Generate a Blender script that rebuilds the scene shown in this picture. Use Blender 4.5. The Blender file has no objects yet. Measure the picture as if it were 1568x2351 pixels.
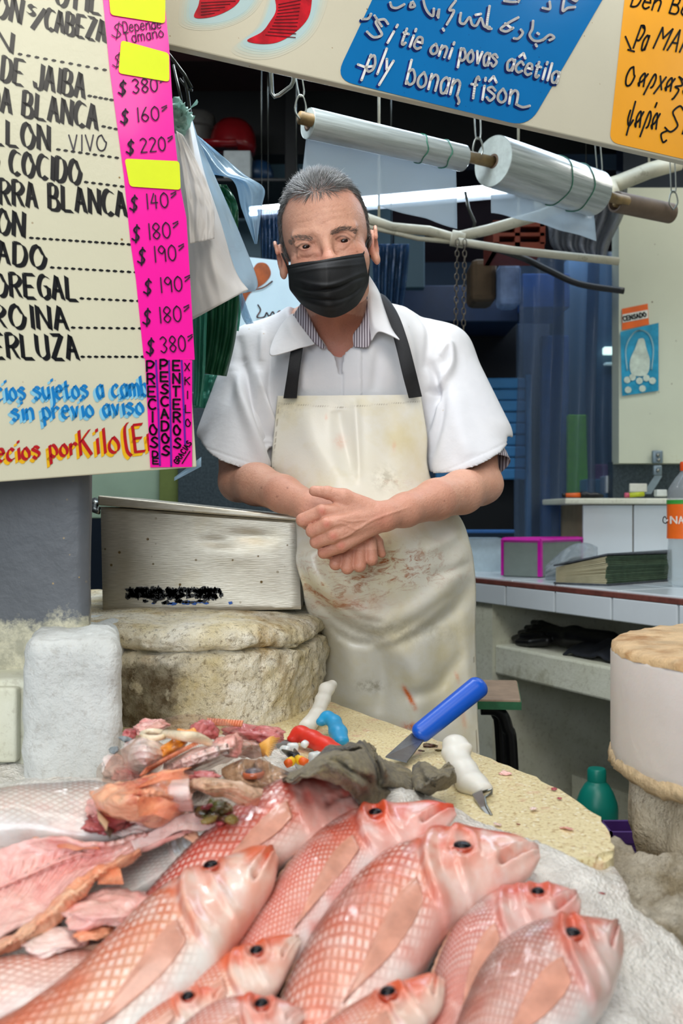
import bpy, bmesh, math, random
import numpy as np
from mathutils import Vector, Matrix, noise as mnoise
random.seed(7); np.random.seed(7)
SC = bpy.context.scene
COL = SC.collection
# ---------------------------------------------------------------- camera
F = 2300.0; CX, CY = 784.0, 1175.5; ZC = 1.15
cam_d = bpy.data.cameras.new('camera'); cam = bpy.data.objects.new('camera', cam_d); COL.objects.link(cam)
cam.location = (0, 0, ZC); cam.rotation_euler = (math.pi/2, 0, 0)
cam_d.sensor_fit = 'VERTICAL'; cam_d.sensor_height = 36.0; cam_d.lens = 36.0*F/2351.0
cam_d.clip_start = 0.05
cam_d.dof.use_dof = True; cam_d.dof.focus_distance = 1.42; cam_d.dof.aperture_fstop = 7.1
SC.camera = cam
# ---------------------------------------------------------------- world, lamps and unseen fill lights
w = bpy.data.worlds.new('world'); SC.world = w; w.use_nodes = True
w.node_tree.nodes['Background'].inputs[0].default_value = (0.62, 0.78, 1.0, 1)
w.node_tree.nodes['Background'].inputs[1].default_value = 0.22
def area(name, loc, target, size, sizey, power, color):
    d = bpy.data.lights.new(name, 'AREA'); d.shape = 'RECTANGLE'; d.size = size; d.size_y = sizey
    d.energy = power; d.color = color
    o = bpy.data.objects.new(name, d); COL.objects.link(o); o.location = loc
    o.rotation_euler = (Vector(target)-Vector(loc)).to_track_quat('-Z', 'Y').to_euler()
    return o
area('market_hall_lamp', (0.35, -0.5, 2.75), (0, 1.3, 1.1), 1.7, 0.9, 25, (1.0, 0.94, 0.84))
area('stall_lamp', (-0.25, 0.75, 2.55), (0.05, 1.3, 0.9), 1.2, 0.35, 12, (1.0, 0.95, 0.87))
area('roll_fill', (0.25, 1.62, 2.45), (0.25, 1.95, 1.6), 1.3, 0.12, 7, (0.92, 0.96, 1.0))  # unseen light added to brighten the film rolls
area('back_aisle_lamp', (0.9, 3.5, 2.35), (0.8, 4.0, 1.0), .9, 0.3, 12, (0.66, 0.82, 1.0))
area('wall_fill', (-0.6, 2.45, 2.3), (-0.75, 2.9, 1.2), .5, 0.2, 9, (0.9, 0.97, 1.0))  # unseen light added for the pale green wall
area('bag_fill', (-0.08, 1.72, 2.3), (-0.28, 1.5, 1.4), .5, 0.15, 10, (0.85, 0.93, 1.0))  # unseen light added to whiten the hanging bags
area('front_fill_behind_camera', (-.8, -1.4, 1.7), (-.1, 1.5, 1.0), 1.5, 1.2, 52, (0.86, 0.93, 1.0))  # added low frontal fill, no real lamp stands there
area('back_stall_lamp', (0.45, 2.55, 2.30), (0.45, 1.9, 1.6), 1.4, 0.25, 11, (0.62, 0.80, 1.0))
area('aisle_lamp', (1.5, 2.3, 2.5), (1.0, 2.9, 1.0), 0.8, 0.5, 18, (1.0, 0.97, 0.90))
area('far_stall_lamp', (0.3, 4.4, 2.3), (0.6, 5.2, 1.2), 1.6, 0.5, 30, (0.52, 0.72, 1.0))
SC.view_settings.view_transform = 'Standard'; SC.view_settings.look = 'None'
SC.view_settings.gamma = 1.0; SC.view_settings.use_curve_mapping = False
SC.view_settings.exposure = -0.26
SC.cycles.max_bounces = 8; SC.cycles.transparent_max_bounces = 16
SC.cycles.diffuse_bounces = 3; SC.cycles.glossy_bounces = 3
SC.cycles.caustics_reflective = False; SC.cycles.caustics_refractive = False
# ---------------------------------------------------------------- projection helpers (photo pixel + distance -> point)
def W(px, py, D): return Vector(((px-CX)/F*D, D, ZC-(py-CY)/F*D))
def WZ(px, py, z): return W(px, py, (ZC-z)*F/(py-CY))
def lerp(a, b, t): return a+(b-a)*t
def sst(a, b, x):
    t = np.clip((x-a)/(b-a), 0, 1); return t*t*(3-2*t)
def crom(pts, n):
    """Catmull-Rom resample of (k,d) points into n rows"""
    P = np.asarray(pts, float); k = len(P)
    t = np.linspace(0, k-1, n); i = np.minimum(t.astype(int), k-2); f = (t-i)[:, None]
    p0 = P[np.maximum(i-1, 0)]; p1 = P[i]; p2 = P[i+1]; p3 = P[np.minimum(i+2, k-1)]
    return 0.5*((2*p1)+(-p0+p2)*f+(2*p0-5*p1+4*p2-p3)*f*f+(-p0+3*p1-3*p2+p3)*f**3)
def nz(v, s, seed=0): return mnoise.noise(Vector((v[0]*s+seed*7.3, v[1]*s-seed*3.1, v[2]*s+seed)))
def fbm(v, s, o=3, seed=0):
    r = 0; a = 1
    for k in range(o): r += a*nz(v, s*2**k, seed+k); a *= .5
    return r
# ---------------------------------------------------------------- materials
def srgb(h):
    if isinstance(h, str):
        h = h.lstrip('#'); c = [int(h[i:i+2], 16)/255 for i in (0, 2, 4)]
    else: c = h
    return tuple((x/12.92 if x <= .04045 else ((x+.055)/1.055)**2.4) for x in c)
class NT:
    def __init__(s, m): s.t = m.node_tree; s.n = s.t.nodes; s.l = s.t.links
    def node(s, ty, **k):
        n = s.n.new(ty)
        for a, b in k.items():
            if a.startswith('i_'):
                key = a[2:]; key = int(key) if key.isdigit() else key.replace('_', ' ')
                if hasattr(b, 'is_output'): s.l.new(b, n.inputs[key])
                else: n.inputs[key].default_value = b
            else: setattr(n, a, b)
        return n
    def math(s, op, a, b=None, clamp=False):
        n = s.n.new('ShaderNodeMath'); n.operation = op; n.use_clamp = clamp
        for i, v in enumerate((a, b)):
            if v is None: continue
            if hasattr(v, 'is_output'): s.l.new(v, n.inputs[i])
            else: n.inputs[i].default_value = v
        return n.outputs[0]
    def mix(s, fac, a, b, blend='MIX'):
        n = s.n.new('ShaderNodeMix'); n.data_type = 'RGBA'; n.blend_type = blend
        for i, v in ((0, fac), (6, a), (7, b)):
            if hasattr(v, 'is_output'): s.l.new(v, n.inputs[i])
            else: n.inputs[i].default_value = (v if i == 0 else (*v[:3], 1))
        return n.outputs[2]
    def noise(s, scale, detail=4, rough=.55, vec=None, dist=0):
        n = s.n.new('ShaderNodeTexNoise'); n.inputs['Scale'].default_value = scale; n.inputs['Detail'].default_value = detail
        n.inputs['Roughness'].default_value = rough; n.inputs['Distortion'].default_value = dist
        if vec is not None: s.l.new(vec, n.inputs['Vector'])
        return n.outputs[0]
    def ramp(s, fac, stops):
        n = s.n.new('ShaderNodeValToRGB'); e = n.color_ramp.elements
        while len(e) < len(stops): e.new(.5)
        for k, (p, c) in enumerate(stops):
            e[k].position = p; e[k].color = (*c[:3], 1) if len(c) >= 3 else (c[0],)*3+(1,)
        s.l.new(fac, n.inputs[0]); return n.outputs[0]
    def mask(s, fac, a, b):
        n = s.n.new('ShaderNodeMapRange'); n.inputs[1].default_value = a; n.inputs[2].default_value = b
        s.l.new(fac, n.inputs[0]); return n.outputs[0]
    def pos(s): return s.node('ShaderNodeNewGeometry').outputs['Position']
    def scale(s, vec, sc):
        n = s.n.new('ShaderNodeMapping'); n.inputs['Scale'].default_value = sc; s.l.new(vec, n.inputs[0]); return n.outputs[0]
    def bump(s, h, dist, strength=1.0, prev=None):
        n = s.n.new('ShaderNodeBump'); n.inputs['Distance'].default_value = dist; n.inputs['Strength'].default_value = strength
        s.l.new(h, n.inputs['Height'])
        if prev is not None: s.l.new(prev, n.inputs['Normal'])
        return n.outputs[0]
MATS = {}
def new_mat(name):
    m = bpy.data.materials.new(name); m.use_nodes = True; t = NT(m)
    b = m.node_tree.nodes['Principled BSDF']; MATS[name] = m
    return m, t, b
def link(t, v, b, k):
    if hasattr(v, 'is_output'): t.l.new(v, b.inputs[k])
    else: b.inputs[k].default_value = (*v[:3], 1) if isinstance(v, (tuple, list)) and len(v) == 3 else v
def simple(name, col, rough=.5, metal=0, var=.12, vs=30, bump=0, bs=200, dirt=None, dirts=6, dirtlo=.55, sss=0, coat=0, spec=None, spots=None):
    """procedural material: base colour with soft variation, optional dirt patches, specks and bump"""
    m, t, b = new_mat(name); c = srgb(col); p = t.pos()
    f = t.mask(t.noise(vs, 5, .6, p), .3, .7)
    out = t.mix(f, tuple(x*(1-var) for x in c), tuple(min(1, x*(1+var)) for x in c))
    if dirt is not None:
        g = t.mask(t.noise(dirts, 7, .68, p), dirtlo, dirtlo+.16)
        out = t.mix(g, out, srgb(dirt))
    if spots is not None:
        v = t.node('ShaderNodeTexVoronoi', i_Vector=p, i_Scale=spots[1]).outputs[0]
        k = t.noise(spots[1]*.35, 2, .5, p)
        g = t.math('MULTIPLY', t.mask(v, spots[2], spots[2]*.6), t.mask(k, .52, .6), True)
        out = t.mix(g, out, srgb(spots[0]))
    link(t, out, b, 'Base Color'); b.inputs['Roughness'].default_value = rough; b.inputs['Metallic'].default_value = metal
    if bump: t.l.new(t.bump(t.noise(bs, 5, .6, p), bump), b.inputs['Normal'])
    if sss:
        b.inputs['Subsurface Weight'].default_value = sss; b.inputs['Subsurface Radius'].default_value = (.012, .005, .003)
        b.inputs['Subsurface Scale'].default_value = 1.0
    if coat: b.inputs['Coat Weight'].default_value = coat; b.inputs['Coat Roughness'].default_value = .08
    if spec is not None: b.inputs['Specular IOR Level'].default_value = spec
    return m
def emit(name, col, strength):
    m, t, b = new_mat(name); b.inputs['Base Color'].default_value = (*srgb(col), 1)
    b.inputs['Emission Color'].default_value = (*srgb(col), 1); b.inputs['Emission Strength'].default_value = strength
    return m
def film(name, col, dens=.35, rough=.15, gloss=.9, bs=40, bd=.002):
    """thin translucent plastic: partly clear, partly milky, glossy wrinkled skin"""
    m, t, b = new_mat(name); p = t.pos()
    nb = t.bump(t.noise(bs, 4, .6, p, .6), bd)
    b.inputs['Base Color'].default_value = (*srgb(col), 1); b.inputs['Roughness'].default_value = rough
    t.l.new(nb, b.inputs['Normal']); b.inputs['Specular IOR Level'].default_value = gloss
    b.inputs['Transmission Weight'].default_value = 0
    tr = t.node('ShaderNodeBsdfTransparent'); tr.inputs[0].default_value = (*[.5+.5*x for x in srgb(col)], 1)
    tl = t.node('ShaderNodeBsdfTranslucent'); tl.inputs[0].default_value = (*srgb(col), 1)
    a = t.node('ShaderNodeMixShader'); a.inputs[0].default_value = .45
    t.l.new(b.outputs[0], a.inputs[1]); t.l.new(tl.outputs[0], a.inputs[2])
    s = t.node('ShaderNodeMixShader'); s.inputs[0].default_value = dens
    t.l.new(tr.outputs[0], s.inputs[1]); t.l.new(a.outputs[0], s.inputs[2])
    t.l.new(s.outputs[0], t.n['Material Output'].inputs[0])
    return m
# ---------------------------------------------------------------- objects
def tag(o, label=None, cat=None, group=None, kind=None):
    if label: o['label'] = label
    if cat: o['category'] = cat
    if group: o['group'] = group
    if kind: o['kind'] = kind
    return o
def thing(name, loc, label, cat, group=None):
    o = bpy.data.objects.new(name, None); COL.objects.link(o); o.location = loc; o.empty_display_size = .05
    return tag(o, label, cat, group)
def adopt(o, parent):
    if parent is not None:
        o.parent = parent
        o.matrix_parent_inverse = Matrix.Identity(4)
        o.location = Vector(o.location) - world_loc(parent)
    return o
def world_loc(o):
    v = Vector(o.location); p = o.parent
    while p is not None: v += Vector(p.location); p = p.parent
    return v
def obj(name, V, Fc, mat, parent=None, smooth=True, **kw):
    """link one mesh object; its origin sits at its own base centre"""
    V = np.asarray(V, float).reshape(-1, 3)
    lo, hi = V.min(0), V.max(0); c = Vector(((lo[0]+hi[0])/2, (lo[1]+hi[1])/2, lo[2]))
    me = bpy.data.meshes.new(name)
    Vl = V - np.array(c)
    if isinstance(Fc, np.ndarray):
        n, k = Fc.shape
        me.vertices.add(len(Vl)); me.vertices.foreach_set('co', Vl.astype(np.float32).ravel())
        me.loops.add(n*k); me.loops.foreach_set('vertex_index', Fc.astype(np.int32).ravel())
        me.polygons.add(n); me.polygons.foreach_set('loop_start', (np.arange(n)*k).astype(np.int32))
        me.update(calc_edges=True); me.validate()
    else:
        me.from_pydata([tuple(v) for v in Vl], [], [tuple(f) for f in Fc]); me.update()
    if smooth: me.polygons.foreach_set('use_smooth', [True]*len(me.polygons))
    if mat is not None: me.materials.append(mat)
    o = bpy.data.objects.new(name, me); COL.objects.link(o); o.location = c
    adopt(o, parent); tag(o, **kw)
    return o
class MB:
    """collects simple shapes into one mesh"""
    def __init__(s): s.v = []; s.f = []
    def add(s, V, Fc):
        b = len(s.v); s.v += [tuple(v) for v in V]; s.f += [tuple(i+b for i in f) for f in Fc]; return s
    def hexa(s, P):  # 8 points: bottom 4 ccw, top 4
        return s.add(P, [(3, 2, 1, 0), (4, 5, 6, 7), (0, 1, 5, 4), (1, 2, 6, 5), (2, 3, 7, 6), (3, 0, 4, 7)])
    def box(s, c, d, R=None):
        c = Vector(c); x, y, z = [k/2 for k in d]
        P = [Vector(q) for q in ((-x, -y, -z), (x, -y, -z), (x, y, -z), (-x, y, -z), (-x, -y, z), (x, -y, z), (x, y, z), (-x, y, z))]
        if R is not None: P = [R @ q for q in P]
        return s.hexa([c+q for q in P])
    def bev(s, c, d, b=.004, R=None, seg=2):
        bm = bmesh.new(); bmesh.ops.create_cube(bm, size=1)
        for v in bm.verts: v.co = Vector((v.co.x*d[0], v.co.y*d[1], v.co.z*d[2]))
        bmesh.ops.bevel(bm, geom=bm.edges[:], offset=b, segments=seg, profile=.5, affect='EDGES')
        V = [v.co.copy() for v in bm.verts]
        if R is not None: V = [R @ v for v in V]
        V = [Vector(c)+v for v in V]; bm.verts.index_update()
        Fc = [[v.index for v in f.verts] for f in bm.faces]; bm.free(); return s.add(V, Fc)
    def tube(s, pts, r, n=10, caps=True, closed=False):
        pts = [Vector(p) for p in pts]; k = len(pts); R = r if hasattr(r, '__len__') else [r]*k
        V = []; up = None
        for i, p in enumerate(pts):
            if closed: t = pts[(i+1) % k]-pts[i-1]
            else: t = pts[min(i+1, k-1)]-pts[max(i-1, 0)]
            t = t.normalized() if t.length > 1e-9 else Vector((0, 0, 1))
            if up is None: up = Vector((0, 0, 1)) if abs(t.z) < .9 else Vector((1, 0, 0))
            x = (up-t*up.dot(t)).normalized(); y = t.cross(x); up = x
            for j in range(n):
                a = 2*math.pi*j/n; V.append(p+(x*math.cos(a)+y*math.sin(a))*R[i])
        Fc = []
        for i in range(k if closed else k-1):
            for j in range(n):
                a, b = i*n+j, i*n+(j+1) % n; c, d = ((i+1) % k)*n+(j+1) % n, ((i+1) % k)*n+j
                Fc.append((a, b, c, d))
        if caps and not closed: Fc.append(tuple(range(n))[::-1]); Fc.append(tuple(range((k-1)*n, k*n)))
        return s.add(V, Fc)
    def lathe(s, c, prof, n=32, axis=Vector((0, 0, 1)), closed=False):
        axis = Vector(axis).normalized(); x = axis.orthogonal().normalized(); y = axis.cross(x); c = Vector(c); V = []
        for r, h in prof:
            for j in range(n):
                a = 2*math.pi*j/n; V.append(c+axis*h+(x*math.cos(a)+y*math.sin(a))*r)
        Fc = [(i*n+j, i*n+(j+1) % n, (i+1)*n+(j+1) % n, (i+1)*n+j) for i in range(len(prof)-1) for j in range(n)]
        if not closed:
            if prof[0][0] > 1e-6: Fc.append(tuple(range(n))[::-1])
            if prof[-1][0] > 1e-6: Fc.append(tuple(range((len(prof)-1)*n, len(prof)*n)))
        return s.add(V, Fc)
    def strip(s, rows, closed=False):  # grid of points
        m = len(rows[0]); V = [p for r in rows for p in r]
        Fc = [(i*m+j, i*m+(j+1) % m, (i+1)*m+(j+1) % m, (i+1)*m+j) for i in range(len(rows)-1) for j in range(m if closed else m-1)]
        return s.add(V, Fc)
    def build(s, name, mat, parent=None, smooth=False, **kw):
        return obj(name, s.v, s.f, mat, parent, smooth, **kw)
def shade_auto(o, ang=35):
    me = o.data; me.polygons.foreach_set('use_smooth', [True]*len(me.polygons))
    bm = bmesh.new(); bm.from_mesh(me)
    for e in bm.edges:
        if len(e.link_faces) == 2 and e.calc_face_angle(0) > math.radians(ang): e.smooth = False
    bm.to_mesh(me); bm.free(); return o
def solid(o, th, offset=0):
    md = o.modifiers.new('thickness', 'SOLIDIFY'); md.thickness = th; md.offset = offset; return o
def bevel(o, w_, seg=2):
    md = o.modifiers.new('bevel', 'BEVEL'); md.width = w_; md.segments = seg; md.limit_method = 'ANGLE'; return o
def sheet(name, grid, mat, parent=None, th=.0008, offset=0, **kw):
    m = MB(); m.strip(grid); o = m.build(name, mat, parent, True, **kw); solid(o, th, offset); return o
def attr(o, name, vals):
    a = o.data.attributes.new(name, 'FLOAT_COLOR', 'POINT')
    c = np.ones((len(o.data.vertices), 4), np.float32); vals = np.asarray(vals, np.float32)
    c[:, :vals.shape[1]] = vals; a.data.foreach_set('color', c.ravel())
# ---------------------------------------------------------------- implicit (distance-field) modelling for organic shapes
class Field:
    def __init__(s, xs, ys, zs):
        s.xs, s.ys, s.zs = [np.asarray(a, np.float32) for a in (xs, ys, zs)]
        s.v = np.full((len(xs), len(ys), len(zs)), .2, np.float32)
    def sub(s, lo, hi):
        r = []
        for a, l, h in zip((s.xs, s.ys, s.zs), lo, hi):
            i = int(np.searchsorted(a, l)); j = int(np.searchsorted(a, h)); r.append(slice(max(i, 0), max(j, i)))
        X, Y, Z = np.meshgrid(s.xs[r[0]], s.ys[r[1]], s.zs[r[2]], indexing='ij'); return tuple(r), X, Y, Z
    def comb(s, r, d, k, mode):
        a = s.v[r]
        if mode == 'cut': a2 = -a; h = np.clip(.5+.5*(d-a2)/k, 0, 1) if k else None
        if mode == 'add':
            if k: h = np.clip(.5+.5*(d-a)/k, 0, 1); s.v[r] = d+(a-d)*h-k*h*(1-h)
            else: s.v[r] = np.minimum(a, d)
        else:
            if k: s.v[r] = -((d+(a2-d)*h)-k*h*(1-h))
            else: s.v[r] = np.maximum(a, -d)
    def cap(s, a, b, ra, rb=None, k=.006, mode='add', squash=None, mid=None):
        """tapered capsule a->b; squash=(axis vector, factor) flattens it along an axis"""
        a = np.array(a, float); b = np.array(b, float); rb = ra if rb is None else rb
        R = max(ra, rb)*(1.0 if mid is None else 2.5)*(1.0 if squash is None else max(1, 1/squash[1] if squash[1] < 1 else 1))+k+.012
        r, X, Y, Z = s.sub(np.minimum(a, b)-R, np.maximum(a, b)+R)
        if X.size == 0: return
        if squash is not None:
            u = np.array(squash[0], float); u /= np.linalg.norm(u); m = (a+b)/2 if mid is None else mid; q = 1/squash[1]-1
            dd = (X-m[0])*u[0]+(Y-m[1])*u[1]+(Z-m[2])*u[2]
            X = X+dd*u[0]*q; Y = Y+dd*u[1]*q; Z = Z+dd*u[2]*q
            a = a+u*np.dot(a-m, u)*q; b = b+u*np.dot(b-m, u)*q
        ba = b-a; L = max(np.dot(ba, ba), 1e-12)
        h = np.clip(((X-a[0])*ba[0]+(Y-a[1])*ba[1]+(Z-a[2])*ba[2])/L, 0, 1)
        d = np.sqrt((X-a[0]-h*ba[0])**2+(Y-a[1]-h*ba[1])**2+(Z-a[2]-h*ba[2])**2)-(ra+(rb-ra)*h)
        s.comb(r, d, k, mode)
    def ell(s, c, rad, R=None, k=.006, mode='add'):
        """ellipsoid; R = 3x3 rotation (columns = local axes)"""
        c = np.array(c, float); rad = np.array(rad, float); m = max(rad)+k+.012
        r, X, Y, Z = s.sub(c-m, c+m)
        if X.size == 0: return
        X = X-c[0]; Y = Y-c[1]; Z = Z-c[2]
        if R is not None:
            R = np.array(R); X, Y, Z = (X*R[0, 0]+Y*R[1, 0]+Z*R[2, 0], X*R[0, 1]+Y*R[1, 1]+Z*R[2, 1], X*R[0, 2]+Y*R[1, 2]+Z*R[2, 2])
        k0 = np.sqrt((X/rad[0])**2+(Y/rad[1])**2+(Z/rad[2])**2); k1 = np.sqrt((X/rad[0]**2)**2+(Y/rad[1]**2)**2+(Z/rad[2]**2)**2)
        s.comb(r, k0*(k0-1)/np.maximum(k1, 1e-6), k, mode)
    def chain(s, pts, rs, k=.006, mode='add', squash=None):
        mid = np.mean([list(p) for p in pts], 0) if squash is not None else None
        for i in range(len(pts)-1): s.cap(pts[i], pts[i+1], rs[i], rs[i+1], k, mode, squash, mid)
    def half(s, p, n, k=0):
        """cut everything on the side n points to"""
        n = np.array(n, float); n /= np.linalg.norm(n)
        X, Y, Z = np.meshgrid(s.xs, s.ys, s.zs, indexing='ij')
        d = (X-p[0])*n[0]+(Y-p[1])*n[1]+(Z-p[2])*n[2]
        s.v = np.maximum(s.v, d.astype(np.float32))
    def mesh(s):
        v = s.v; ins = v < 0
        c = [ins[i:ins.shape[0]-1+i, j:ins.shape[1]-1+j, k:ins.shape[2]-1+k] for i in (0, 1) for j in (0, 1) for k in (0, 1)]
        al = c[0].copy(); an = c[0].copy()
        for q in c[1:]: al &= q; an |= q
        act = an & ~al; I, J, K = np.nonzero(act); N = len(I)
        idx = np.full(act.shape, -1, np.int32); idx[I, J, K] = np.arange(N)
        X = [s.xs, s.ys, s.zs]; S = np.zeros((N, 3)); C = np.zeros(N)
        corner = [(i, j, k) for i in (0, 1) for j in (0, 1) for k in (0, 1)]
        vals = {q: v[I+q[0], J+q[1], K+q[2]].astype(float) for q in corner}
        B = (I, J, K)
        for q in corner:
            for ax in range(3):
                if q[ax]: continue
                q2 = tuple(1 if a == ax else q[a] for a in range(3)); a, b = vals[q], vals[q2]
                m = (a < 0) != (b < 0)
                if not m.any(): continue
                t = a[m]/(a[m]-b[m])
                for d in range(3):
                    lo = X[d][B[d][m]+q[d]]
                    if d == ax: lo = lo+(X[d][B[d][m]+1]-lo)*t
                    S[m, d] += lo
                C[m] += 1
        V = S/C[:, None]; Fs = []
        for ax in range(3):
            o1, o2 = [(1, 2), (2, 0), (0, 1)][ax]
            sl0 = [slice(None)]*3; sl1 = [slice(None)]*3; sl0[ax] = slice(0, -1); sl1[ax] = slice(1, None)
            a, b = ins[tuple(sl0)], ins[tuple(sl1)]; ch = a != b; P = list(np.nonzero(ch))
            fl = a[tuple(P)]
            ok = (P[o1] > 0) & (P[o2] > 0) & (P[o1] < act.shape[o1]) & (P[o2] < act.shape[o2])
            P = [p[ok] for p in P]; fl = fl[ok]
            def g(d1, d2):
                Q = [p.copy() for p in P]; Q[o1] -= d1; Q[o2] -= d2; return idx[tuple(Q)]
            q = np.stack([g(1, 1), g(0, 1), g(0, 0), g(1, 0)], 1); q[~fl] = q[~fl][:, ::-1]; Fs.append(q)
        Fc = np.concatenate(Fs); Fc = Fc[(Fc >= 0).all(1)]
        return V, Fc
def axis_steps(segs):
    """[(start, step), ..., end] -> coordinates with varying spacing"""
    out = []
    for i in range(len(segs)-1):
        a, st = segs[i]; b = segs[i+1][0] if isinstance(segs[i+1], tuple) else segs[i+1]
        n = max(1, int(round((b-a)/st))); out += list(np.linspace(a, b, n, endpoint=False))
    out.append(segs[-1]); return out
def smooth_mesh(V, Fc, it=2, lam=.5):
    E = np.concatenate([Fc[:, [i, (i+1) % 4]] for i in range(4)]); n = len(V)
    for _ in range(it):
        S = np.zeros((n, 3)); C = np.bincount(np.concatenate([E[:, 0], E[:, 1]]), minlength=n)
        for d in range(3):
            S[:, d] = np.bincount(E[:, 0], V[E[:, 1], d], n)+np.bincount(E[:, 1], V[E[:, 0], d], n)
        V = V+lam*(S/np.maximum(C, 1)[:, None]-V)
    return V
# ================================================================ MATERIALS (setting)
def mat_grey_pillar():
    m, t, b = new_mat('grey_painted_plaster'); p = t.pos()
    c = t.mix(t.mask(t.noise(5, 5, .6, p), .3, .7), srgb('#55585c'), srgb('#6a6d71'))
    sep = t.node('ShaderNodeSeparateXYZ', i_0=p).outputs[2]
    h = t.math('ADD', sep, t.math('MULTIPLY', t.math('SUBTRACT', t.noise(22, 7, .7, p), .5), .13))
    peel = t.mask(h, 1.025, 1.01)                       # paint worn off towards the sill
    worn = t.mix(t.mask(t.noise(45, 6, .7, p), .42, .58), srgb('#a9a58f'), srgb('#cfc9ae'))
    c = t.mix(peel, c, worn)
    sp = t.node('ShaderNodeTexVoronoi', i_Vector=p, i_Scale=75.0).outputs[0]
    g = t.math('MULTIPLY', t.mask(sp, .13, .09), t.mask(t.noise(25, 2, .5, p), .55, .6), True)
    c = t.mix(g, c, srgb('#a58d62'))
    link(t, c, b, 'Base Color'); b.inputs['Roughness'].default_value = .48
    t.l.new(t.bump(t.noise(30, 4, .6, p), .002), b.inputs['Normal']); return m
def mat_stone(name, a, b_, dirt, lo=.5, bumpd=.006, sc=14):
    m, t, b = new_mat(name); p = t.pos()
    c = t.mix(t.mask(t.noise(sc, 8, .65, p), .35, .65), srgb(a), srgb(b_))
    c = t.mix(t.mask(t.noise(sc*.45, 8, .72, p, .4), lo, lo+.14), c, srgb(dirt))
    c = t.mix(t.math('MULTIPLY', t.mask(t.noise(sc*9, 4, .7, p), .54, .66), .65 if name == 'cream_worn_stone' else .22), c, srgb('#6d5534'))
    if name == 'cream_worn_stone':   # mortar-grey patch with rust stains at the left end of the stone
        q = t.node('ShaderNodeSeparateXYZ', i_0=p).outputs; wn = t.math('MULTIPLY', t.math('SUBTRACT', t.noise(16, 5, .65, p), .5), .09)
        gx = t.mask(t.math('ADD', q[0], wn), -.215, -.235); gz = t.mask(t.math('ADD', q[2], wn), .950, .935)
        pt = t.mix(t.mask(t.noise(42, 6, .7, p), .4, .6), srgb('#6b5a40'), srgb('#a39a84')); pt = t.mix(t.mask(t.noise(30, 4, .6, p), .6, .68), pt, srgb('#d9cfb6'))
        c = t.mix(t.math('MULTIPLY', gx, gz), c, pt)
    link(t, c, b, 'Base Color'); b.inputs['Roughness'].default_value = .7
    n = t.bump(t.noise(sc*3.2, 7, .68, p, .3), bumpd); t.l.new(t.bump(t.noise(sc*14, 4, .6, p), bumpd*.3, 1, n), b.inputs['Normal'])
    return m
def mat_terrazzo():
    m, t, b = new_mat('wet_yellow_terrazzo'); p = t.pos()
    v = t.node('ShaderNodeTexVoronoi', i_Vector=p, i_Scale=340.0); v2 = t.node('ShaderNodeTexVoronoi', i_Vector=p, i_Scale=120.0)
    c = t.mix(v.outputs[0], srgb('#eee0b4'), srgb('#dcca96'))
    c = t.mix(t.mask(v2.outputs[0], .25, .16), c, srgb('#f6eed2'))
    c = t.mix(t.math('MULTIPLY', t.mask(v.outputs[0], .66, .82), .5), c, srgb('#a0743c'))
    c = t.mix(t.math('MULTIPLY', t.mask(t.noise(23, 4, .6, p), .57, .68), .6), c, srgb('#d9a48a'))
    c = t.mix(t.mask(t.noise(38, 3, .6, p), .74, .77), c, srgb('#7a2a20'))
    link(t, c, b, 'Base Color'); b.inputs['Roughness'].default_value = .32
    t.l.new(t.bump(t.noise(120, 4, .6, p), .0012), b.inputs['Normal']); return m
M_pillar = mat_grey_pillar()
M_stone = mat_stone('cream_worn_stone', '#e4d2a2', '#fdf6e4', '#b89a64', .53, .010)
M_white = mat_stone('white_painted_masonry', '#c9cbc6', '#dcdeda', '#aeb2ae', .62, .005, 12)
M_pale = mat_stone('pale_painted_plaster', '#d2d2bc', '#e0e0cf', '#a39f80', .6, .002, 9)
M_gunk = mat_stone('rough_wet_mortar', '#a8987a', '#e6ddca', '#7a6440', .54, .012, 22)
M_terr = mat_terrazzo()
M_tile = simple('white_glazed_tile', '#d3dade', .14, var=.04, vs=6)
M_grout = simple('brown_grout', '#8d7a5e', .8, bump=.001)
M_redline = simple('red_brown_edge_line', '#6d3c33', .55, var=.3, vs=40, bump=.001)
M_floor = simple('wet_concrete_floor', '#4a4842', .45, var=.25, vs=4, bump=.002)
M_ceil = simple('dark_maroon_ceiling', '#2a1210', .7, var=.35, vs=3)
M_beam = simple('black_ceiling_beam', '#0c0c0f', .6)
M_navy = simple('navy_back_wall', '#12202c', .7, var=.3, vs=2)
M_teal = simple('teal_blue_panel', '#34505f', .6, var=.15, vs=2)
M_panel = simple('cream_wall_panel', '#cfd3bd', .35, var=.04, vs=4, dirt='#b0a67a', dirts=9, dirtlo=.66, spots=('#6b6144', 30, .1))
M_granite = simple('speckled_dark_granite', '#3f4a50', .3, var=.45, vs=160)
M_green_wall = simple('pale_green_wall', '#9db59e', .55, var=.1, vs=6)
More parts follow.
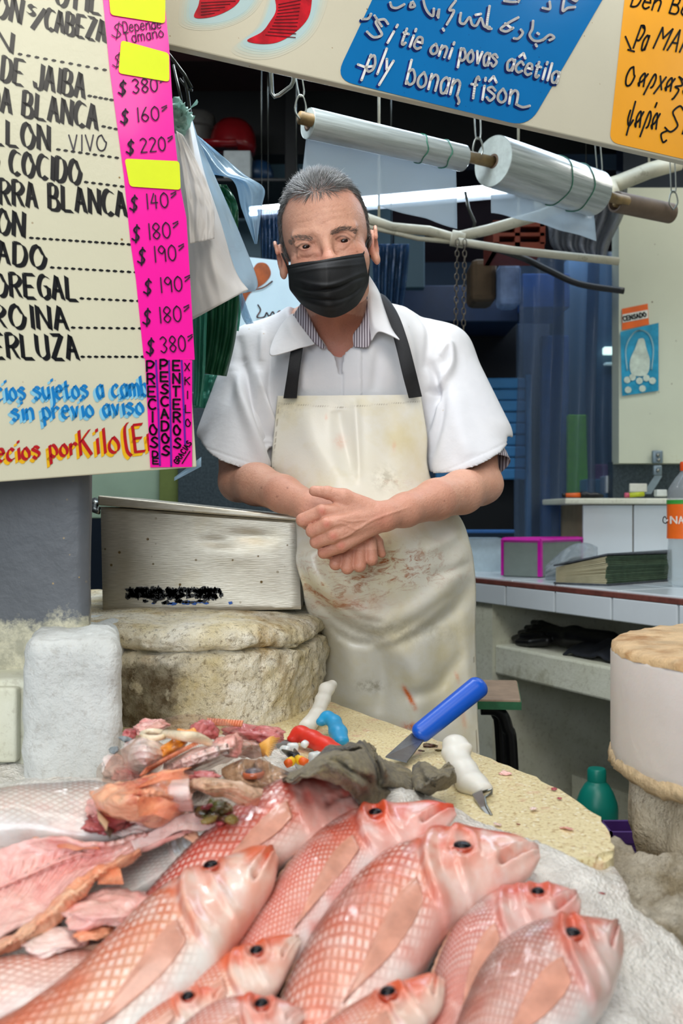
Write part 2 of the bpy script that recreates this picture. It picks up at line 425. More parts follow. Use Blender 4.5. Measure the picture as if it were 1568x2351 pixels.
# ================================================================ SETTING
def slab(name, corners_lo, z0, z1, mat, parent=None, kind='structure', bev=0, **kw):
    m = MB(); n = len(corners_lo)
    V = [(x, y, z0) for x, y in corners_lo]+[(x, y, z1) for x, y in corners_lo]
    m.add(V, [tuple(range(n))[::-1], tuple(range(n, 2*n))]+[(i, (i+1) % n, n+(i+1) % n, n+i) for i in range(n)])
    if parent is None and kind: kw['kind'] = kind
    o = m.build(name, mat, parent, False, **kw)
    if bev: bevel(o, bev, 3)
    return o
def rect(x0, y0, x1, y1): return [(x0, y0), (x1, y0), (x1, y1), (x0, y1)]
slab('floor', rect(-2.4, -.9, 2.6, 6.0), -.08, 0, M_floor)
slab('ceiling', rect(-2.4, 1.9, 2.6, 6.0), 2.62, 2.7, M_ceil)
slab('wall_back', rect(-2.4, 5.9, 2.6, 6.0), 0, 2.62, M_navy)
slab('wall_left', rect(-2.5, 1.5, -2.4, 6.0), 0, 2.7, M_navy)
slab('wall_right', rect(2.6, -.9, 2.7, 6.0), 0, 2.7, M_panel)
for i, (y, zz, mt) in enumerate([(2.15, 2.36, M_beam), (2.75, 2.46, simple('oxide_red_beam', '#3a1512', .6)), (3.5, 2.4, M_beam)]):
    slab('trim_%d' % (i+1), rect(-2.4, y, 2.6, y+.16), zz, 2.62, mt)
# grey pillar behind the sill, on the left
def rough_box(name, lo, hi, cuts, amp, sc, mat, rnd=.02, seed=0, parent=None, skew=0, **kw):
    bm = bmesh.new(); bmesh.ops.create_cube(bm, size=2)
    bmesh.ops.subdivide_edges(bm, edges=bm.edges[:], cuts=cuts, use_grid_fill=True)
    lo = Vector(lo); hi = Vector(hi); c = (lo+hi)/2; h = (hi-lo)/2
    for v in bm.verts:
        p = Vector((v.co.x*h.x, v.co.y*h.y, v.co.z*h.z))
        inner = Vector([max(-h[k]+rnd, min(h[k]-rnd, p[k])) for k in range(3)])
        d = p-inner
        if d.length > 1e-6: p = inner+d.normalized()*rnd
        nn = (p-inner).normalized() if (p-inner).length > 1e-6 else Vector((0, 0, 1))
        q = c+p; q.x += skew*(q.y-lo.y); v.co = q+nn*amp*fbm(q, sc, 4, seed)
    V = [v.co.copy() for v in bm.verts]; bm.verts.index_update(); Fc = [[v.index for v in f.verts] for f in bm.faces]; bm.free()
    return obj(name, V, Fc, mat, parent, True, **kw)
rough_box('trim_4', (-1.05, 1.240, 0), (-.310, 1.95, 2.6), 40, .003, 6, M_pillar, .010, skew=-.262, kind='structure')
# masonry base: pale tiled dado at the far left, white block, curved stone
dado = rough_box('trim_5', (-.95, 1.165, 0), (-.33, 1.30, .955), 20, .003, 9, M_pale, .012, 3, kind='structure')
for i in range(4):
    for j in range(3):
        x0 = -.372-.155*i-.15; z1 = .95-.092*j
        m = MB(); m.bev((x0+.075, 1.158, z1-.045), (.148, .018, .086), .004)
        t_ = m.build('tile', M_pale, dado, True)
rough_box('trim_6', (-.352, 1.105, .5), (-.243, 1.27, 1.008), 60, .0035, 30, M_white, .018, 5, skew=-.235, kind='structure')
rough_box('trim_7', (-.42, 1.38, .85), (-.305, 1.55, .995), 30, .010, 14, M_white, .03, 8, kind='structure')
def curved_stone():
    top = [(-.60, 1.50), (-.44, 1.44), (-.305, 1.395), (-.235, 1.375), (-.16, 1.378), (-.10, 1.415), (-.06, 1.49), (-.035, 1.60), (-.03, 1.72), (-.05, 1.86), (-.20, 1.95), (-.60, 1.95)]
    P = crom([(x, y, 0) for x, y in top]+[(*top[0], 0)], 260)[:-1]; c = P.mean(0)
    prof = [(.0, .84), (.0, .86), (0, .88), (.002, .90), (.004, .915), (.005, .93), (.004, .942), (.001, .951), (-.012, .955), (-.003, .959), (.003, .966), (.002, .975), (-.004, .983), (-.014, .989), (-.03, .992), (-.06, .994), (-.1, .995), (-.17, .995), (-.26, .995)]
    prof2 = []
    for i in range(len(prof)-1):
        for k in range(3): prof2.append((lerp(prof[i][0], prof[i+1][0], k/3), lerp(prof[i][1], prof[i+1][1], k/3)))
    prof2.append(prof[-1]); rows = []
    for off, z in prof2:
        r = []
        for p in P:
            d = (c-p); L = np.hypot(d[0], d[1]); u = d/L; f = max(0, min(1, -off/max(L-.01, .02)))
            q = Vector((p[0]-u[0]*max(off, 0)+(c[0]-p[0])*f, p[1]-u[1]*max(off, 0)+(c[1]-p[1])*f, z))
            crack = .0 if not .948 < z < .960 else .010*nz((q.x*9, q.y*9, 3), 3)
            a = .006*fbm(q, 17, 5, 2)+.005*fbm(q, 60, 3, 4)
            r.append(Vector((q.x-u[0]*(a-crack), q.y-u[1]*(a-crack), q.z+.004*fbm(q, 13, 4, 6)*(1 if z > .9 else 0)+.007*nz((q.x, q.y, 0), 8)*sst(.93, .95, z))))
        rows.append(r)
    m = MB(); m.strip(rows, closed=True); n = len(P); k = len(m.v)
    m.f.append(tuple(range(k-n, k)))
    return m.build('stone_sill', M_stone, None, True, label='rounded cream stone sill block with a crack, under the steel box', cat='stone block')
curved_stone()
slab('trim_8', rect(-.62, 1.42, -.05, 1.93), 0, .845, M_pale)
# serving counter: yellow terrazzo slab with a rounded corner
ED = [(-.95, 1.66), (-.03, 1.61), (.04, 1.475), (.103, 1.36), (.17, 1.243), (.215, 1.140), (.243, 1.045), (.252, .965), (.238, .885), (.20, .868), (.10, .865), (-.2, .865), (-.95, .865)]
EDs = [ED[0]]+[tuple(p[:2]) for p in crom([(x, y, 0) for x, y in ED[1:12]], 60)]+[ED[12]]
cnt = thing('fish_counter', (-.3, 1.05, 0), 'yellow terrazzo fish counter slab with a rounded chipped corner', 'counter')
def counter_top():
    bm = bmesh.new(); lo = [bm.verts.new((x, y, .79)) for x, y in EDs]; up = [bm.verts.new((x, y, .85)) for x, y in EDs]
    n = len(lo); bm.faces.new(lo[::-1]); bm.faces.new(up)
    for i in range(n): bm.faces.new((lo[i], lo[(i+1) % n], up[(i+1) % n], up[i]))
    bmesh.ops.bevel(bm, geom=[e for e in bm.edges if all(v.co.z > .84 for v in e.verts)], offset=.006, segments=3, affect='EDGES')
    for v in bm.verts:
        a = .004*fbm(v.co, 40, 3); v.co.x += a; v.co.y += a*.5
    bm.verts.index_update(); V = [v.co.copy() for v in bm.verts]; Fc = [[v.index for v in f.verts] for f in bm.faces]; bm.free()
    return shade_auto(obj('counter_top', V, Fc, M_terr, cnt, False), 50)
counter_top()
slab('base', [(-.9, .87), (.15, .87), (.16, .95), (.10, 1.2), (-.05, 1.5), (-.9, 1.55)], 0, .79, M_pale, cnt)
tray = MB(); tray.add([Vector((x, y, .52+.4*y-.075-dz)) for dz in (.5, 0) for x, y in ((-.95, .40), (.36, .40), (.36, .862), (-.95, .862))], [(3, 2, 1, 0), (4, 5, 6, 7), (0, 1, 5, 4), (1, 2, 6, 5), (2, 3, 7, 6), (3, 0, 4, 7)])
tray.build('display_bed', M_pale, cnt)
# ---------------- tiled counter on the right, running back
CA = Vector((.373, 2.76)); CE = Vector((.461, -.887)); CV = Vector((.887, .461))
def cp(s, v, z): q = CA+CE*s+CV*v; return Vector((q.x, q.y, z))
def cbox(m, s0, s1, v0, v1, z0, z1):
    P = [cp(s0, v0, z0), cp(s1, v0, z0), cp(s1, v1, z0), cp(s0, v1, z0)]; return m.hexa(P+[Vector((p.x, p.y, z1)) for p in P])
tc = thing('tiled_counter', cp(.3, .3, 0), 'white tiled masonry counter with a shelf, behind the man on the right', 'counter')
m = MB(); cbox(m, -.9, 1.6, .012, .75, .90, .964); cbox(m, -.9, .055, .012, .75, 0, .90); cbox(m, 1.5, 1.6, .012, .75, 0, .9); m.build('counter_body', M_pale, tc)
m = MB(); cbox(m, .055, 1.5, .02, .75, .71, .79); bevel(m.build('shelf', M_pale, tc, label='chipped cream shelf slab under the counter'), .006)
m = MB(); cbox(m, .055, 1.5, .70, .75, 0, .71); cbox(m, .055, 1.5, .45, .75, .79, .90); m.build('back_panel', M_pale, tc)
m = MB(); cbox(m, -.9, 1.6, .0, .02, .955, .966); m.build('edge_line', M_redline, tc, label='red-brown worn edge strip')
s = -.87
widths = [.2]*14
k = 0
while s < 1.55:
    m = MB(); P = [cp(s+.003, 0, .902), cp(s+.197, 0, .902), cp(s+.197, .012, .902), cp(s+.003, .012, .902)]
    m.hexa(P+[Vector((p.x, p.y, .954)) for p in P]); bevel(m.build('tile', M_tile, tc), .0025)
    for r in range(4):
        v0 = .02+r*.17; m = MB(); cbox(m, s+.002+(.05 if r else 0), s+.198+(.05 if r else 0), v0+.002, v0+.168, .962, .970); bevel(m.build('tile', M_tile, tc), .0015)
    s += .2; k += 1
slab('trim_9', [tuple(cp(.10, .25, 0)[:2]), tuple(cp(1.45, .25, 0)[:2]), tuple(cp(1.45, .7, 0)[:2]), tuple(cp(.10, .7, 0)[:2])], 0, .42, M_pale)
# raised tiled block with ledge, granite and cream panel behind it
rb = thing('tiled_plinth', (.83, 3.0, .97), 'white tiled raised plinth with a chipped ledge on the tiled counter', 'plinth')
slab('core', rect(.700, 2.905, 1.5, 3.2), .968, 1.172, M_grout, rb)
for i in range(4):
    x0 = .697+i*.147-(0 if i else 0)
    m = MB(); m.bev((x0+.0725, 2.90, 1.07), (.143, .012, .200), .002); m.build('tile', M_tile, rb)
m = MB(); m.bev((1.07, 3.03, 1.181), (.86, .33, .017), .004); m.build('ledge', M_pale, rb)
slab('trim_10', rect(.864, 3.19, 2.6, 3.25), .97, 1.31, M_granite)
pn = slab('trim_11', rect(.864, 3.12, 2.6, 3.20), 1.302, 2.16, M_panel)
slab('trim_12', rect(.90, 3.20, 2.6, 3.28), 1.31, 2.62, M_navy)
# ================================================================ LETTERING ENGINE (flat painted print on real boards)
GL = {
 'A': '032b53 1646', 'B': '030b s0b3b493707 s0737554303', 'C': 's5a3b1a07143354', 'D': '030b s0b2b4a57442303', 'E': '5b0b0353 0747',
 'F': '5b0b03 0747', 'G': 's5a3b1a07143354 545737', 'H': '030b 535b 0757', 'I': '131b', 'J': 's4b44331305', 'K': '030b 5b07 1853', 'L': '0b0353',
 'M': '030b376b63', 'N': '030b535b', 'O': 's3b1a0714335467583b', 'P': '030b s0b3b593606', 'R': '030b s0b3b593707 2753', 'S': 's5a3b1937553304',
 'T': '0b5b 2b23', 'U': 's0b06143354565b', 'V': '0b335b', 'X': '035b 0b53', 'Z': '5b 5b 0b5b0353', 'Y': '0b275b 2723',
 'a': 's472806133345 4843', 'b': '0b03 s072846442304', 'c': 's472806042344', 'd': '4b43 s472806042344', 'e': '0646 s46381806042344', 'f': 's4a3b2923 0838',
 'g': 's472806042344 s48423010', 'h': '0b03 s07284643', 'i': '1813 1a1b', 'j': 's181200 1a1b', 'k': '0b03 4805 1643', 'l': '1b13', 'm': '0803 s06183733 s36486763',
 'n': '0803 s06284743', 'o': 's28060423444628', 'p': '0800 s072846442304', 'r': '0803 s062847', 's': 's472807452304', 't': 's1a142334 0838', 'u': 's08052345 4843',
 'v': '082348', 'x': '0843 4803', 'y': '0825 4810', 'z': '08480343', '$': 's5a3b1937553304 3c32', '0': 's2b09052345492b', '1': '232b', '2': 's0a2b492603 0343',
 '3': 's0a2b4927 s27452304', '4': '2b0646 3a33', '6': 's3b180523452706', '8': 's27092b492705234527', '9': 's492b092749 s494743', '=': '0a3b 083a',
 '.': '1314', '(': 's2c0a0422', '/': '033c', ',': '1301', "'": '1b19',
 'ñ': '0803 s06284743 s0a1b3a4b', 'ĉ': 's472806042344 0a2c4a', 'ŝ': 's472807452304 0a2c4a', 'å': 's472806133345 4843 s2a1b2c3b2a', 'ó': 's28060423444628 2a3c',
 'á': 's472806133345 4843 2a3c', 'ψ': 's08052345 48 2b20', 'χ': '0843 4801', 'ρ': 's0028474433 13', 'α': 's48250413062843 ',
 'π': '0848 1813 3833', 'ξ': 's48182636140334200'[:0]+'s4809284605342110', 'Ο': 's3b1a0714335467583b', 'ω': 's0805143527354658',
}
def glyph(ch):
    s = GL.get(ch); out = []; wd = 3
    if s is None: return [], 2
    for tok in s.split():
        sm = tok[0] == 's' and len(tok) > 3
        if sm: tok = tok[1:]
        pts = [(int(tok[i], 36), int(tok[i+1], 36)-3) for i in range(0, len(tok)-1, 2)]
        if len(pts) < 2: continue
        if sm: pts = [tuple(q[:2]) for q in crom([(x, y, 0) for x, y in pts], 6*len(pts))]
        out.append(pts)
    wd = max([p[0] for st in out for p in st] or [2]); 
    return out, wd
class Board:
    """a flat board given by photo corner rays at chosen distances; maps photo pixels onto its face"""
    def __init__(s, a, b, c, flip=False):
        s.p0 = a; n = (b-a).cross(c-a).normalized()
        if n.y > 0: n = -n
        s.n = n
    def at(s, px, py, off=0.0):
        o = Vector((0, 0, ZC)); d = W(px, py, 1)-o; p0 = s.p0+s.n*off
        return o+d*((p0-o).dot(s.n)/d.dot(s.n))
def pen(m, B, strokes, off, w_=3, nib=None, disc=True):
    """strokes in photo pixels -> flat ribbons on board B; nib=(dx,dy) for a broad flat pen"""
    for st in strokes:
        for i in range(len(st)-1):
            (x0, y0), (x1, y1) = st[i], st[i+1]; L = math.hypot(x1-x0, y1-y0) or 1e-6
            if nib:
                nx, ny = nib; qx, qy = -(y1-y0)/L*w_*.28, (x1-x0)/L*w_*.28
                if nx*qx+ny*qy < 0: qx, qy = -qx, -qy
                nx += qx; ny += qy; tx, ty = 0, 0
            else:
                nx, ny = -(y1-y0)/L*w_/2, (x1-x0)/L*w_/2; tx, ty = (x1-x0)/L*w_*.25, (y1-y0)/L*w_*.25
            Q = [(x0-tx-nx, y0-ty-ny), (x1+tx-nx, y1+ty-ny), (x1+tx+nx, y1+ty+ny), (x0-tx+nx, y0-ty+ny)]
            m.add([B.at(x, y, off) for x, y in Q], [(0, 1, 2, 3)])
        if disc and not nib:
            for (x, y) in (st[0], st[-1]):
                m.add([B.at(x+w_/2*math.cos(a), y+w_/2*math.sin(a), off) for a in [k*math.pi/4 for k in range(8)]], [tuple(range(8))])
def textpx(txt, x0, y0, x1, y1, h, slant=0, gap=2.2, jit=0, rj=random.Random(3)):
    """lay txt along (x0,y0)-(x1,y1) baseline, cap height h px -> strokes in photo pixels"""
    gs = [glyph(c) if c != ' ' else ([], 2.5) for c in txt]; tot = sum(g[1]+gap for g in gs)-gap
    L = math.hypot(x1-x0, y1-y0); ux, uy = (x1-x0)/L, (y1-y0)/L; vx, vy = uy*.0+ux*0+uy, -ux
    vx, vy = uy, -ux
    sx = L/tot; sy = h/8; out = []; c = 0
    for g, wd in gs:
        jy = rj.uniform(-jit, jit)*h; js = 1+rj.uniform(-jit, jit)
        for st in g:
            out.append([(x0+ux*(c+x)*sx+vx*(y*sy*js+jy)+slant*y*sy, y0+uy*(c+x)*sx+vy*(y*sy*js+jy)) for x, y in st])
        c += wd+gap
    return out
def fillpx(m, B, pts, off): m.add([B.at(x, y, off) for x, y in pts], [tuple(range(len(pts)))])
def rounded(pts, r, seg=5):
    out = []; n = len(pts)
    for i in range(n):
        p = Vector(pts[i]); a = (Vector(pts[i-1])-p).normalized(); b = (Vector(pts[(i+1) % n])-p).normalized()
        for k in range(seg+1):
            t = k/seg; q = (1-t)**2*(p+a*r)+2*t*(1-t)*p+t*t*(p+b*r); out.append(tuple(q))
    return out
def board_mesh(B, corners, th):
    m = MB(); n = len(corners); f = [B.at(x, y) for x, y in corners]; bk = [p-B.n*th for p in f]
    m.add(f+bk, [tuple(range(n)), tuple(range(2*n-1, n-1, -1))]+[(i, n+i, n+(i+1) % n, (i+1) % n) for i in range(n)]); return m
def ink(name, col, rough=.3, **k): return simple(name, col, rough, var=k.get('var', .08), vs=60)
I_black = ink('black_paint', '#121213', .25); I_blue = ink('blue_paint', '#0f7cc0'); I_lblue = ink('pale_blue_paint', '#86c4dc')
I_red = ink('red_paint', '#b5121c'); I_yel = ink('yellow_paint', '#e9b312'); I_white = ink('white_paint', '#dcdad6', .3)
I_navy = ink('dark_blue_paint', '#0d2d7a'); I_pen = ink('black_marker', '#2a1030', .4); I_pen2 = ink('violet_marker', '#5b1aa0', .4)
def lacquer(name, col, dirt):
    m = simple(name, col, .2, var=.03, vs=5, dirt=dirt, dirts=14, dirtlo=.7, spots=('#8a6a3c', 45, .08))
    b = m.node_tree.nodes['Principled BSDF']; t = NT(m); p = t.pos()
    t.l.new(t.bump(t.noise(9, 3, .5, p), .0015, .6, t.bump(t.noise(170, 3, .6, p), .0004, .6)), b.inputs['Normal'])
    b.inputs['Roughness'].default_value = .2; b.inputs['Specular IOR Level'].default_value = .35; return m
M_board = lacquer('cream_enamel_menu_board', '#d3cfb4', '#c9bd8c'); M_sign = lacquer('cream_enamel_sign', '#c4bea9', '#c8b98c')
M_pink = simple('fluorescent_pink_card', '#ff12a4', .25, var=.03, coat=.4); M_pink.node_tree.nodes['Principled BSDF'].inputs['Base Color'].default_value
M_note = simple('yellow_sticky_note', '#dcea12', .6, var=.03)
# ================================================================ MENU BOARD
BD = Board(W(0, 0, 1.12), W(375, 0, 1.20), W(450, 1075, 1.22))
brd = thing('menu_board', BD.at(200, 1090), 'tilted cream price board with black lettering and a pink strip of handwritten prices', 'sign')
o = board_mesh(BD, [(-420, -330), (352, -330), (388, 110), (452, 1072), (0, 1106), (-420, 1132)], .012).build('board', M_board, brd)
bevel(o, .0015)
def spans(m, B, x0, y0, x1, y1, n, w_, h_, off):
    for i in range(n):
        x = lerp(x0, x1, i/(n-1)); y = lerp(y0, y1, i/(n-1))
        m.add([B.at(x+w_*a, y+h_*b_, off) for a, b_ in ((-1, -.2), (-.3, -1), (.7, -.5), (1, .3), (.2, 1), (-.7, .6))], [(0, 1, 2, 3, 4, 5)])
rows = [ # text, x0,y0,x1,y1,h, dots
 ('OTIL', 128, 12, 230, 33, 60, None), ('ON', -12, 38, 45, 54, 62, None), ('S', 62, 31, 78, 36, 24, None), ('/', 74, 66, 98, 72, 50, None), ('CABEZA', 104, 68, 240, 97, 54, None),
 ('N', -10, 114, 26, 122, 50, (46, 124, 240, 160, 11)), ('DE JAIBA', 4, 186, 192, 226, 62, (206, 220, 256, 229, 5)),
 ('DA BLANCA', -26, 252, 222, 298, 62, (238, 290, 266, 296, 3)), ('LLON', -16, 330, 112, 346, 62, (134, 343, 268, 362, 9)),
 ('O COCIDO', -30, 392, 184, 424, 60, (198, 418, 280, 428, 6)), ('ARRA BLANCA', -30, 466, 290, 498, 62, None), ('ON', -6, 536, 54, 545, 62, (72, 546, 296, 561, 16)),
 ('ADO', -6, 604, 104, 618, 56, (120, 614, 312, 625, 13)), ('OREGAL', -10, 680, 178, 690, 58, (188, 685, 318, 691, 9)),
 ('ROINA', -14, 752, 156, 758, 58, (168, 752, 322, 754, 10)), ('ERLUZA', -14, 822, 180, 826, 60, (190, 819, 328, 819, 10))]
m = MB()
for tx, x0, y0, x1, y1, h, dots in rows:
    pen(m, BD, textpx(tx, x0, y0, x1, y1, h*.93, slant=-.12), .0006, 3.4, nib=(4.3, 3.3))
    if dots: spans(m, BD, *dots, 6.0, 3.2, .0006)
m.build('lettering', I_black, brd)
m = MB(); pen(m, BD, textpx('VIVO', 158, 346, 244, 346, 36), .0008, 3.2); m.build('lettering', simple('thin_marker', '#3a3440', .4), brd, label='handwritten word VIVO')
for tx, x0, y0, x1, y1, h in (('cios sujetos a cambio', -6, 920, 372, 908, 46), ('sin previo aviso', 30, 966, 330, 950, 42)):
    m = MB(); pen(m, BD, textpx(tx, x0-6, y0+6, x1-6, y1+6, h, slant=-.1), .0006, 5, nib=(2.0, -1.9)); m.build('lettering', I_lblue, brd)
    m = MB(); pen(m, BD, textpx(tx, x0, y0, x1, y1, h, slant=-.1), .0009, 4.5, nib=(1.9, -1.8)); m.build('lettering', I_blue, brd)
for tx, x0, y0, x1, y1, h in (('ecios por', -4, 1060, 178, 1044, 44), ('Kilo', 186, 1046, 274, 1038, 58), ('(En', 292, 1040, 362, 1032, 62)):
    m = MB(); pen(m, BD, textpx(tx, x0-6, y0+7, x1-6, y1+7, h), .0006, 5, nib=(2.2, -2.2)); m.build('lettering', I_yel, brd)
    m = MB(); pen(m, BD, textpx(tx, x0, y0, x1, y1, h), .0009, 4.8, nib=(2.0, -2.0)); m.build('lettering', I_red, brd)
# pink card strip with marker prices
m = MB(); fillpx(m, BD, [(231, -60), (372, -60), (388, 105), (400, 300), (414, 430), (428, 500), (440, 700), (447, 826), (330, 822), (312, 640), (300, 560), (284, 400), (252, 160)], .0014); ps = m.build('price_strip', M_pink, brd); solid(ps, .0006, 1)
m = MB(); fillpx(m, BD, [(333, 818), (441, 827), (441, 1072), (345, 1073)], .0022); ps = m.build('price_strip', M_pink, brd); solid(ps, .0006, 1)
for q in ([(248, -30), (380, -20), (379, 54), (254, 34)], [(278, 92), (388, 122), (389, 188), (272, 168)], [(286, 364), (412, 370), (415, 436), (298, 428)]):
    m = MB(); q = rounded(q, 9); fillpx(m, BD, q, .0032); o = m.build('sticky_note', M_note, brd); solid(o, .0004, 1)
m = MB()
for tx, x0, y0, x1, y1, h in (('$', 256, 84, 276, 87, 32), ('Depende', 284, 74, 370, 64, 24), ('Tamaño', 288, 100, 376, 84, 24), ('$', 258, 152, 274, 155, 30)):
    pen(m, BD, textpx(tx, x0, y0, x1, y1, h), .0030, 2.2)
for tx, x0, y0, h in (('380=', 272, 216, 32), ('160=', 277, 282, 32), ('220=', 290, 352, 32), ('140=', 298, 482, 34), ('180=', 303, 552, 36), ('190=', 316, 604, 36), ('190=', 330, 674, 34), ('180=', 328, 744, 36), ('380=', 336, 812, 36)):
    pen(m, BD, textpx('$', x0, y0, x0+15, y0+1, h*.9), .0030, 4.0)
    pen(m, BD, textpx(tx, x0+34, y0-2, x0+108, y0-8, h), .0030, 2.9)
m.build('lettering', I_pen, brd)
m = MB()
def column(tx, x0, y0, x1, y1, w_, h, lw):
    n = len(tx)
    for i, c in enumerate(tx):
        x = lerp(x0, x1, i/(n-1)); y = lerp(y0, y1, i/(n-1)); pen(m, BD, textpx(c, x, y+h, x+w_*(.5 if c == 'I' else 1), y+h, h), .0036, lw)
column('PRECIOS', 337, 829, 345, 1004, 16, 23, 4.4); column('DE', 350, 1036, 351, 1052, 12, 13, 3.6); column('PESCADOS', 368, 826, 372, 1024, 16, 21, 4.6)
column('ENTEROS', 397, 828, 399, 1006, 15, 22, 4.6); column('XKILO', 424, 834, 426, 962, 11, 17, 2.6)
pen(m, BD, textpx('GRACIAS', 408, 1066, 440, 1018, 12), .0036, 2.8); pen(m, BD, [[(418, 1064), (436, 1036)]], .0036, 2.5)
m.build('lettering', I_black, brd)
m = MB()
for x0, x1, y1 in ((358, 367, 1068), (388, 393, 1070), (417, 425, 1020)): pen(m, BD, [[(x0, 828), (x0+(x1-x0)*.6, 940), (x1, y1)]], .0034, 4)
m.build('lettering', I_pen2, brd, label='violet marker column lines')
# ================================================================ TOP SIGN
zt = 1.778
p0 = W(390, 105, (zt-ZC)*F/(CY-105)); p1 = W(1568, 370, (zt-ZC)*F/(CY-370))
BS = Board(p0, p1, p0+Vector((0, .012, .1)))
sg = thing('hanging_sign', (p0+p1)/2, 'long cream enamel sign hung overhead with red tails, a blue panel and a yellow panel', 'sign')
o = board_mesh(BS, [(330, 89), (1568, 370), (2100, 489), (2100, -90), (1568, -330), (330, -900)], .014).build('board', M_sign, sg); bevel(o, .002)
def soft(name, cin):  # airbrushed halo
    return simple(name, cin, .25, var=.05, vs=12)
h1 = S2 = None
for q0 in ([(452, -60), (436, 20), (446, 48), (505, 50), (560, 26), (590, -20), (596, -60)], [(640, -60), (618, 20), (600, 60), (560, 96), (600, 112), (650, 104), (700, 70), (726, 10), (730, -60)]):
    cx_ = sum(x for x, _ in q0)/len(q0); cy_ = sum(y for _, y in q0)/len(q0)
    for li, (g_, cc_) in enumerate(((1.34, '#c2bfac'), (1.26, '#bfc0b0'), (1.18, '#bac2b5'), (1.10, '#b3c3bc'), (1.03, '#acc2c2'))):
        Q_ = [tuple(v[:2]) for v in crom([(cx_+(x-cx_)*g_, cy_+(y-cy_)*g_, 0) for x, y in q0+[q0[0]]], 60)[:-1]]
        m = MB(); fillpx(m, BS, Q_, .0002+.00012*li); m.build('painting', soft('airbrush_%d' % li, cc_), sg)
tails = [[(462, -30), (456, 10), (446, 39), (480, 40), (520, 26), (548, 4), (560, -30)], [(624, -30), (634, 20), (618, 52), (600, 74), (567, 93), (600, 101), (640, 96), (680, 72), (708, 40), (716, 0), (717, -40)]]
M_tail = simple('deep_red_paint', '#b3121f', .28, var=.35, vs=60)
for q in tails: m = MB(); fillpx(m, BS, [tuple(v[:2]) for v in crom([(x, y, 0) for x, y in q], 50)], .0012); m.build('painting', M_tail, sg, label='painted red crustacean tail')
m = MB(); M_dr = simple('dark_red_paint', '#5e0a12', .3)
for k in range(11):
    t = k/10; pen(m, BS, [[(640-30*t*t, 10+70*t), (690-12*t, 0+86*t)]], .0018, 2)
m.build('painting', M_dr, sg); m = MB()
for k in range(5): pen(m, BS, [[(462, 6+7*k), (540-12*k, 2+7*k)]], .0018, 1.8)
m.build('painting', M_dr, sg)
m = MB(); fillpx(m, BS, rounded([(768, 182), (1213, 292), (1400, -30), (1480, -160), (930, -160)], 46, 7), .001); m.build('blue_panel', simple('blue_enamel', '#0668a6', .2, var=.05, vs=8, spots=('#08406e', 60, .07)), sg)
m = MB(); fillpx(m, BS, rounded([(1399, 326), (1660, 386), (1700, -60), (1440, -60)], 22, 5), .001); m.build('yellow_panel', simple('yellow_enamel', '#e89c00', .45, var=.05, vs=8), sg)
whites = []
whites += textpx('Si', 840, 78, 890, 98, 44, slant=.15)+textpx('tie', 918, 100, 964, 114, 42, slant=.05)+textpx('oni', 987, 122, 1031, 134, 38, slant=.05)+textpx('povas', 1054, 138, 1138, 153, 44)+textpx('aĉetila', 1162, 158, 1278, 190, 40)
whites += textpx('ply', 838, 162, 890, 176, 60, slant=.1)+textpx('bonan', 932, 192, 1050, 220, 56, slant=.0)+textpx('fiŝon', 1078, 224, 1186, 240, 50)
S = lambda *p: [tuple(q[:2]) for q in crom([(x, y, 0) for x, y in p], 8*len(p))]
whites += [S((832, 44), (846, 42), (852, 32)), S((860, 36), (868, 48), (876, 60)), [(822, 148), (838, 154), (856, 152)], S((1186, 240), (1200, 246), (1216, 243)), S((1050, 220), (1054, 232), (1052, 238))]
# script line (drawn stroke by stroke)
whites += [S((896, 6), (900, 16), (912, 18), (928, 10)), S((948, 4), (952, 14), (942, 16), (944, 6)), S((972, 0), (976, 16), (984, 30), (994, 36), (996, 20)), S((1006, 40), (1008, 22), (1004, 36)),
 S((1046, 2), (1032, 22), (1042, 26), (1026, 56)), [(1017, 66), (1019, 70)], S((1058, 30), (1056, 50), (1066, 54), (1078, 40), (1084, 56), (1094, 58), (1104, 42), (1112, 60), (1124, 62)), S((1124, 14), (1118, 60), (1128, 66)), [(1092, 34), (1104, 32)],
 S((1190, 40), (1168, 52), (1150, 66), (1162, 72), (1178, 64)), [(1160, 54), (1176, 66)], S((1196, 68), (1200, 76), (1190, 88), (1180, 88)), S((1224, 48), (1222, 66), (1216, 80), (1224, 92), (1238, 94), (1252, 88)), S((1246, 92), (1262, 80), (1272, 86), (1262, 92)), [(1230, 102), (1232, 106)], [(1234, 76), (1237, 78)],
 S((1158, 2), (1172, 4), (1184, 4)), S((1196, -8), (1190, 4)), S((1246, 18), (1262, 20), (1262, 4)), S((1296, -6), (1292, 24), (1304, 18), (1320, 16)), S((1310, -4), (1322, 2), (1328, -6))]
m = MB(); pen(m, BS, [[(x-4, y+4) for x, y in st] for st in whites], .0016, 7.6); m.build('lettering', I_navy, sg, label='dark blue drop shadow of the letters')
m = MB(); pen(m, BS, whites, .0022, 5.8); m.build('lettering', I_white, sg)
bl = textpx('Den Bea', 1448, 14, 1600, 40, 40, slant=.15)+textpx('Pa', 1454, 110, 1480, 114, 52, slant=.2)+textpx('MAR', 1500, 110, 1580, 122, 48, slant=.3)+textpx('O', 1432, 196, 1450, 198, 44, slant=.2)+textpx('αρχαξα', 1464, 196, 1580, 216, 46, slant=.2)+textpx('ψαρα', 1438, 288, 1506, 296, 56, slant=.15)+textpx('Sin', 1524, 300, 1600, 312, 60, slant=.2)
bl += [S((1532, 300), (1518, 308), (1522, 326), (1530, 322)), [(1436, 84), (1448, 112)], [(1442, 114), (1456, 118)], S((1504, 246), (1508, 236)), S((1476, 62), (1480, 66))]
m = MB(); pen(m, BS, bl, .0018, 4.2); m.build('lettering', I_black, sg)
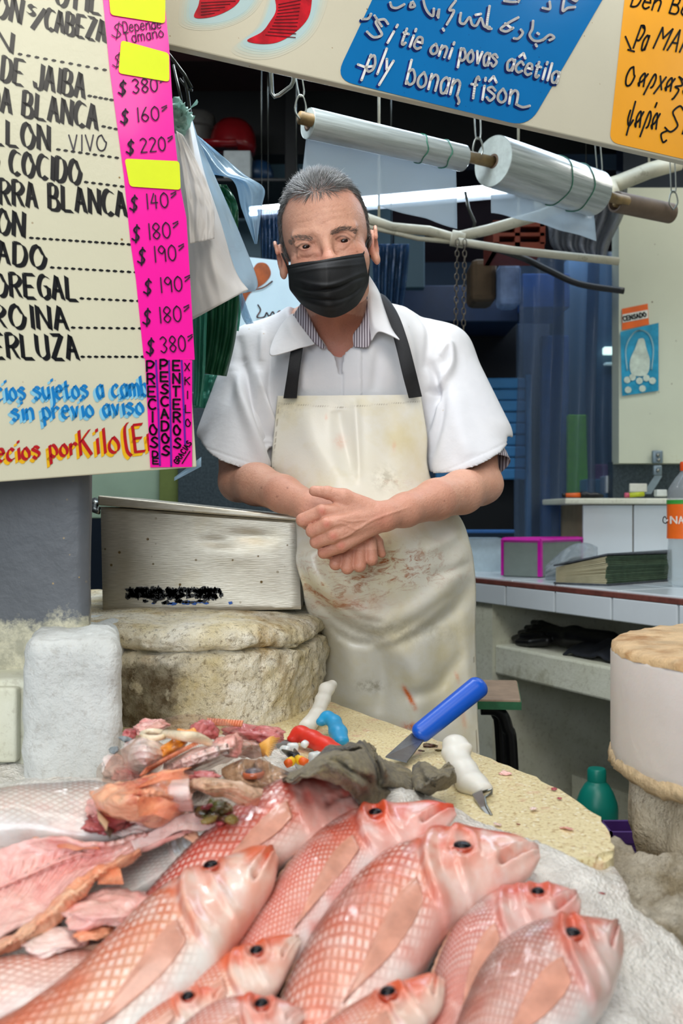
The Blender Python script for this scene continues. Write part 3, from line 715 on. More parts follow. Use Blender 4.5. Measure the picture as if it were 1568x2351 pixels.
# ================================================================ OVERHEAD: hooks, rods, film rolls
M_steel = simple('galvanised_steel', '#8b8d88', .3, metal=1, var=.15, vs=50); M_darksteel = simple('dark_wire', '#3b3c38', .35, metal=1)
M_wood = simple('turned_wood_rod', '#8a6f45', .55, var=.3, vs=60); M_card = simple('brown_cardboard', '#6e5a4a', .75, var=.15, vs=30)
def mat_roll():
    m, t, b = new_mat('rolled_clear_film'); p = t.pos()
    n = t.noise(9, 5, .6, t.scale(p, (.6, .6, 14)))
    c = t.mix(t.mask(n, .3, .7), srgb('#8f9694'), srgb('#c6cccd')); link(t, c, b, 'Base Color'); b.inputs['Roughness'].default_value = .22
    b.inputs['Coat Weight'].default_value = .6; t.l.new(t.bump(n, .0015), b.inputs['Normal']); return m
M_roll = mat_roll(); M_film = film('clear_film_sheet', '#dbe4ea', .46, .2, .9, 26, .0015)
M_rollend = simple('film_roll_end', '#c8d3d0', .3, var=.12, vs=80); M_grn = simple('green_print', '#1f7a5c', .4)
DR = lambda py, z: (ZC-z)*F/(py-CY)
def rodpt(px, py, z=1.885): return W(px, py, (ZC-z)*F/(py-CY))
rod = thing('roll_rod', rodpt(900, 325), 'wooden rod strung under the sign, carrying the film rolls', 'rod')
m = MB(); m.tube([rodpt(688, 270), rodpt(1185, 385)], .012, 12); m.build('pole', M_wood, rod, True)
m = MB(); m.tube([rodpt(1384, 448), rodpt(1440, 462)], .012, 12); m.build('pole', M_wood, rod, True)
def hollow_roll(mm, a, b, r, ri, n=48, taper=1.0):
    ax = (b-a); L = ax.length; mm.lathe(a, [(ri, 0), (r-.001, 0), (r, .001), (r*taper, L-.002), (r*taper-.002, L), (ri, L), (ri, 0)], n, ax, closed=True)
def film_roll(a, b, r, ri, label, cord_px, sheet_rows, tp=1.0):
    th_ = thing('film_roll', a, label, 'plastic roll')
    m = MB(); hollow_roll(m, a, b, r, ri, 56, tp); shade_auto(m.build('roll', M_roll, th_), 40)
    m = MB(); hollow_roll(m, a-(b-a)*.001, a+(b-a)*.004, r*.985, ri*1.05, 48); shade_auto(m.build('roll_end', M_rollend, th_), 40)
    m = MB(); hollow_roll(m, a-(b-a)*.003, b+(b-a)*.003, ri*1.05, ri*.72, 32); m.build('core', M_card, th_, True)
    ax = (b-a).normalized(); x = ax.orthogonal().normalized(); y = ax.cross(x)
    for f in cord_px:
        pts = []
        for k in range(49):
            g = 2*math.pi*k/48; q = a+(b-a)*f+ax*.0025*math.sin(5*g+f*9); rr = r*(1+(tp-1)*f)+.0012; pts.append(q+(x*math.cos(g)+y*math.sin(g))*rr)
        m = MB(); m.tube(pts[:-1], .0011, 6, closed=True); m.build('printed_line', M_grn, th_, True)
    g = []
    n = 30
    for i in range(n+1):
        v = i/n; row = []
        for j in range(41):
            u = j/40; top = sheet_rows[0](u); bot = sheet_rows[1](u); p = top.lerp(bot, v)
            p = p+Vector((0, .004*math.sin(u*17+v*3)*v+.006*nz((u*3, v*2, 1), 1.5, 3)*v, 0)); row.append(p)
        g.append(row)
    sheet('hanging_sheet', g, M_film, th_, .0003)
    return th_
a1, b1 = rodpt(707, 283), rodpt(1064, 364)
def s1t(u): q = a1.lerp(b1, -.01+u*.965); return q+Vector((0, .02, -.012))
def s1b(u):
    px = lerp(690, 1050, u); py = lerp(395, 521, u**1.0)+8*math.sin(u*9); D = s1t(u).y+.01
    return W(px, max(py, 430+u*91), D)
film_roll(a1, b1, .0285, .0135, 'long slim roll of clear film hanging over the man, with its sheet pulled down', (.70, .86), (s1t, s1b), .93)
a2, b2 = rodpt(1132, 370), rodpt(1352, 440)
def s2t(u): q = a2.lerp(b2, -.0+u*1.08); return q+Vector((0, .03, -.02))
def s2b(u): return W(lerp(1128, 1370, u), lerp(488, 553, u**1.1), s2t(u).y+.01)
film_roll(a2, b2+(b2-a2)*.06, .053, .0145, 'thick roll of clear film, to the right of the slim roll', (.58, .80), (s2t, s2b), .98)
a3, b3 = rodpt(1412, 463), rodpt(1540, 490)
th_ = thing('cardboard_tube', a3, 'empty brown cardboard tube on the rod, right of the rolls', 'tube')
m = MB(); hollow_roll(m, a3, b3, .0245, .020, 40); shade_auto(m.build('tube_wall', M_card, th_), 40)
m = MB(); m.tube([a3.lerp(b3, .02)+Vector((0, 0, .0)), b3], .0125, 10); m.build('inner_rod', M_wood, th_, True)
def karab(p, top, label, hook=None):
    """snap link hanging from a wire hook at top down to the rod at p"""
    k = thing('snap_hook', p, label, 'hook')
    q = [p+Vector((0, 0, -.004)), p+Vector((.010, 0, .012)), p+Vector((.007, 0, .034)), p+Vector((0, 0, .042)), p+Vector((-.007, 0, .034)), p+Vector((-.010, 0, .012))]
    pts = [Vector(v) for v in crom([tuple(v) for v in q+[q[0]]], 30)[:-1]]
    m = MB(); m.tube(pts, .0019, 7, closed=True); m.build('link', M_steel, k, True)
    if hook is None:
        q = [top, top+Vector((-.004, 0, -.01)), p+Vector((-.006, 0, .056)), p+Vector((0, 0, .040)), p+Vector((.006, 0, .056)), top+Vector((.003, 0, -.01)), top+Vector((.002, 0, .02))]
        m = MB(); m.tube([Vector(v) for v in crom([tuple(v) for v in q], 30)], .0016, 7); m.build('wire', M_steel, k, True)
    return k
p = rodpt(690, 270); karab(p, W(664, 40, p.y), 'steel snap hook holding the left end of the rod')
p = rodpt(1097, 362); karab(p, W(1090, 120, p.y), 'steel snap hook between the two film rolls')
p = rodpt(1376, 436); karab(p, W(1362, 200, p.y), 'steel snap hook at the right end of the thick roll')
p = rodpt(1546, 478); karab(p, W(1540, 260, p.y), 'steel snap hook at the end of the cardboard tube')
m = MB(); D = 1.47
m.tube([W(618, 60, D), W(624, 214, D), W(630, 222, D), W(640, 219, D), W(668, 198, D), W(674, 186, D), W(672, 80, D)], .0032, 9)
m.build('bent_hook', M_steel, None, True, label='square bent steel rod hook under the sign, left of the rolls', cat='hook')
# ================================================================ HOOK WITH HANGING BAGS (left)
M_bagw = film('milky_white_bag', '#f4f1ee', .93, .35, .5, 14, .003); M_bagb = film('milky_blue_bag', '#c6dcea', .8, .2, .8, 20, .003); M_bagt = film('clear_bluish_bag', '#bcd8ea', .48, .15, .9, 30, .002)
M_bagg = film('green_bag', '#2c6b49', .95, .3, .6, 20, .002); M_bagteal = film('teal_bag', '#5fb39c', .85, .3, .6, 20, .002); M_bagp = film('pale_green_bag', '#b7d8cd', .7, .3, .6, 20, .002)
D = 1.50
m = MB(); m.tube([W(383, 120, D-.03), W(398, 138, D), W(424, 172, D), W(440, 202, D)], .0026, 8); m.tube([W(398, 150, D+.02), W(412, 210, D), W(420, 250, D)], .0022, 8)
m.tube([W(423, 176, D), W(431, 215, D), W(436, 255, D), W(432, 285, D-.005), W(421, 305, D-.01), W(415, 311, D-.015)], .0024, 8); m.tube([W(412, 180, D), W(430, 205, D), W(442, 208, D)], .0018, 8)
m.build('wire_hook', M_darksteel, None, True, label='dark wire meat hooks holding the plastic bags beside the price board', cat='hook')
def drape(name, rows_px, D, mat, label, bulge=.03, folds=6, amp=.006, nrow=44, ncol=36, seed=0, parent=None, group=None, th=.0006, dD=0, pinch=0):
    """hanging plastic: rows (y_left,x_left,y_right,x_right) from the knot down; vertical folds and a bulging belly"""
    R = crom(rows_px, nrow); g = []
    for i, r in enumerate(R):
        v = i/(nrow-1); row = []
        for j in range(ncol):
            u = j/(ncol-1); px = lerp(r[1], r[3], u); py = lerp(r[0], r[2], u)
            d = D+dD*v-bulge*math.sin(math.pi*u)*min(1, v*2)+amp*math.sin(u*folds*2*math.pi+seed+2*v)*(1-.4*v)+.007*fbm((u*3, v*3, seed), 1.4, 2, seed)
            row.append(W(px, py, d))
        g.append(row)
    kw = dict(label=label, cat='plastic bag', group=group) if parent is None else {}
    m = MB(); m.strip(g); o = m.build(name, mat, parent, True, **kw); solid(o, th, 0); return o
drape('plastic_bag', [(250, 404, 256, 436), (300, 400, 300, 446), (400, 398, 400, 470), (500, 420, 505, 505), (620, 430, 620, 540), (735, 440, 665, 570)], 1.50, M_bagw, 'large milky white bag, knotted on the hook beside the price board', .05, 2, .005, seed=1)
drape('plastic_bag', [(260, 402, 270, 440), (330, 402, 330, 460), (420, 415, 420, 500), (520, 425, 530, 548), (600, 435, 640, 590), (680, 520, 668, 585)], 1.55, M_bagb, 'bluish clear bag behind the white bag, bulging to the right', .03, 2, .004, seed=2)
drape('plastic_bag', [(275, 400, 300, 440), (330, 420, 345, 495), (390, 440, 400, 560), (410, 530, 432, 606), (480, 555, 480, 600), (560, 585, 560, 590)], 1.58, M_bagt, 'crisp clear bag corner sticking out to the right behind the others', .02, 2, .004, seed=3)
drape('plastic_bag', [(300, 404, 310, 420), (400, 420, 400, 466), (470, 430, 470, 490), (560, 436, 548, 492)], 1.44, M_bagw, 'folded stack of small white bags in front of the large white bag', .008, 2, .003, seed=4)
drape('plastic_bag', [(420, 470, 425, 520), (470, 480, 470, 545), (540, 510, 535, 546)], 1.60, M_bagg, 'small folded green bag seen through the clear bags', .006, 2, .003, seed=5)
drape('plastic_bag', [(630, 452, 630, 550), (700, 458, 700, 548), (780, 458, 780, 540), (856, 450, 864, 520)], 1.66, M_bagg, 'bundle of dark green bags hanging below the white bag', .01, 5, .007, seed=6)
drape('plastic_bag', [(640, 440, 640, 478), (760, 444, 760, 474), (860, 446, 860, 470), (930, 444, 935, 462)], 1.62, M_bagteal, 'narrow teal bag strip hanging against the price board', .006, 3, .005, seed=7)
drape('plastic_bag', [(640, 536, 640, 556), (700, 540, 700, 554), (760, 535, 760, 548)], 1.68, M_bagteal, 'thin teal bag edge hanging right of the dark green bags', .004, 1, .003, seed=8)
drape('plastic_bag', [(860, 450, 860, 520), (900, 446, 900, 508), (936, 446, 938, 500)], 1.72, M_bagteal, 'lower teal green bag bundle above the man\'s sleeve', .01, 4, .005, seed=9)
drape('plastic_bag', [(670, 548, 672, 556), (720, 554, 720, 572), (745, 565, 742, 582)], 1.60, M_bagt, 'clear bag handle hanging down to the man\'s shoulder', .003, 1, .002, seed=10)
# knot of bags at the hook: crumpled ears
def knot():
    m = MB(); R = random.Random(4)
    for k in range(7):
        a = R.uniform(0, 6.28); c = W(410+R.uniform(-8, 8), 268+R.uniform(-20, 18), 1.47+R.uniform(-.01, .02)); g = []
        for i in range(9):
            row = []
            for j in range(9):
                u, v = i/8-.5, j/8-.5; q = Vector((u*.034, .010*fbm((u*4+k, v*4, k), 1.5, 3), v*.030)); q.rotate(Matrix.Rotation(a, 3, 'Y').to_quaternion()); row.append(c+q)
            g.append(row)
        m.strip(g)
    g = [[W(lerp(412, 452, u)+3*math.sin(v*3), lerp(lerp(262, 240, u), lerp(280, 228, u), 1-v), 1.47-.006*math.sin(u*6)) for v in (0, .5, 1)] for u in [i/8 for i in range(9)]]
    m.strip(g); g = [[W(lerp(398, 412, v), lerp(222, 262, u), 1.475+.004*math.sin(u*7+v*3)) for v in (0, .5, 1)] for u in [i/8 for i in range(9)]]
    m.strip(g); o = m.build('bag_knot', M_bagp, None, True, label='crumpled pale green knot of bag handles on the hook', cat='plastic bag'); solid(o, .0005)
knot()
g = [[W(lerp(400, 462, u), lerp(1100, 1060, u)+(8+14*u)*v, 1.236-.003*u) for v in (-.5, 0, .5)] for u in [i/10 for i in range(11)]]
o = sheet('plastic_scrap', g, M_bagt, None, .0004, label='torn clear plastic scrap under the lower right corner of the price board', cat='plastic scrap')
# ================================================================ BACK STALL
def boxpx(name, x0, y0, x1, y1, D, dep, mat, parent=None, bev=.003, **kw):
    a = W(x0, y1, D); b = W(x1, y0, D)
    m = MB(); m.box(((a.x+b.x)/2, D+dep/2, (a.z+b.z)/2), (abs(b.x-a.x), dep, abs(b.z-a.z)))
    o = m.build(name, mat, parent, False, **kw)
    if bev: bevel(o, bev)
    return o
boxpx('wall_back_left_panel'.replace('_left_panel', ''), 385, 180, 900, 1000, 3.6, .04, M_teal, kind='structure')
boxpx('trim_13', 654, 120, 682, 1000, 3.3, .06, M_beam, kind='structure')
boxpx('trim_14', 905, 520, 975, 660, 3.4, .05, M_teal, kind='structure')
boxpx('trim_15', 205, 1050, 395, 1190, 2.9, .08, M_green_wall, kind='structure')
boxpx('trim_16', 365, 1050, 410, 1190, 2.85, .05, simple('olive_wall', '#6d7c3f', .6), kind='structure')
boxpx('trim_17', 408, 900, 720, 1260, 2.8, .05, M_granite, kind='structure')
sh = boxpx('wall_shelf', 425, 408, 660, 416, 3.15, .4, M_beam, label='dark shelf against the teal panel, left of the man', cat='shelf')
boxpx('storage_box', 513, 345, 575, 408, 3.2, .15, simple('grey_white_box', '#9fa5a6', .6), label='pale grey box on the dark shelf', cat='box')
hc = W(533, 312, 3.25)
m = MB(); m.lathe((hc.x, 3.28, hc.z-.045), [(.072, 0), (.075, .02), (.074, .05), (.064, .08), (.045, .10), (.02, .108), (0, .11)], 30)
m.box((hc.x-.04, 3.21, hc.z-.045), (.12, .08, .012)); hl = m.build('red_helmet', simple('glossy_dark_red', '#6d0f14', .25), None, True, label='dark red rounded helmet lying on the pale grey box', cat='helmet')
cc = W(452, 300, 3.3); m = MB(); m.lathe((cc.x, 3.3, cc.z-.16), [(.05, 0), (.052, .01), (.052, .16), (.062, .165), (.062, .2), (.055, .21), (0, .21)], 30)
shade_auto(m.build('metal_canister', simple('dull_tin', '#6d6a66', .4, metal=.6), None, label='dull tin canister standing left of the red helmet', cat='canister'))
hc = W(592, 405, 3.3); m = MB(); m.lathe((hc.x, 3.3, hc.z-.02), [(.05, 0), (.052, .03), (.04, .06), (0, .075)], 24); m.build('blue_bowl', simple('dark_blue_plastic', '#12304f', .4), None, True, label='dark blue rounded bowl on the shelf, right of the pale grey box', cat='bowl')
# food poster behind the man's shoulder
D = 2.5; pp = thing('food_poster', W(640, 745, D), 'white and blue poster with an orange fried food picture, behind the man\'s left shoulder side', 'poster')
BP = Board(W(560, 590, D), W(700, 605, D), W(560, 760, D))
m = MB(); fillpx(m, BP, [(530, 586), (694, 604), (694, 790), (530, 790)], 0); mp_ = simple('glowing_white_poster', '#c5dae6', .18, var=.12, vs=6); mp_.node_tree.nodes['Principled BSDF'].inputs['Emission Color'].default_value = (.5, .75, .9, 1); mp_.node_tree.nodes['Principled BSDF'].inputs['Emission Strength'].default_value = .45; o = m.build('sheet', mp_, pp); solid(o, .002, 0)  # emission added to brighten the sheet; nothing shines from behind it
for (cx0, cz0) in ((600, 596), (680, 606)): m = MB(); m.tube([W(cx0, cz0, D+.004), Vector((W(cx0, cz0, D).x, D+.004, 2.62))], .0012, 5); m.build('hanging_cord', M_darksteel, pp, True)
m = MB(); fillpx(m, BP, S((575, 630), (590, 605), (612, 606), (622, 628), (610, 648), (590, 662), (572, 676), (560, 700), (545, 730), (538, 700), (560, 650)), .004); m.build('picture', simple('orange_fried_food', '#b4571d', .4, var=.5, vs=22), pp)
M_pin = simple('brown_poster_ink', '#a8694c', .4)
m = MB(); pen(m, BP, [S((560, 668), (600, 662), (625, 646))], .006, 3.5); m.build('picture', M_pin, pp)
m = MB(); pen(m, BP, [S((592, 700), (598, 712), (590, 728), (606, 728), (612, 718), (618, 726), (626, 716), (632, 724), (642, 714), (652, 722))], .006, 3.2); m.build('picture', M_pin, pp, label='blurred brown script on the poster')
# LED strip lamp
led = thing('strip_lamp', W(1000, 455, 2.7), 'long white LED strip lamp glowing behind the hanging film', 'lamp')
A_, B_ = W(575, 491, 2.75), W(1182, 437, 2.55); dx = (B_-A_)
m = MB(); m.tube([A_, B_], .018, 4); m.build('housing', simple('lamp_housing', '#c9d2da', .4), led)
m = MB()
for r in range(2):
    for k in range(92):
        c = A_.lerp(B_, (k+.5)/92)+Vector((0, -.02, .008-.014*r)); m.lathe(c, [(.0058, 0), (.004, .0022), (0, .003)], 8, Vector((0, -1, -.2)))
m.build('diodes', emit('led_white', '#f0f7ff', 16), led, True, kind='stuff')
m = MB(); m.add([A_+Vector((0, -.019, -.012)), B_+Vector((0, -.019, -.012)), B_+Vector((0, -.019, .014)), A_+Vector((0, -.019, .014))], [(0, 1, 2, 3)]); m.build('light_strip', emit('led_strip', '#e6f2ff', 9), led)
# painted pipes
M_pipe = simple('cream_painted_pipe', '#b9b29c', .5, var=.15, vs=20, dirt='#6b6047', dirts=30, dirtlo=.6)
m = MB(); m.tube([W(*q, 2.5) for q in ((840, 500), (900, 522), (985, 530), (1048, 548))], .0125, 12); m.tube([W(*q, 2.45) for q in ((1040, 546), (1120, 528), (1240, 494), (1300, 470))], .0135, 12)
m.tube([W(*q, 2.5) for q in ((842, 520), (960, 548), (1050, 556))], .006, 8); m.tube([W(*q, 2.42) for q in ((1052, 555), (1180, 575), (1420, 600))], .010, 8)
m.tube([W(1036, 546, 2.45), W(1066, 552, 2.45)], .02, 12)
for hx_, hy_, hd__ in ((870, 510, 2.5), (1190, 505, 2.45)): q = W(hx_, hy_, hd__); m.tube([q, Vector((q.x, q.y, 2.62))], .003, 6)
m.build('pipe_run', M_pipe, None, True, label='cream painted pipes crossing behind the man, with a joint above the chain', cat='pipe')
m = MB(); m.tube([W(*q, 2.7) for q in ((1230, 478), (1310, 455), (1420, 420), (1490, 392), (1560, 372))], .022, 14); m.tube([W(*q, 2.69) for q in ((1392, 455), (1400, 440), (1392, 424))], .026, 12)
q = W(1490, 392, 2.7); m.tube([q, Vector((q.x, q.y, 2.62))], .003, 6)
m.build('pipe_run', M_pipe, None, True, label='pale pipe running up to the right behind the cardboard tube', cat='pipe')
m = MB(); m.box(W(1388, 424, 2.64), (.008, .01, .055)); q = W(1388, 410, 2.64); m.tube([q, q+Vector((.01, .04, .02))], .002, 5); m.build('small_lamp', emit('small_led', '#f4fbff', 14), None, label='tiny bright LED lamp right of the thick roll', cat='lamp')
# chain
ch = thing('hanging_chain', W(1058, 700, 2.4), 'rusty double steel chain hanging from the pipe joint, behind the man', 'chain')
M_chain = simple('rusty_chain', '#5d554a', .45, metal=.8, var=.4, vs=80); base_link = None
for ci, (xa, xb) in enumerate(((1050, 1045), (1067, 1063))):
    for k in range(20):
        c = W(lerp(xa, xb, k/19), 566+k*13.2, 2.4)
        if base_link is None:
            m = MB(); q = [(0, 0, .0085), (.0042, 0, .005), (.0042, 0, -.005), (0, 0, -.0085), (-.0042, 0, -.005), (-.0042, 0, .005)]
            m.tube([Vector(v) for v in crom(q+[q[0]], 13)[:-1]], .0014, 5, closed=True); base_link = m.build('link', M_chain, ch, True); base_link.location = c-Vector(ch.location)
        else:
            o = base_link.copy(); COL.objects.link(o); o.parent = ch; o.location = c-Vector(ch.location); o.rotation_euler = (0, 0, (k % 2)*1.4+.2)
m = MB(); m.tube([W(*q, 2.45) for q in ((1068, 440), (1076, 480), (1090, 510), (1086, 530))], .004, 8); m.build('cable_tie_hook', M_darksteel, None, True, label='dark wire hanger on the pipe above the chain', cat='hook')
m = MB(); m.tube([Vector(v) for v in crom([tuple(W(1060, 553, 2.46)), tuple(W(1120, 566, 2.52))]+[tuple(W(*q, 2.6)) for q in ((1200, 592), (1262, 622), (1330, 652), (1432, 668))], 30)], .009, 8); m.build('black_cable', simple('black_rubber', '#0b0b0c', .5), None, True, label='black cable sagging across behind the clear curtain', cat='cable')
# crumpled clear bags hanging behind
def drape2(px, D, mat, label, seed, folds=5, amp=.02):
    root = thing('plastic_bag', W(px[-1][1], px[-1][0], D), label, 'plastic bag'); drape('film', px, D, mat, '', .02, folds, amp, seed=seed, parent=root)
    q = W((px[0][1]+px[0][3])/2, (px[0][0]+px[0][2])/2+2, D); m = MB(); m.tube([q, Vector((q.x, q.y, 2.62))], .0012, 5); m.build('hanging_cord', M_darksteel, root, True); return root
M_shine = film('shiny_blue_film', '#3c5f86', .55, .06, 1.0, 18, .006)
drape2([(560, 856, 560, 940), (620, 856, 620, 936), (700, 862, 710, 925), (760, 880, 760, 915)], 2.6, M_shine, 'shiny blue-tinted clear film hanging right beside the man\'s ear', 11)
drape2([(480, 590, 480, 640), (540, 596, 540, 640), (600, 600, 610, 636)], 2.6, M_shine, 'shiny clear film hanging left of the man\'s head', 12)
drape2([(470, 1250, 400, 1440), (520, 1258, 480, 1436), (570, 1270, 560, 1400), (600, 1330, 605, 1390)], 2.75, film('grey_film', '#8d8f96', .5, .15, .8, 16, .008), 'greyish clear bag bunched under the ceiling, right of the pipes', 13)
# orange-red perforated crate hung behind
rc = thing('red_crate', W(1190, 570, 2.95), 'orange-red slotted plastic crate hung behind the pipes', 'crate')
M_rc = simple('orange_red_plastic', '#7c3018', .5)
m = MB()
for x0, y0, x1, y1 in ((1132, 508, 1146, 572), (1240, 500, 1252, 560), (1132, 506, 1250, 520), (1134, 556, 1250, 572), (1182, 508, 1194, 570), (1146, 534, 1250, 542)):
    a = W(x0, y1, 2.95); b = W(x1, y0, 2.95); m.box(((a.x+b.x)/2, 3.05, (a.z+b.z)/2), (b.x-a.x, .2, b.z-a.z))
m.build('crate_body', M_rc, rc)
# black block for the dark stall opening, blue shutter and blue clutter
boxpx('trim_18', 905, 655, 1192, 738, 3.6, .3, simple('blue_fascia', '#0d2340', .5), kind='structure')
boxpx('stall_shade_block', 925, 738, 1186, 868, 3.9, .5, simple('niche_shade_black', '#05060c', .8), label='black unlit stall cabinet behind the man\'s right shoulder side', cat='niche')  # solid black block put in for the shade of the niche
shu = thing('roller_shutter', (W(1130, 1095, 3.8).x, 3.8, 0), 'blue horizontal slatted shutter door behind the man, right side', 'shutter')
M_shut = simple('blue_shutter', '#4488bb', .45, var=.1, vs=8)
for k in range(9):
    y = 868+k*26; a = W(1000, y+25, 3.8); b = W(1206, y, 3.8); m = MB(); m.box(((a.x+b.x)/2, 3.8+(k % 2)*.004, (a.z+b.z)/2), (b.x-a.x, .02, (b.z-a.z)*.97)); bevel(m.build('slat', M_shut, shu), .006)
a = W(1206, 860, 3.8); m = MB(); m.box((a.x+.012, 3.81, a.z/2), (.02, .03, a.z)); m.build('guide_rail', M_shut, shu)
boxpx('trim_19', 1062, 1095, 1180, 1222, 3.9, .1, simple('black_panel', '#07080b', .7), kind='structure')
boxpx('steel_rail', 1060, 1216, 1182, 1224, 3.0, .02, simple('blue_steel', '#2b5f9c', .3), label='thin blue steel rail behind the apron, right side', cat='rail')
boxpx('white_tub', 1050, 1236, 1156, 1318, 3.02, .12, simple('pale_blue_tub', '#b4c6cf', .35), label='pale bluish tub behind the apron, left of the pink-taped block', cat='tub')
boxpx('cardboard_sack', 1082, 592, 1142, 690, 3.3, .15, simple('brown_sack', '#54432f', .8), label='brown sack hanging behind the chain', cat='sack', bev=.02)
boxpx('cloth_bundle', 1146, 600, 1198, 700, 3.25, .1, simple('bluish_white_cloth', '#8099c4', .7, var=.25, vs=20), label='bluish white cloth bundle right of the brown sack', cat='cloth', bev=.02)
boxpx('blue_box', 1200, 628, 1308, 706, 3.5, .3, simple('bright_blue_plastic', '#0b57a8', .5, var=.1), label='bright blue plastic box high behind the curtain', cat='box')
boxpx('trim_20', 1200, 706, 1262, 1240, 4.0, .1, simple('dark_blue_post', '#10223c', .6), kind='structure')
boxpx('blue_banner', 1244, 770, 1306, 1850, 3.75, .04, simple('mid_blue_sheet', '#1d4f8a', .6, var=.2), label='mid blue hanging sheet behind the clear curtain', cat='banner')
boxpx('trim_21', 1306, 590, 1436, 1240, 4.1, .1, simple('slate_blue_wall', '#2a4658', .6, var=.25, vs=3), kind='structure')
boxpx('lime_banner', 1304, 952, 1350, 1140, 3.7, .03, simple('lime_sheet', '#9be81e', .6), label='lime green vertical sheet behind the clear curtain', cat='banner')
boxpx('pink_box', 1358, 1066, 1422, 1106, 3.7, .15, simple('dull_pink', '#8e4b74', .6), label='dull pink box far behind, left of the cream panel', cat='box')
boxpx('pale_box', 1346, 1100, 1420, 1860, 3.6, .15, simple('pale_blue_box', '#79a9c6', .6), label='pale blue box under the dull pink box', cat='box')
boxpx('paper_stack', 1392, 1092, 1421, 1132, 3.25, .08, simple('white_paper', '#d5dadd', .7), label='white paper stack on the ledge, left of the granite', cat='paper')
boxpx('tube_lamp', 1388, 796, 1440, 812, 4.06, .035, emit('tube_light', '#e6ffe9', 5), label='short glowing tube lamp behind the curtain, left of the blue card', cat='lamp')
boxpx('tube_lamp', 1390, 832, 1432, 836, 4.06, .035, emit('tube_light_dim', '#cfe9e0', 1.2), label='faint second lamp line under the glowing tube lamp', cat='lamp')
# clear strip curtain
cu = thing('strip_curtain', W(1300, 1235, 3.15), 'hazy blue-tinted clear plastic curtain left of the cream panel', 'curtain')
M_cur = film('curtain_film', '#8fa0b4', .22, .25, .8, 7, .004)
for (xa, xb, sd) in ((1186, 1290, 1), (1268, 1372, 2), (1350, 1430, 3)):
    g = []
    for i in range(30):
        v = i/29; row = []
        for j in range(20):
            u = j/19; row.append(W(lerp(xa, xb, u)+6*math.sin(v*4+sd), lerp(578, 1240, v), 3.18+.02*sd+.02*math.sin(u*9+sd+v)+.02*nz((u*2, v*3, sd), 1)))
        g.append(row)
    sheet('strip', g, M_cur, cu, .0006)
# ================================================================ CREAM PANEL: sticker and card
BPn = Board(W(1430, 700, 3.118), W(1560, 700, 3.118), W(1430, 900, 3.118))
stk = thing('census_sticker', BPn.at(1458, 757), 'orange and white sticker reading CENSADO on the cream panel', 'sticker')
m = MB(); fillpx(m, BPn, [(1428, 709), (1487, 697), (1490, 745), (1428, 758)], .001); solid(m.build('sheet', simple('orange_sticker', '#e8661c', .4), stk), .0008, 1)
m = MB(); fillpx(m, BPn, [(1429, 722), (1487, 711), (1488, 730), (1429, 741)], .003); m.build('band', simple('sticker_white', '#dcdcd2', .4), stk)
m = MB(); pen(m, BPn, textpx('CENSADO', 1432, 737, 1484, 726, 10), .0042, 2.6); m.build('lettering', I_black, stk)
cd = thing('blue_picture_card', BPn.at(1468, 905), 'bright blue card with a pale figure picture, taped under the orange sticker', 'card')
m = MB(); fillpx(m, BPn, [(1424, 762), (1512, 741), (1512, 897), (1428, 909)], .005); solid(m.build('sheet', simple('cyan_card', '#2a94b8', .3, var=.35, vs=18), cd), .0012, 1)
m = MB(); pen(m, BPn, [S((1440, 850), (1437, 800), (1452, 768), (1470, 758), (1490, 768), (1500, 800), (1496, 848))], .0076, 3)
m.build('picture', simple('pale_cyan_print', '#a9d5dd', .4), cd)
m = MB()
fillpx(m, BPn, S((1466, 778), (1478, 778), (1484, 800), (1492, 830), (1484, 860), (1452, 860), (1446, 830), (1458, 800)), .0078)
for (x, y) in ((1440, 872), (1452, 866), (1468, 874), (1484, 868), (1498, 874), (1442, 895), (1475, 892)): fillpx(m, BPn, [(x+8*math.cos(k*.785), y+8*math.sin(k*.785)) for k in range(8)], .0084)
m.build('picture', simple('pale_figure_print', '#c3cfc0', .4, var=.2, vs=40), cd)
# ================================================================ THE FISHMONGER
def topx(V):  # world points -> photo pixels
    V = np.asarray(V); return np.stack([V[:, 0]*F/V[:, 1]+CX, -(V[:, 2]-ZC)*F/V[:, 1]+CY], 1)
def seg_dist(P, line):
    """distance in pixels to a polyline and position along it (0..1)"""
    L = np.asarray(line, float); best = np.full(len(P), 1e9); par = np.zeros(len(P)); n = len(L)-1
    for i in range(n):
        a, b = L[i], L[i+1]; ab = b-a; t = np.clip(((P-a)@ab)/max(ab@ab, 1e-9), 0, 1); d = np.hypot(*(P-a-t[:, None]*ab).T)
        m = d < best; best[m] = d[m]; par[m] = (i+t[m])/n
    return best, par
def ridge(P, line, w_, taper=True):
    ln = crom([(x, y, 0) for x, y in line], 5*len(line))[:, :2]
    d, t = seg_dist(P, ln); g = np.exp(-(d/w_)**2)
    return g*(np.sin(np.pi*np.clip(t*.94+.03, 0, 1))**.6 if taper else 1)
def vnormals(V, Fc):
    Fc = np.asarray(Fc); a = V[Fc[:, 2]]-V[Fc[:, 0]]; b = V[Fc[:, 3]]-V[Fc[:, 1]]; n = np.cross(a, b); N = np.zeros_like(V)
    for k in range(4): 
        for d in range(3): N[:, d] += np.bincount(Fc[:, k], n[:, d], len(V))
    return N/np.maximum(np.linalg.norm(N, axis=1), 1e-12)[:, None]
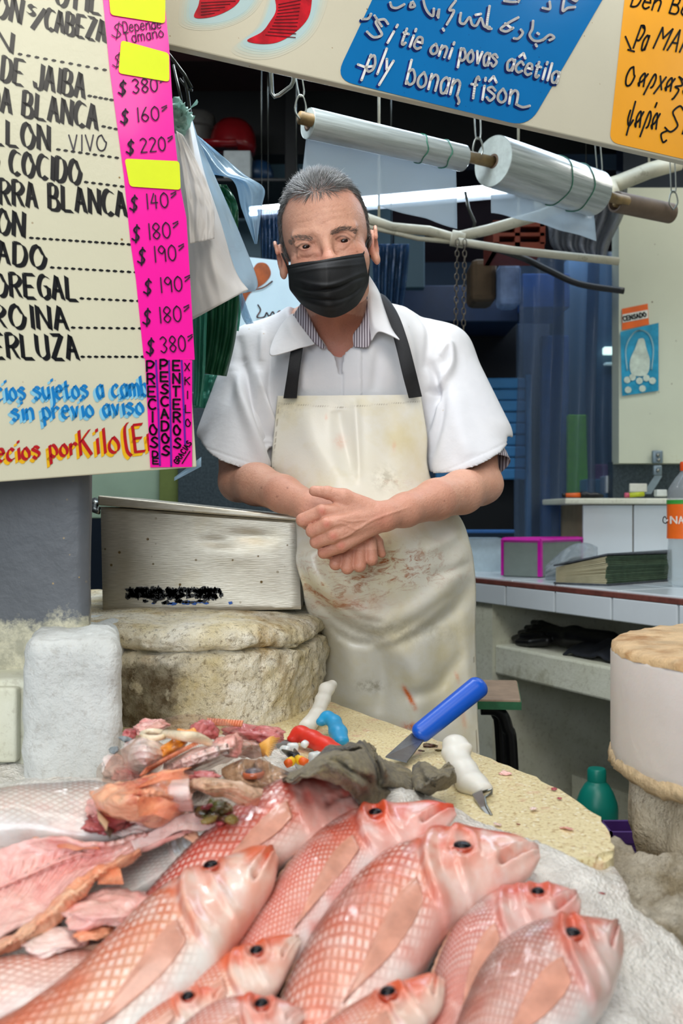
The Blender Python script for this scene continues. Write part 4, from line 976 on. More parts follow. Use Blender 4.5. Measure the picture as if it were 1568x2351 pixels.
def mat_skin():
    m, t, b = new_mat('skin'); p = t.pos()
    a = t.node('ShaderNodeAttribute', attribute_name='Col').outputs['Color']
    c = t.mix(t.mask(t.noise(55, 5, .65, p), .35, .68), a, srgb('#c08068')); c = t.mix(.35, a, c)
    c = t.mix(t.math('MULTIPLY', t.mask(t.noise(420, 3, .6, p), .6, .72), .35), c, srgb('#8f5340'))
    link(t, c, b, 'Base Color'); b.inputs['Roughness'].default_value = .46; b.inputs['Specular IOR Level'].default_value = .45
    b.inputs['Subsurface Weight'].default_value = .12; b.inputs['Subsurface Radius'].default_value = (.01, .004, .002); b.inputs['Subsurface Scale'].default_value = .8
    n = t.bump(t.noise(240, 4, .6, p), .0010); t.l.new(t.bump(t.noise(900, 2, .5, p), .0002, 1, n), b.inputs['Normal']); return m
M_skin = mat_skin()
man = thing('person', (.02, 1.78, 0), 'man in a white short-sleeved coat, cream apron and black face mask, leaning with crossed hands', 'person')
EX, EZ = -.004, -.0125
TH = math.radians(9.0); HO = W(750, 563, 1.645)
hx = Vector((math.cos(TH), 0, math.sin(TH))); hz = Vector((-math.sin(TH), -.06, math.cos(TH))).normalized(); hy = hz.cross(hx); HR = np.array([list(hx), list(hy), list(hz)]).T
def H(x, y, z): return HO+hx*x+hy*y+hz*z
def build_body():
    xs = axis_steps([(-.26, .0030), (-.125, .0014), (.08, .0026), (.31)])
    ys = axis_steps([(1.395, .0016), (1.50, .0015), (1.60, .0032), (1.92)])
    zs = axis_steps([(.96, .003), (1.045, .0014), (1.20, .0036), (1.42, .003), (1.53, .0013), (1.605, .0022), (1.78)])
    f = Field(xs, ys, zs); R = HR
    def he(c, r, k=.012, mode='add'): f.ell(H(*c), r, R, k, mode)
    def hc(a, b, ra, rb=None, k=.01, mode='add'): f.cap(H(*a), H(*b), ra, rb, k, mode)
    # skull and face
    he((0, .014, .034), (.072, .092, .088)); he((0, -.022, .015), (.0612, .066, .088), .02); he((0, -.026, -.055), (.055, .056, .056), .02)
    he((0, -.05, -.092), (.026, .026, .022), .015); hc((-.036, -.03, -.085), (.036, -.03, -.085), .018, .018, .02)
    for s in (-1, 1):
        he((s*.040, -.048, -.038), (.019, .021, .018), .028)
        hc((s*.014-.003, -.080, .006), (s*.044-.003, -.066, .007), .0085, .007, .010)
        he((EX+s*.0305, -.094, EZ+.002), (.020, .0150, .0120), .008, 'cut')
        he((EX+s*.0305, -.0665, EZ), (.0150, .0150, .0150), .004)
        hc((EX+s*.016, -.079, EZ-.013), (EX+s*.043, -.071, EZ-.011), .0030, .003, .006)      # lower lid bag
        hc((EX+s*.017, -.0805, EZ+.0085), (EX+s*.045, -.070, EZ+.0065), .0034, .0036, .004)      # upper lid hood
        he((EX+s*.0305, -.0860, EZ-.0010), (.0136, .0090, .0039), .0012, 'cut')
        # ear
        ex = s*.0755
        he((ex, .004, -.012), (.0095, .015, .027), .004)
        for k in range(9):
            a0 = math.radians(-60+k*32); a1_ = math.radians(-60+(k+1)*32)
            if k < 8: hc((ex+s*(.006+.002*math.sin(a0)), .006-.015*math.cos(a0)*-1, -.008+.026*math.sin(a0)), (ex+s*(.006+.002*math.sin(a1_)), .006+.015*math.cos(a1_), -.008+.026*math.sin(a1_)), .0032, .0032, .002)
        he((ex+s*.006, -.004, -.014), (.005, .008, .013), .003, 'cut'); he((ex+s*.002, -.004, -.036), (.006, .008, .009), .005)
    hc((-.003, -.083, -.003), (-.002, -.095, -.034), .0068, .0085, .012); he((-.002, -.100, -.044), (.0125, .012, .011), .008)
    for s in (-1, 1): he((s*.012, -.092, -.046), (.009, .010, .008), .006)
    # neck and upper chest
    f.cap(W(770, 700, 1.69), W(786, 800, 1.735), .054, .060, .02); f.ell(W(790, 880, 1.775), (.14, .10, .15), None, .03); f.cap(W(790, 900, 1.80), W(800, 1110, 1.79), .13, .12, .03)
    f.cap(W(715, 770, 1.76), W(590, 830, 1.76), .05, .052, .03); f.cap(W(860, 770, 1.76), W(1010, 835, 1.76), .05, .052, .03)
    for a, b in (((768, 735, 1.652), (790, 812, 1.70)), ((742, 735, 1.665), (778, 812, 1.70))): f.cap(W(*a), W(*b), .008, .006, .012)
    # arms
    f.chain([W(592, 830, 1.76), W(552, 1000, 1.69), W(548, 1106, 1.645)], [.044, .039, .0315], .02)
    f.chain([W(548, 1106, 1.645), W(590, 1112, 1.60), W(650, 1134, 1.54), W(715, 1165, 1.487), W(748, 1180, 1.474)], [.0315, .0325, .0275, .0225, .021], .012)
    f.chain([W(1010, 835, 1.76), W(1085, 1000, 1.70), W(1104, 1112, 1.655)], [.044, .039, .0315], .02); f.cap(W(1104, 1112, 1.655), W(1122, 1112, 1.66), .030, .023, .012)
    f.chain([W(1104, 1112, 1.655), W(1060, 1130, 1.60), W(1000, 1147, 1.545), W(930, 1171, 1.483), W(880, 1186, 1.452)], [.032, .0335, .0305, .0238, .0205], .012)
    # his left hand, on top
    K = [(739, 1174, 1.430), (750, 1204, 1.421), (765, 1231, 1.424), (783, 1253, 1.434)]
    WR = [(866, 1170, 1.446), (866, 1181, 1.440), (864, 1193, 1.440), (862, 1206, 1.446)]
    f.ell(W(820, 1190, 1.452), (.034, .016, .024), None, .01); f.cap(W(880, 1186, 1.452), W(846, 1188, 1.450), .0205, .020, .01)
    f.cap(W(775, 1225, 1.447), W(845, 1205, 1.452), .014, .016, .01)
    for q, w0 in zip(K, WR): f.cap(W(*w0), W(*q), .0118, .0102, .005); f.ell(W(q[0], q[1], q[2]-.0035), (.0072, .0072, .0072), None, .005)
    PIP = [(695, 1194, 1.437), (717, 1219, 1.430), (726, 1244, 1.436), (743, 1269, 1.444)]
    DIP = [(706, 1203, 1.462), (728, 1227, 1.458), (738, 1250, 1.462), (757, 1271, 1.466)]
    RR = [.0098, .0095, .0093, .0086]
    for k, p_, d, r in zip(K, PIP, DIP, RR):
        f.cap(W(*k), W(*p_), .0102, r, .0022); f.cap(W(*p_), W(*d), r, r*.92, .002); f.cap(W(*d), W(d[0]+22, d[1]-2, d[2]+.006), r*.9, r*.8, .002)
    f.chain([W(838, 1166, 1.446), W(790, 1142, 1.438), W(752, 1131, 1.438)], [.0160, .0118, .0092], .006); f.cap(W(752, 1131, 1.438), W(721, 1127, 1.441), .0092, .0076, .002); f.ell(W(752, 1131, 1.437), (.0096, .0095, .0094), None, .002)
    f.ell(W(790, 1160, 1.448), (.016, .010, .012), None, .008)
    # his right hand, underneath
    f.cap(W(748, 1180, 1.474), W(800, 1232, 1.474), .0205, .022, .012); f.ell(W(812, 1245, 1.474), (.030, .014, .022), None, .01)
    F2 = [((780, 1264, 1.470), (770.5, 1295, 1.459), .0090), ((801, 1262, 1.466), (797.5, 1304, 1.455), .0092), ((827, 1256, 1.466), (825.5, 1299, 1.455), .0094), ((850, 1244, 1.469), (853, 1284, 1.460), .0092)]
    for a, b, r in F2:
        f.cap(W(*a), W(*b), .0098, r, .0018); f.cap(W(*b), W(b[0]-1, b[1]-12, b[2]+.024), r, r*.9, .002); f.cap(W(b[0]-1, b[1]-12, b[2]+.024), W(b[0]-2, b[1]-32, b[2]+.022), r*.9, r*.8, .002)
    f.chain([W(846, 1222, 1.482), W(866, 1246, 1.480), W(877, 1272, 1.483)], [.011, .0085, .0062], .004)
    V, Fc = f.mesh(); V = smooth_mesh(V, Fc, 2, .5); P = topx(V); N = vnormals(V, Fc); front = np.clip(-N[:, 1]*1.6, 0, 1)
    if (N*(V-V.mean(0))).sum() < 0: print('normals inward')
    d = np.zeros(len(V)); Lc = (V-np.array(HO))@HR
    head = (V[:, 2] > 1.45)
    # forehead lines, eye bags, brow creases
    for ln, w_, a in (([(672, 500), (705, 490), (745, 478), (785, 474)], 2.2, -.0008), ([(676, 513), (715, 506), (735, 494), (800, 484)], 2.2, -.0009), ([(680, 524), (725, 520), (760, 505), (800, 500)], 2, -.0006),
                      ([(690, 590), (708, 592), (722, 582)], 2.5, -.0009), ([(768, 566), (788, 575), (806, 560)], 2.5, -.0009), ([(742, 520), (740, 545)], 3, -.0006), ([(726, 545), (722, 560), (712, 572)], 4, .0004),
                      ([(668, 575), (680, 582), (692, 588)], 2, -.0006), ([(812, 552), (826, 556), (834, 566)], 2, -.0006), ([(668, 590), (690, 604), (715, 600)], 6, .0005), ([(775, 590), (800, 582), (828, 570)], 6, .0005)):
        d += np.where(head, a*ridge(P, ln, w_)*front, 0)
    hand = (V[:, 2] < 1.22) & (V[:, 1] < 1.53)
    zz = lambda pts: [(640+x/5.227, 1080+y/5.227) for x, y in pts]
    for ln, w_, a in ((zz([(740, 590), (860, 612), (1000, 600), (1100, 590)]), 2.4, .0011), (zz([(650, 655), (780, 640), (930, 705), (1080, 620), (1220, 560), (1400, 500), (1560, 440)]), 3, .0016), (zz([(700, 830), (830, 780), (950, 700)]), 2.6, .0013),
                      (zz([(720, 330), (690, 300), (640, 340)]), 2, -.0008), (zz([(480, 200), (500, 250), (490, 300)]), 1.5, -.0006), (zz([(600, 560), (660, 600)]), 3, -.0008), (zz([(560, 640), (800, 560), (1000, 470)]), 5, .0006), (zz([(640, 760), (800, 690), (960, 620)]), 5, .0006)):
        d += np.where(hand, a*ridge(P, ln, w_)*front, 0)
    V = V+N*d[:, None]
    # skin colour, with painted shade at the eye sockets and lid creases
    C = np.tile(np.array(srgb('#dca78e')), (len(V), 1))
    def tint(mask, col, amt): nonlocal C; C = C+(np.array(srgb(col))-C)*(np.clip(mask, 0, 1)*amt)[:, None]
    G = lambda x, y, r: np.exp(-((P[:, 0]-x)**2+(P[:, 1]-y)**2)/r**2)
    for x, y, _ in K: tint(hand*G(x, y, 9), '#c8503f', .75)
    for x, y, _ in PIP: tint(hand*G(x, y, 12), '#c26f5c', .4)
    tint(hand*1.0, '#c98670', .35)
    tint(hand*(P[:, 1] > 1262)*1.0, '#b97860', .5); tint((hand)*G(880, 1195, 25), '#cc7763', .4)
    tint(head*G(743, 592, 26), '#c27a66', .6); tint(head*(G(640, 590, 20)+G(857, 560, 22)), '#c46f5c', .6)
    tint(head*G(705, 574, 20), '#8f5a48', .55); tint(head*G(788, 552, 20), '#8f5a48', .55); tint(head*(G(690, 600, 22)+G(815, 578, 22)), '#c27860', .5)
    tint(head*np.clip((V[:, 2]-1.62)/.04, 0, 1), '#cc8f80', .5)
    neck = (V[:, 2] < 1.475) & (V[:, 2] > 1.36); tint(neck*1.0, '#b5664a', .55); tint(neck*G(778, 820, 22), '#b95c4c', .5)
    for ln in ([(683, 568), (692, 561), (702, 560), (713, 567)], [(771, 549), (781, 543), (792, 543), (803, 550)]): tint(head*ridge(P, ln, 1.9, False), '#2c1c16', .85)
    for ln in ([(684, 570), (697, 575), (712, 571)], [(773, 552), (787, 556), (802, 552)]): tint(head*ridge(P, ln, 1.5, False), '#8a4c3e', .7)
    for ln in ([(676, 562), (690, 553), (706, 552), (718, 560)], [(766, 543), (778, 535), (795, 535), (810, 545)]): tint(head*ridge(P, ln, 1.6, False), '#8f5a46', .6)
    hm = hairmask(Lc); tint(hm*head, '#57504b', .85)
    # moles, freckles on the forearms
    rg = np.random.RandomState(5)
    for x, y in ((636, 1140), (820, 578), (600, 1120), (1020, 1150), (660, 1120)): tint(G(x, y, 2.2), '#7a4434', .7)
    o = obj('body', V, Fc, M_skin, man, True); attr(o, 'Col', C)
    return V, Fc, N, Lc, hm*head, P
HL = [(0, .062), (14, .060), (26, .066), (38, .070), (48, .064), (60, .050), (68, .028), (74, .004), (80, -.012), (86, -.014), (91, .014), (118, .016), (128, -.03), (180, -.05)]
def hairmask(Lc):
    az = np.degrees(np.arctan2(np.abs(Lc[:, 0]), -(Lc[:, 1]-.0)))
    zt_ = np.interp(az, [a for a, _ in HL], [z for _, z in HL]); jit = .003*np.sin(az*1.7)+.002*np.sin(az*4.1+1)
    return np.clip((Lc[:, 2]-zt_+jit)/.007, 0, 1)*(np.abs(Lc[:, 0]) < .0745)
def strands(name, roots, dirs, lens, rad, cols, mat, parent, seg=4, lift=None):
    n = len(roots); k = seg+1; t = np.linspace(0, 1, k)
    P = roots[:, None, :]+dirs[:, None, :]*(lens[:, None, None]*t[None, :, None])
    if lift is not None: P = P+lift[:, None, :]*((t**.6*(1-.55*t))[None, :, None])
    T = dirs/np.linalg.norm(dirs, axis=1)[:, None]; A = np.cross(T, np.array([.3, .2, .9])); A /= np.linalg.norm(A, axis=1)[:, None]; B = np.cross(T, A)
    V = []
    for j in range(3):
        a = 2*math.pi*j/3; off = A*math.cos(a)+B*math.sin(a); r = rad*(1-t**2*.8)
        V.append(P+off[:, None, :]*r[None, :, None])
    V = np.stack(V, 2).reshape(n*k*3, 3)  # n,k,3
    base = (np.arange(n)*k*3)[:, None, None, None]; i = np.arange(seg)[None, :, None]; j = np.arange(3)[None, None, :]
    q = np.stack([i*3+j, i*3+(j+1) % 3, (i+1)*3+(j+1) % 3, (i+1)*3+j], -1)
    Fc = (base+q).reshape(-1, 4); o = obj(name, V, Fc, mat, parent, True)
    attr(o, 'Col', np.repeat(cols, k*3, 0)); return o
def mat_hair():
    m, t, b = new_mat('grey_hair'); a = t.node('ShaderNodeAttribute', attribute_name='Col').outputs['Color']
    t.l.new(a, b.inputs['Base Color']); b.inputs['Roughness'].default_value = .42; return m
M_hair = mat_hair()
BV, BF, BN, BL, BH, BP_ = build_body()
def build_hair():
    rg = np.random.RandomState(2); idx = np.nonzero(BH > .25)[0]
    idx = rg.choice(idx, 15000, p=(BH[idx]/BH[idx].sum())); R0 = BV[idx]+rg.normal(0, .0006, (len(idx), 3)); N = BN[idx]; L = BL[idx]
    loc = np.zeros_like(L); top = np.clip((L[:, 2]-.06)/.04, 0, 1)
    loc[:, 0] = .25*np.sign(L[:, 0])*np.abs(L[:, 0])/.07*(top)+.15*top-.1*np.sign(L[:, 0])*(1-top); loc[:, 1] = 1.0*top+.75*(1-top); loc[:, 2] = .35*top-.65*(1-top)
    D = loc@HR.T; D = D-N*(D*N).sum(1)[:, None]; D /= np.linalg.norm(D, axis=1)[:, None]; D = D+rg.normal(0, .10, D.shape)
    frontl = np.clip((-L[:, 1]+.0)/.06, 0, 1)*top
    Ls = .011+.011*top+.004*rg.rand(len(idx)); lift = N*(.0020+.0060*frontl+.0010*top+.0015*rg.rand(len(idx)))[:, None]
    g = rg.rand(len(idx)); side = 1-top; v = .06+.36*(g**2.0)+.05*side*g; v = v*(1+.5*rg.rand(len(idx)))*.8
    C = np.stack([v*1.02, v*.985, v*.96], 1); strands('hair', R0, D, Ls, .00028, C, M_hair, man, 4, lift)
    # eyebrows
    for s, line in ((0, [(669, 558), (678, 550), (695, 546), (716, 549)]), (1, [(759, 536), (775, 529), (795, 525), (813, 532)])):
        d, t_ = seg_dist(BP_, crom([(x, y, 0) for x, y in line], 20)[:, :2]); ii = np.nonzero((d < 5.2) & (BV[:, 2] > 1.5) & (BN[:, 1] < -.3))[0]
        ii = rg.choice(ii, 330); N = BN[ii]; sx = (-1 if s == 0 else 1); D = np.tile(np.array([sx*1.0, -.1, .35]), (330, 1)); D = D-N*(D*N).sum(1)[:, None]; D += rg.normal(0, .2, D.shape)
        v = .07+.14*rg.rand(330); strands('eyebrow', BV[ii]-N*.0004, D, .005+.002*rg.rand(330), .00022, np.stack([v*1.2, v*.95, v*.8], 1), M_hair, man, 3, N*.0012)
build_hair()
M_eye = simple('eye_white', '#c2aea4', .3, var=.08, vs=200, coat=.1); M_iris = simple('dark_brown_iris', '#23130b', .12, spec=.3)
for s in (-1, 1):
    c = H(EX+s*.0305, -.0665, EZ); m = MB(); m.lathe(c, [(.0132*math.sin(a), -.0132*math.cos(a)) for a in [math.pi*k/16 for k in range(17)]], 28, Vector((0, 1, 0)))
    e = m.build('eye', M_eye, man, True); g = (Vector((0, 0, ZC+.25))-c).normalized()
    m = MB(); m.lathe(c, [(.0057, .0120), (.0050, .0126), (.003, .0134), (0, .0136)], 24, g); m.build('iris', M_iris, e, True)
# ---------------------------------------------------------------- mask
def patch(name, rows, mat, parent, nu=24, nv=24, th=.0012, folds=(), push=0, offset=0, name_attr=None, **kw):
    """spline sheet through control rows of (px, py, distance)"""
    R = [crom(r, nu) for r in rows]; g = np.stack([crom([tuple(R[i][j]) for i in range(len(R))], nv) for j in range(nu)], 1)  # nv,nu,3
    Q = g.reshape(-1, 3); d = Q[:, 2].copy()-push
    for ln, w_, a in folds: d -= a*ridge(Q[:, :2], ln, w_)
    V = np.stack([(Q[:, 0]-CX)/F*d, d, ZC-(Q[:, 1]-CY)/F*d], 1)
    i, j = np.meshgrid(np.arange(nv-1), np.arange(nu-1), indexing='ij'); Fc = np.stack([i*nu+j, i*nu+j+1, (i+1)*nu+j+1, (i+1)*nu+j], -1).reshape(-1, 4)[:, ::-1]
    o = obj(name, V, Fc, mat, parent, True, **kw); solid(o, th, offset); return o
M_mask = simple('black_mask_fabric', '#101011', .62, var=.25, vs=600, bump=.0003, bs=900, spec=.25)
fc = lambda pts: [(560+x/3.92, 360+y/3.92) for x, y in pts]
mk = patch('face_mask', [[(658, 610, 1.610), (690, 603, 1.556), (735, 598, 1.530), (790, 588, 1.545), (834, 581, 1.578)],
    [(661, 622, 1.606), (692, 620, 1.548), (742, 618, 1.516), (798, 606, 1.540), (838, 598, 1.576)],
    [(663, 640, 1.604), (697, 650, 1.542), (748, 655, 1.508), (804, 640, 1.538), (843, 624, 1.582)],
    [(665, 662, 1.606), (701, 682, 1.544), (755, 695, 1.512), (808, 676, 1.545), (846, 646, 1.592)],
    [(674, 676, 1.612), (704, 707, 1.565), (762, 729, 1.538), (816, 704, 1.566), (841, 664, 1.612)]], M_mask, man, 70, 70, .001,
    [(fc([(400, 1010), (640, 965), (900, 925), (1085, 900)]), 2.2, -.0022), (fc([(420, 1050), (640, 1010), (900, 985), (1100, 960)]), 3, .0012), (fc([(470, 1160), (560, 1200), (700, 1205), (860, 1170), (1000, 1100), (1090, 1080)]), 4, -.0040), (fc([(480, 1110), (620, 1150), (760, 1160), (900, 1120), (1080, 1040)]), 5, .0035),
     (fc([(460, 1230), (560, 1260), (740, 1290), (900, 1270), (1040, 1180), (1100, 1120)]), 4, -.0040), (fc([(500, 1280), (640, 1330), (800, 1345), (950, 1290), (1060, 1210)]), 5, .0030), (fc([(735, 950), (750, 1050), (745, 1180)]), 5, .0018), (fc([(780, 1190), (860, 1180), (930, 1140)]), 3, -.002), (fc([(900, 1330), (980, 1240), (1040, 1150)]), 4, -.0025)])
m = MB(); m.tube([Vector(v) for v in crom([tuple(W(*q)) for q in ((660, 613, 1.608), (655, 600, 1.612), (649, 588, 1.625), (645, 578, 1.645))], 14)], .0014, 7); m.build('ear_loop', M_mask, mk, True)
m = MB(); m.tube([Vector(v) for v in crom([tuple(W(*q)) for q in ((834, 583, 1.578), (838, 568, 1.594), (842, 555, 1.618), (846, 545, 1.648))], 14)], .0014, 7); m.tube([Vector(v) for v in crom([tuple(W(*q)) for q in ((845, 645, 1.592), (847, 625, 1.610), (848, 600, 1.632), (850, 585, 1.65))], 14)], .0012, 7); m.build('ear_loop', M_mask, mk, True)
# ---------------------------------------------------------------- coat
def mat_coat():
    m, t, b = new_mat('white_coat_cotton'); p = t.pos()
    c = t.mix(t.mask(t.noise(7, 4, .6, p), .3, .7), srgb('#d6d6da'), srgb('#e6e5e6'))
    v = t.node('ShaderNodeTexVoronoi', i_Vector=p, i_Scale=38.0).outputs[0]; g = t.math('MULTIPLY', t.mask(v, .07, .04), t.mask(t.noise(12, 2, .5, p), .55, .62), True)
    c = t.mix(t.math('MULTIPLY', g, .6), c, srgb('#b79d74')); link(t, c, b, 'Base Color'); b.inputs['Roughness'].default_value = .7
    b.inputs['Subsurface Weight'].default_value = .08; b.inputs['Subsurface Radius'].default_value = (.01, .01, .01)
    n = t.bump(t.noise(60, 3, .5, p), .0012, .6); t.l.new(t.bump(t.noise(1500, 2, .5, p), .0001, .7, n), b.inputs['Normal']); return m
M_coat = mat_coat(); M_stripe = None
def mat_stripe():
    m, t, b = new_mat('grey_striped_shirt'); p = t.pos(); wv = t.node('ShaderNodeTexWave', i_Vector=t.scale(p, (1, .3, .25)), i_Scale=75.0, i_Distortion=1.0).outputs[0]
    c = t.mix(t.mask(wv, .45, .6), srgb('#6d626c'), srgb('#c9c3ca')); link(t, c, b, 'Base Color'); b.inputs['Roughness'].default_value = .75; return m
M_stripe = mat_stripe()
def build_coat():
    st = .0027; f = Field(np.arange(-.33, .34, st), np.arange(1.50, 1.96, st), np.arange(.93, 1.51, st))
    X, Y, Z = np.meshgrid(f.xs, f.ys, f.zs, indexing='ij')
    # sleeves: flaring cones with an open hem
    def sleeve(S_, Hm, rs, rh, n, p, E):
        f.cap(S_, Hm+(Hm-S_)*.35, rs, rh+(rh-rs)*.35, .01)
    SL, HLc = W(605, 822, 1.765), W(545, 1050, 1.675); SR, HRc = W(1000, 826, 1.765), W(1075, 1062, 1.685)
    sleeve(SL, HLc, .056, .063, None, None, None); sleeve(SR, HRc, .056, .072, None, None, None)
    f.cap(W(568, 805, 1.76), W(500, 1000, 1.70), .030, .034, .03); f.cap(W(1030, 812, 1.76), W(1120, 1000, 1.70), .036, .040, .03)
    nL = np.array([-.31, .30, -.93]); nR = np.array([.34, .26, -.93])
    for c_, n in ((W(545, 1062, 1.62), nL), (W(1072, 1070, 1.62), nR)):
        n = n/np.linalg.norm(n); f.v = np.maximum(f.v, ((X-c_[0])*n[0]+(Y-c_[1])*n[1]+(Z-c_[2])*n[2]).astype(np.float32))
    wt = .0045
    f.cap(lerp(SL, HLc, .6), HLc+(HLc-SL)*.5, .045, .063+.007*.5-wt, .006, 'cut'); f.cap(lerp(SR, HRc, .6), HRc+(HRc-SR)*.5, .045, .072+.016*.5-wt, .006, 'cut')
    f.cap(W(520, 950, 1.71), W(492, 1030, 1.69), .016, .034-wt+.001, .006, 'cut'); f.cap(W(1100, 950, 1.71), W(1130, 1030, 1.69), .018, .040-wt+.001, .006, 'cut')
    # torso
    f.ell(W(793, 870, 1.757), (.150, .122, .16), None, .03); f.cap(W(793, 900, 1.79), W(830, 1300, 1.80), .128, .125, .03, 'add', ((0, 1, 0), .85))
    f.cap(W(700, 772, 1.765), W(598, 815, 1.765), .050, .050, .03); f.cap(W(878, 768, 1.765), W(1005, 818, 1.765), .052, .052, .03); f.cap(W(745, 770, 1.76), W(830, 770, 1.76), .062, .062, .02)
    f.v = np.maximum(f.v, (.955-Z).astype(np.float32))
    # neckline
    f.cap(W(770, 690, 1.665), W(780, 785, 1.655), .064, .026, .006, 'cut'); f.cap(W(779, 785, 1.655), W(781, 858, 1.64), .021, .003, .003, 'cut'); f.ell(W(768, 690, 1.70), (.082, .085, .062), None, .006, 'cut')
    V, Fc = f.mesh(); V = smooth_mesh(V, Fc, 4, .5); N = vnormals(V, Fc); P = topx(V); fr = 1.35*np.clip(-N[:, 1]*1.8+.3, 0, 1); d = np.zeros(len(V))
    for ln, w_, a in (([(560, 830), (575, 900), (610, 990), (645, 1080)], 11, -.012), ([(540, 850), (560, 930), (585, 1010), (610, 1075)], 14, .009), ([(590, 850), (610, 930), (640, 1000)], 9, .007), ([(622, 790), (618, 900), (640, 990)], 6, -.004),
        ([(600, 830), (603, 760)], 8, .004), ([(545, 770), (550, 830), (520, 930)], 12, -.004), ([(625, 1010), (606, 960), (600, 900)], 7, -.006), ([(612, 1030), (630, 1020), (618, 1005)], 6, .008),
        ([(985, 830), (1000, 870), (990, 930), (975, 990)], 9, -.010), ([(1010, 820), (1030, 790), (1035, 840), (1010, 880)], 9, .008), ([(985, 900), (1005, 890), (1000, 920)], 7, -.009), ([(1020, 880), (1010, 960), (985, 1050)], 11, -.006), ([(960, 720), (985, 760), (975, 850)], 8, -.004),
        ([(1040, 900), (1060, 1000), (1080, 1050)], 22, .004), ([(690, 830), (700, 900)], 10, .003), ([(870, 800), (860, 900)], 12, -.003), ([(925, 740), (945, 800), (950, 880)], 9, .003)):
        d += a*ridge(P, ln, w_)*fr
    d += -.0022*ridge(P, [(787, 856), (786, 890), (786, 930)], 2.2, False)*fr+.0010*ridge(P, [(826, 806), (828, 860), (828, 930)], 2, False)*fr
    # placket step and stitched hems
    pl = seg_dist(P, [(789, 805), (786, 853), (786, 930)]); d += .0016*fr*(P[:, 0] > 786)*(P[:, 0] < 830)*(P[:, 1] > 800)*(P[:, 1] < 960)
    d -= .0006*ridge(P, [(457, 1022), (530, 1048), (620, 1078)], 2, False)*fr+.0006*ridge(P, [(1164, 1016), (1075, 1058), (978, 1098)], 2, False)*fr
    return obj('coat', V+N*d[:, None], Fc, M_coat, man, True)
build_coat()
# inner striped shirt: body front, cuffs and collar
patch('shirt_front', [[(764, 836, 1.655), (780, 838, 1.652), (798, 836, 1.655)], [(766, 860, 1.650), (782, 850, 1.647), (798, 850, 1.65)], [(770, 915, 1.648), (785, 915, 1.645), (800, 915, 1.648)]], M_stripe, man, 10, 14, .001, push=-.012)
patch('shirt_collar', [[(694, 690, 1.665), (700, 705, 1.655), (722, 752, 1.640), (748, 800, 1.634)], [(684, 708, 1.663), (690, 725, 1.650), (710, 762, 1.634), (742, 800, 1.630)], [(673, 724, 1.668), (686, 748, 1.650), (712, 778, 1.634), (738, 800, 1.632)]], M_stripe, man, 30, 12, .0012, [([(690, 700), (715, 750), (745, 798)], 4, .003)])
patch('shirt_collar', [[(846, 680, 1.665), (846, 722, 1.645), (851, 778, 1.634), (845, 797, 1.632)], [(842, 700, 1.66), (838, 735, 1.640), (832, 775, 1.630), (832, 798, 1.630)], [(840, 715, 1.66), (828, 745, 1.642), (811, 768, 1.632), (812, 796, 1.632)]], M_stripe, man, 30, 14, .0012, [([(840, 735), (826, 770), (824, 798)], 4, -.003)])
m = MB(); R_ = []
c0, c1 = W(1090, 1030, 1.685), W(1108, 1078, 1.668)
ax = (c1-c0).normalized(); xx = ax.orthogonal().normalized(); yy = ax.cross(xx)
for k in range(8):
    t = k/7; R_.append([c0.lerp(c1, t)+(xx*math.cos(a)+yy*math.sin(a))*(.044+.003*t+.001*math.sin(a*5)) for a in [2*math.pi*j/48 for j in range(48)]])
m.strip(R_, closed=True); solid(m.build('shirt_cuff', M_stripe, man, True), .0012)
# coat collar
patch('coat_collar', [[(673, 720, 1.672), (686, 742, 1.648), (704, 766, 1.630), (722, 790, 1.622)], [(660, 730, 1.672), (668, 755, 1.640), (685, 780, 1.622), (706, 795, 1.618)], [(643, 750, 1.668), (650, 780, 1.632), (664, 798, 1.616), (688, 799, 1.614)], [(630, 775, 1.655), (619, 806, 1.628), (626, 817, 1.618), (665, 806, 1.612)]], M_coat, man, 30, 24, .0018, [([(660, 735), (672, 765), (700, 790)], 9, .003)])
patch('coat_collar', [[(847, 632, 1.70), (844, 680, 1.665), (847, 730, 1.645), (853, 782, 1.632)], [(858, 650, 1.69), (862, 700, 1.650), (862, 740, 1.632), (868, 762, 1.622)], [(866, 664, 1.69), (876, 700, 1.655), (886, 740, 1.632), (892, 768, 1.612)], [(872, 676, 1.70), (884, 715, 1.660), (901, 758, 1.635), (917, 780, 1.602)]], M_coat, man, 34, 26, .0018, [([(853, 660), (853, 710), (858, 760)], 7, .004)])
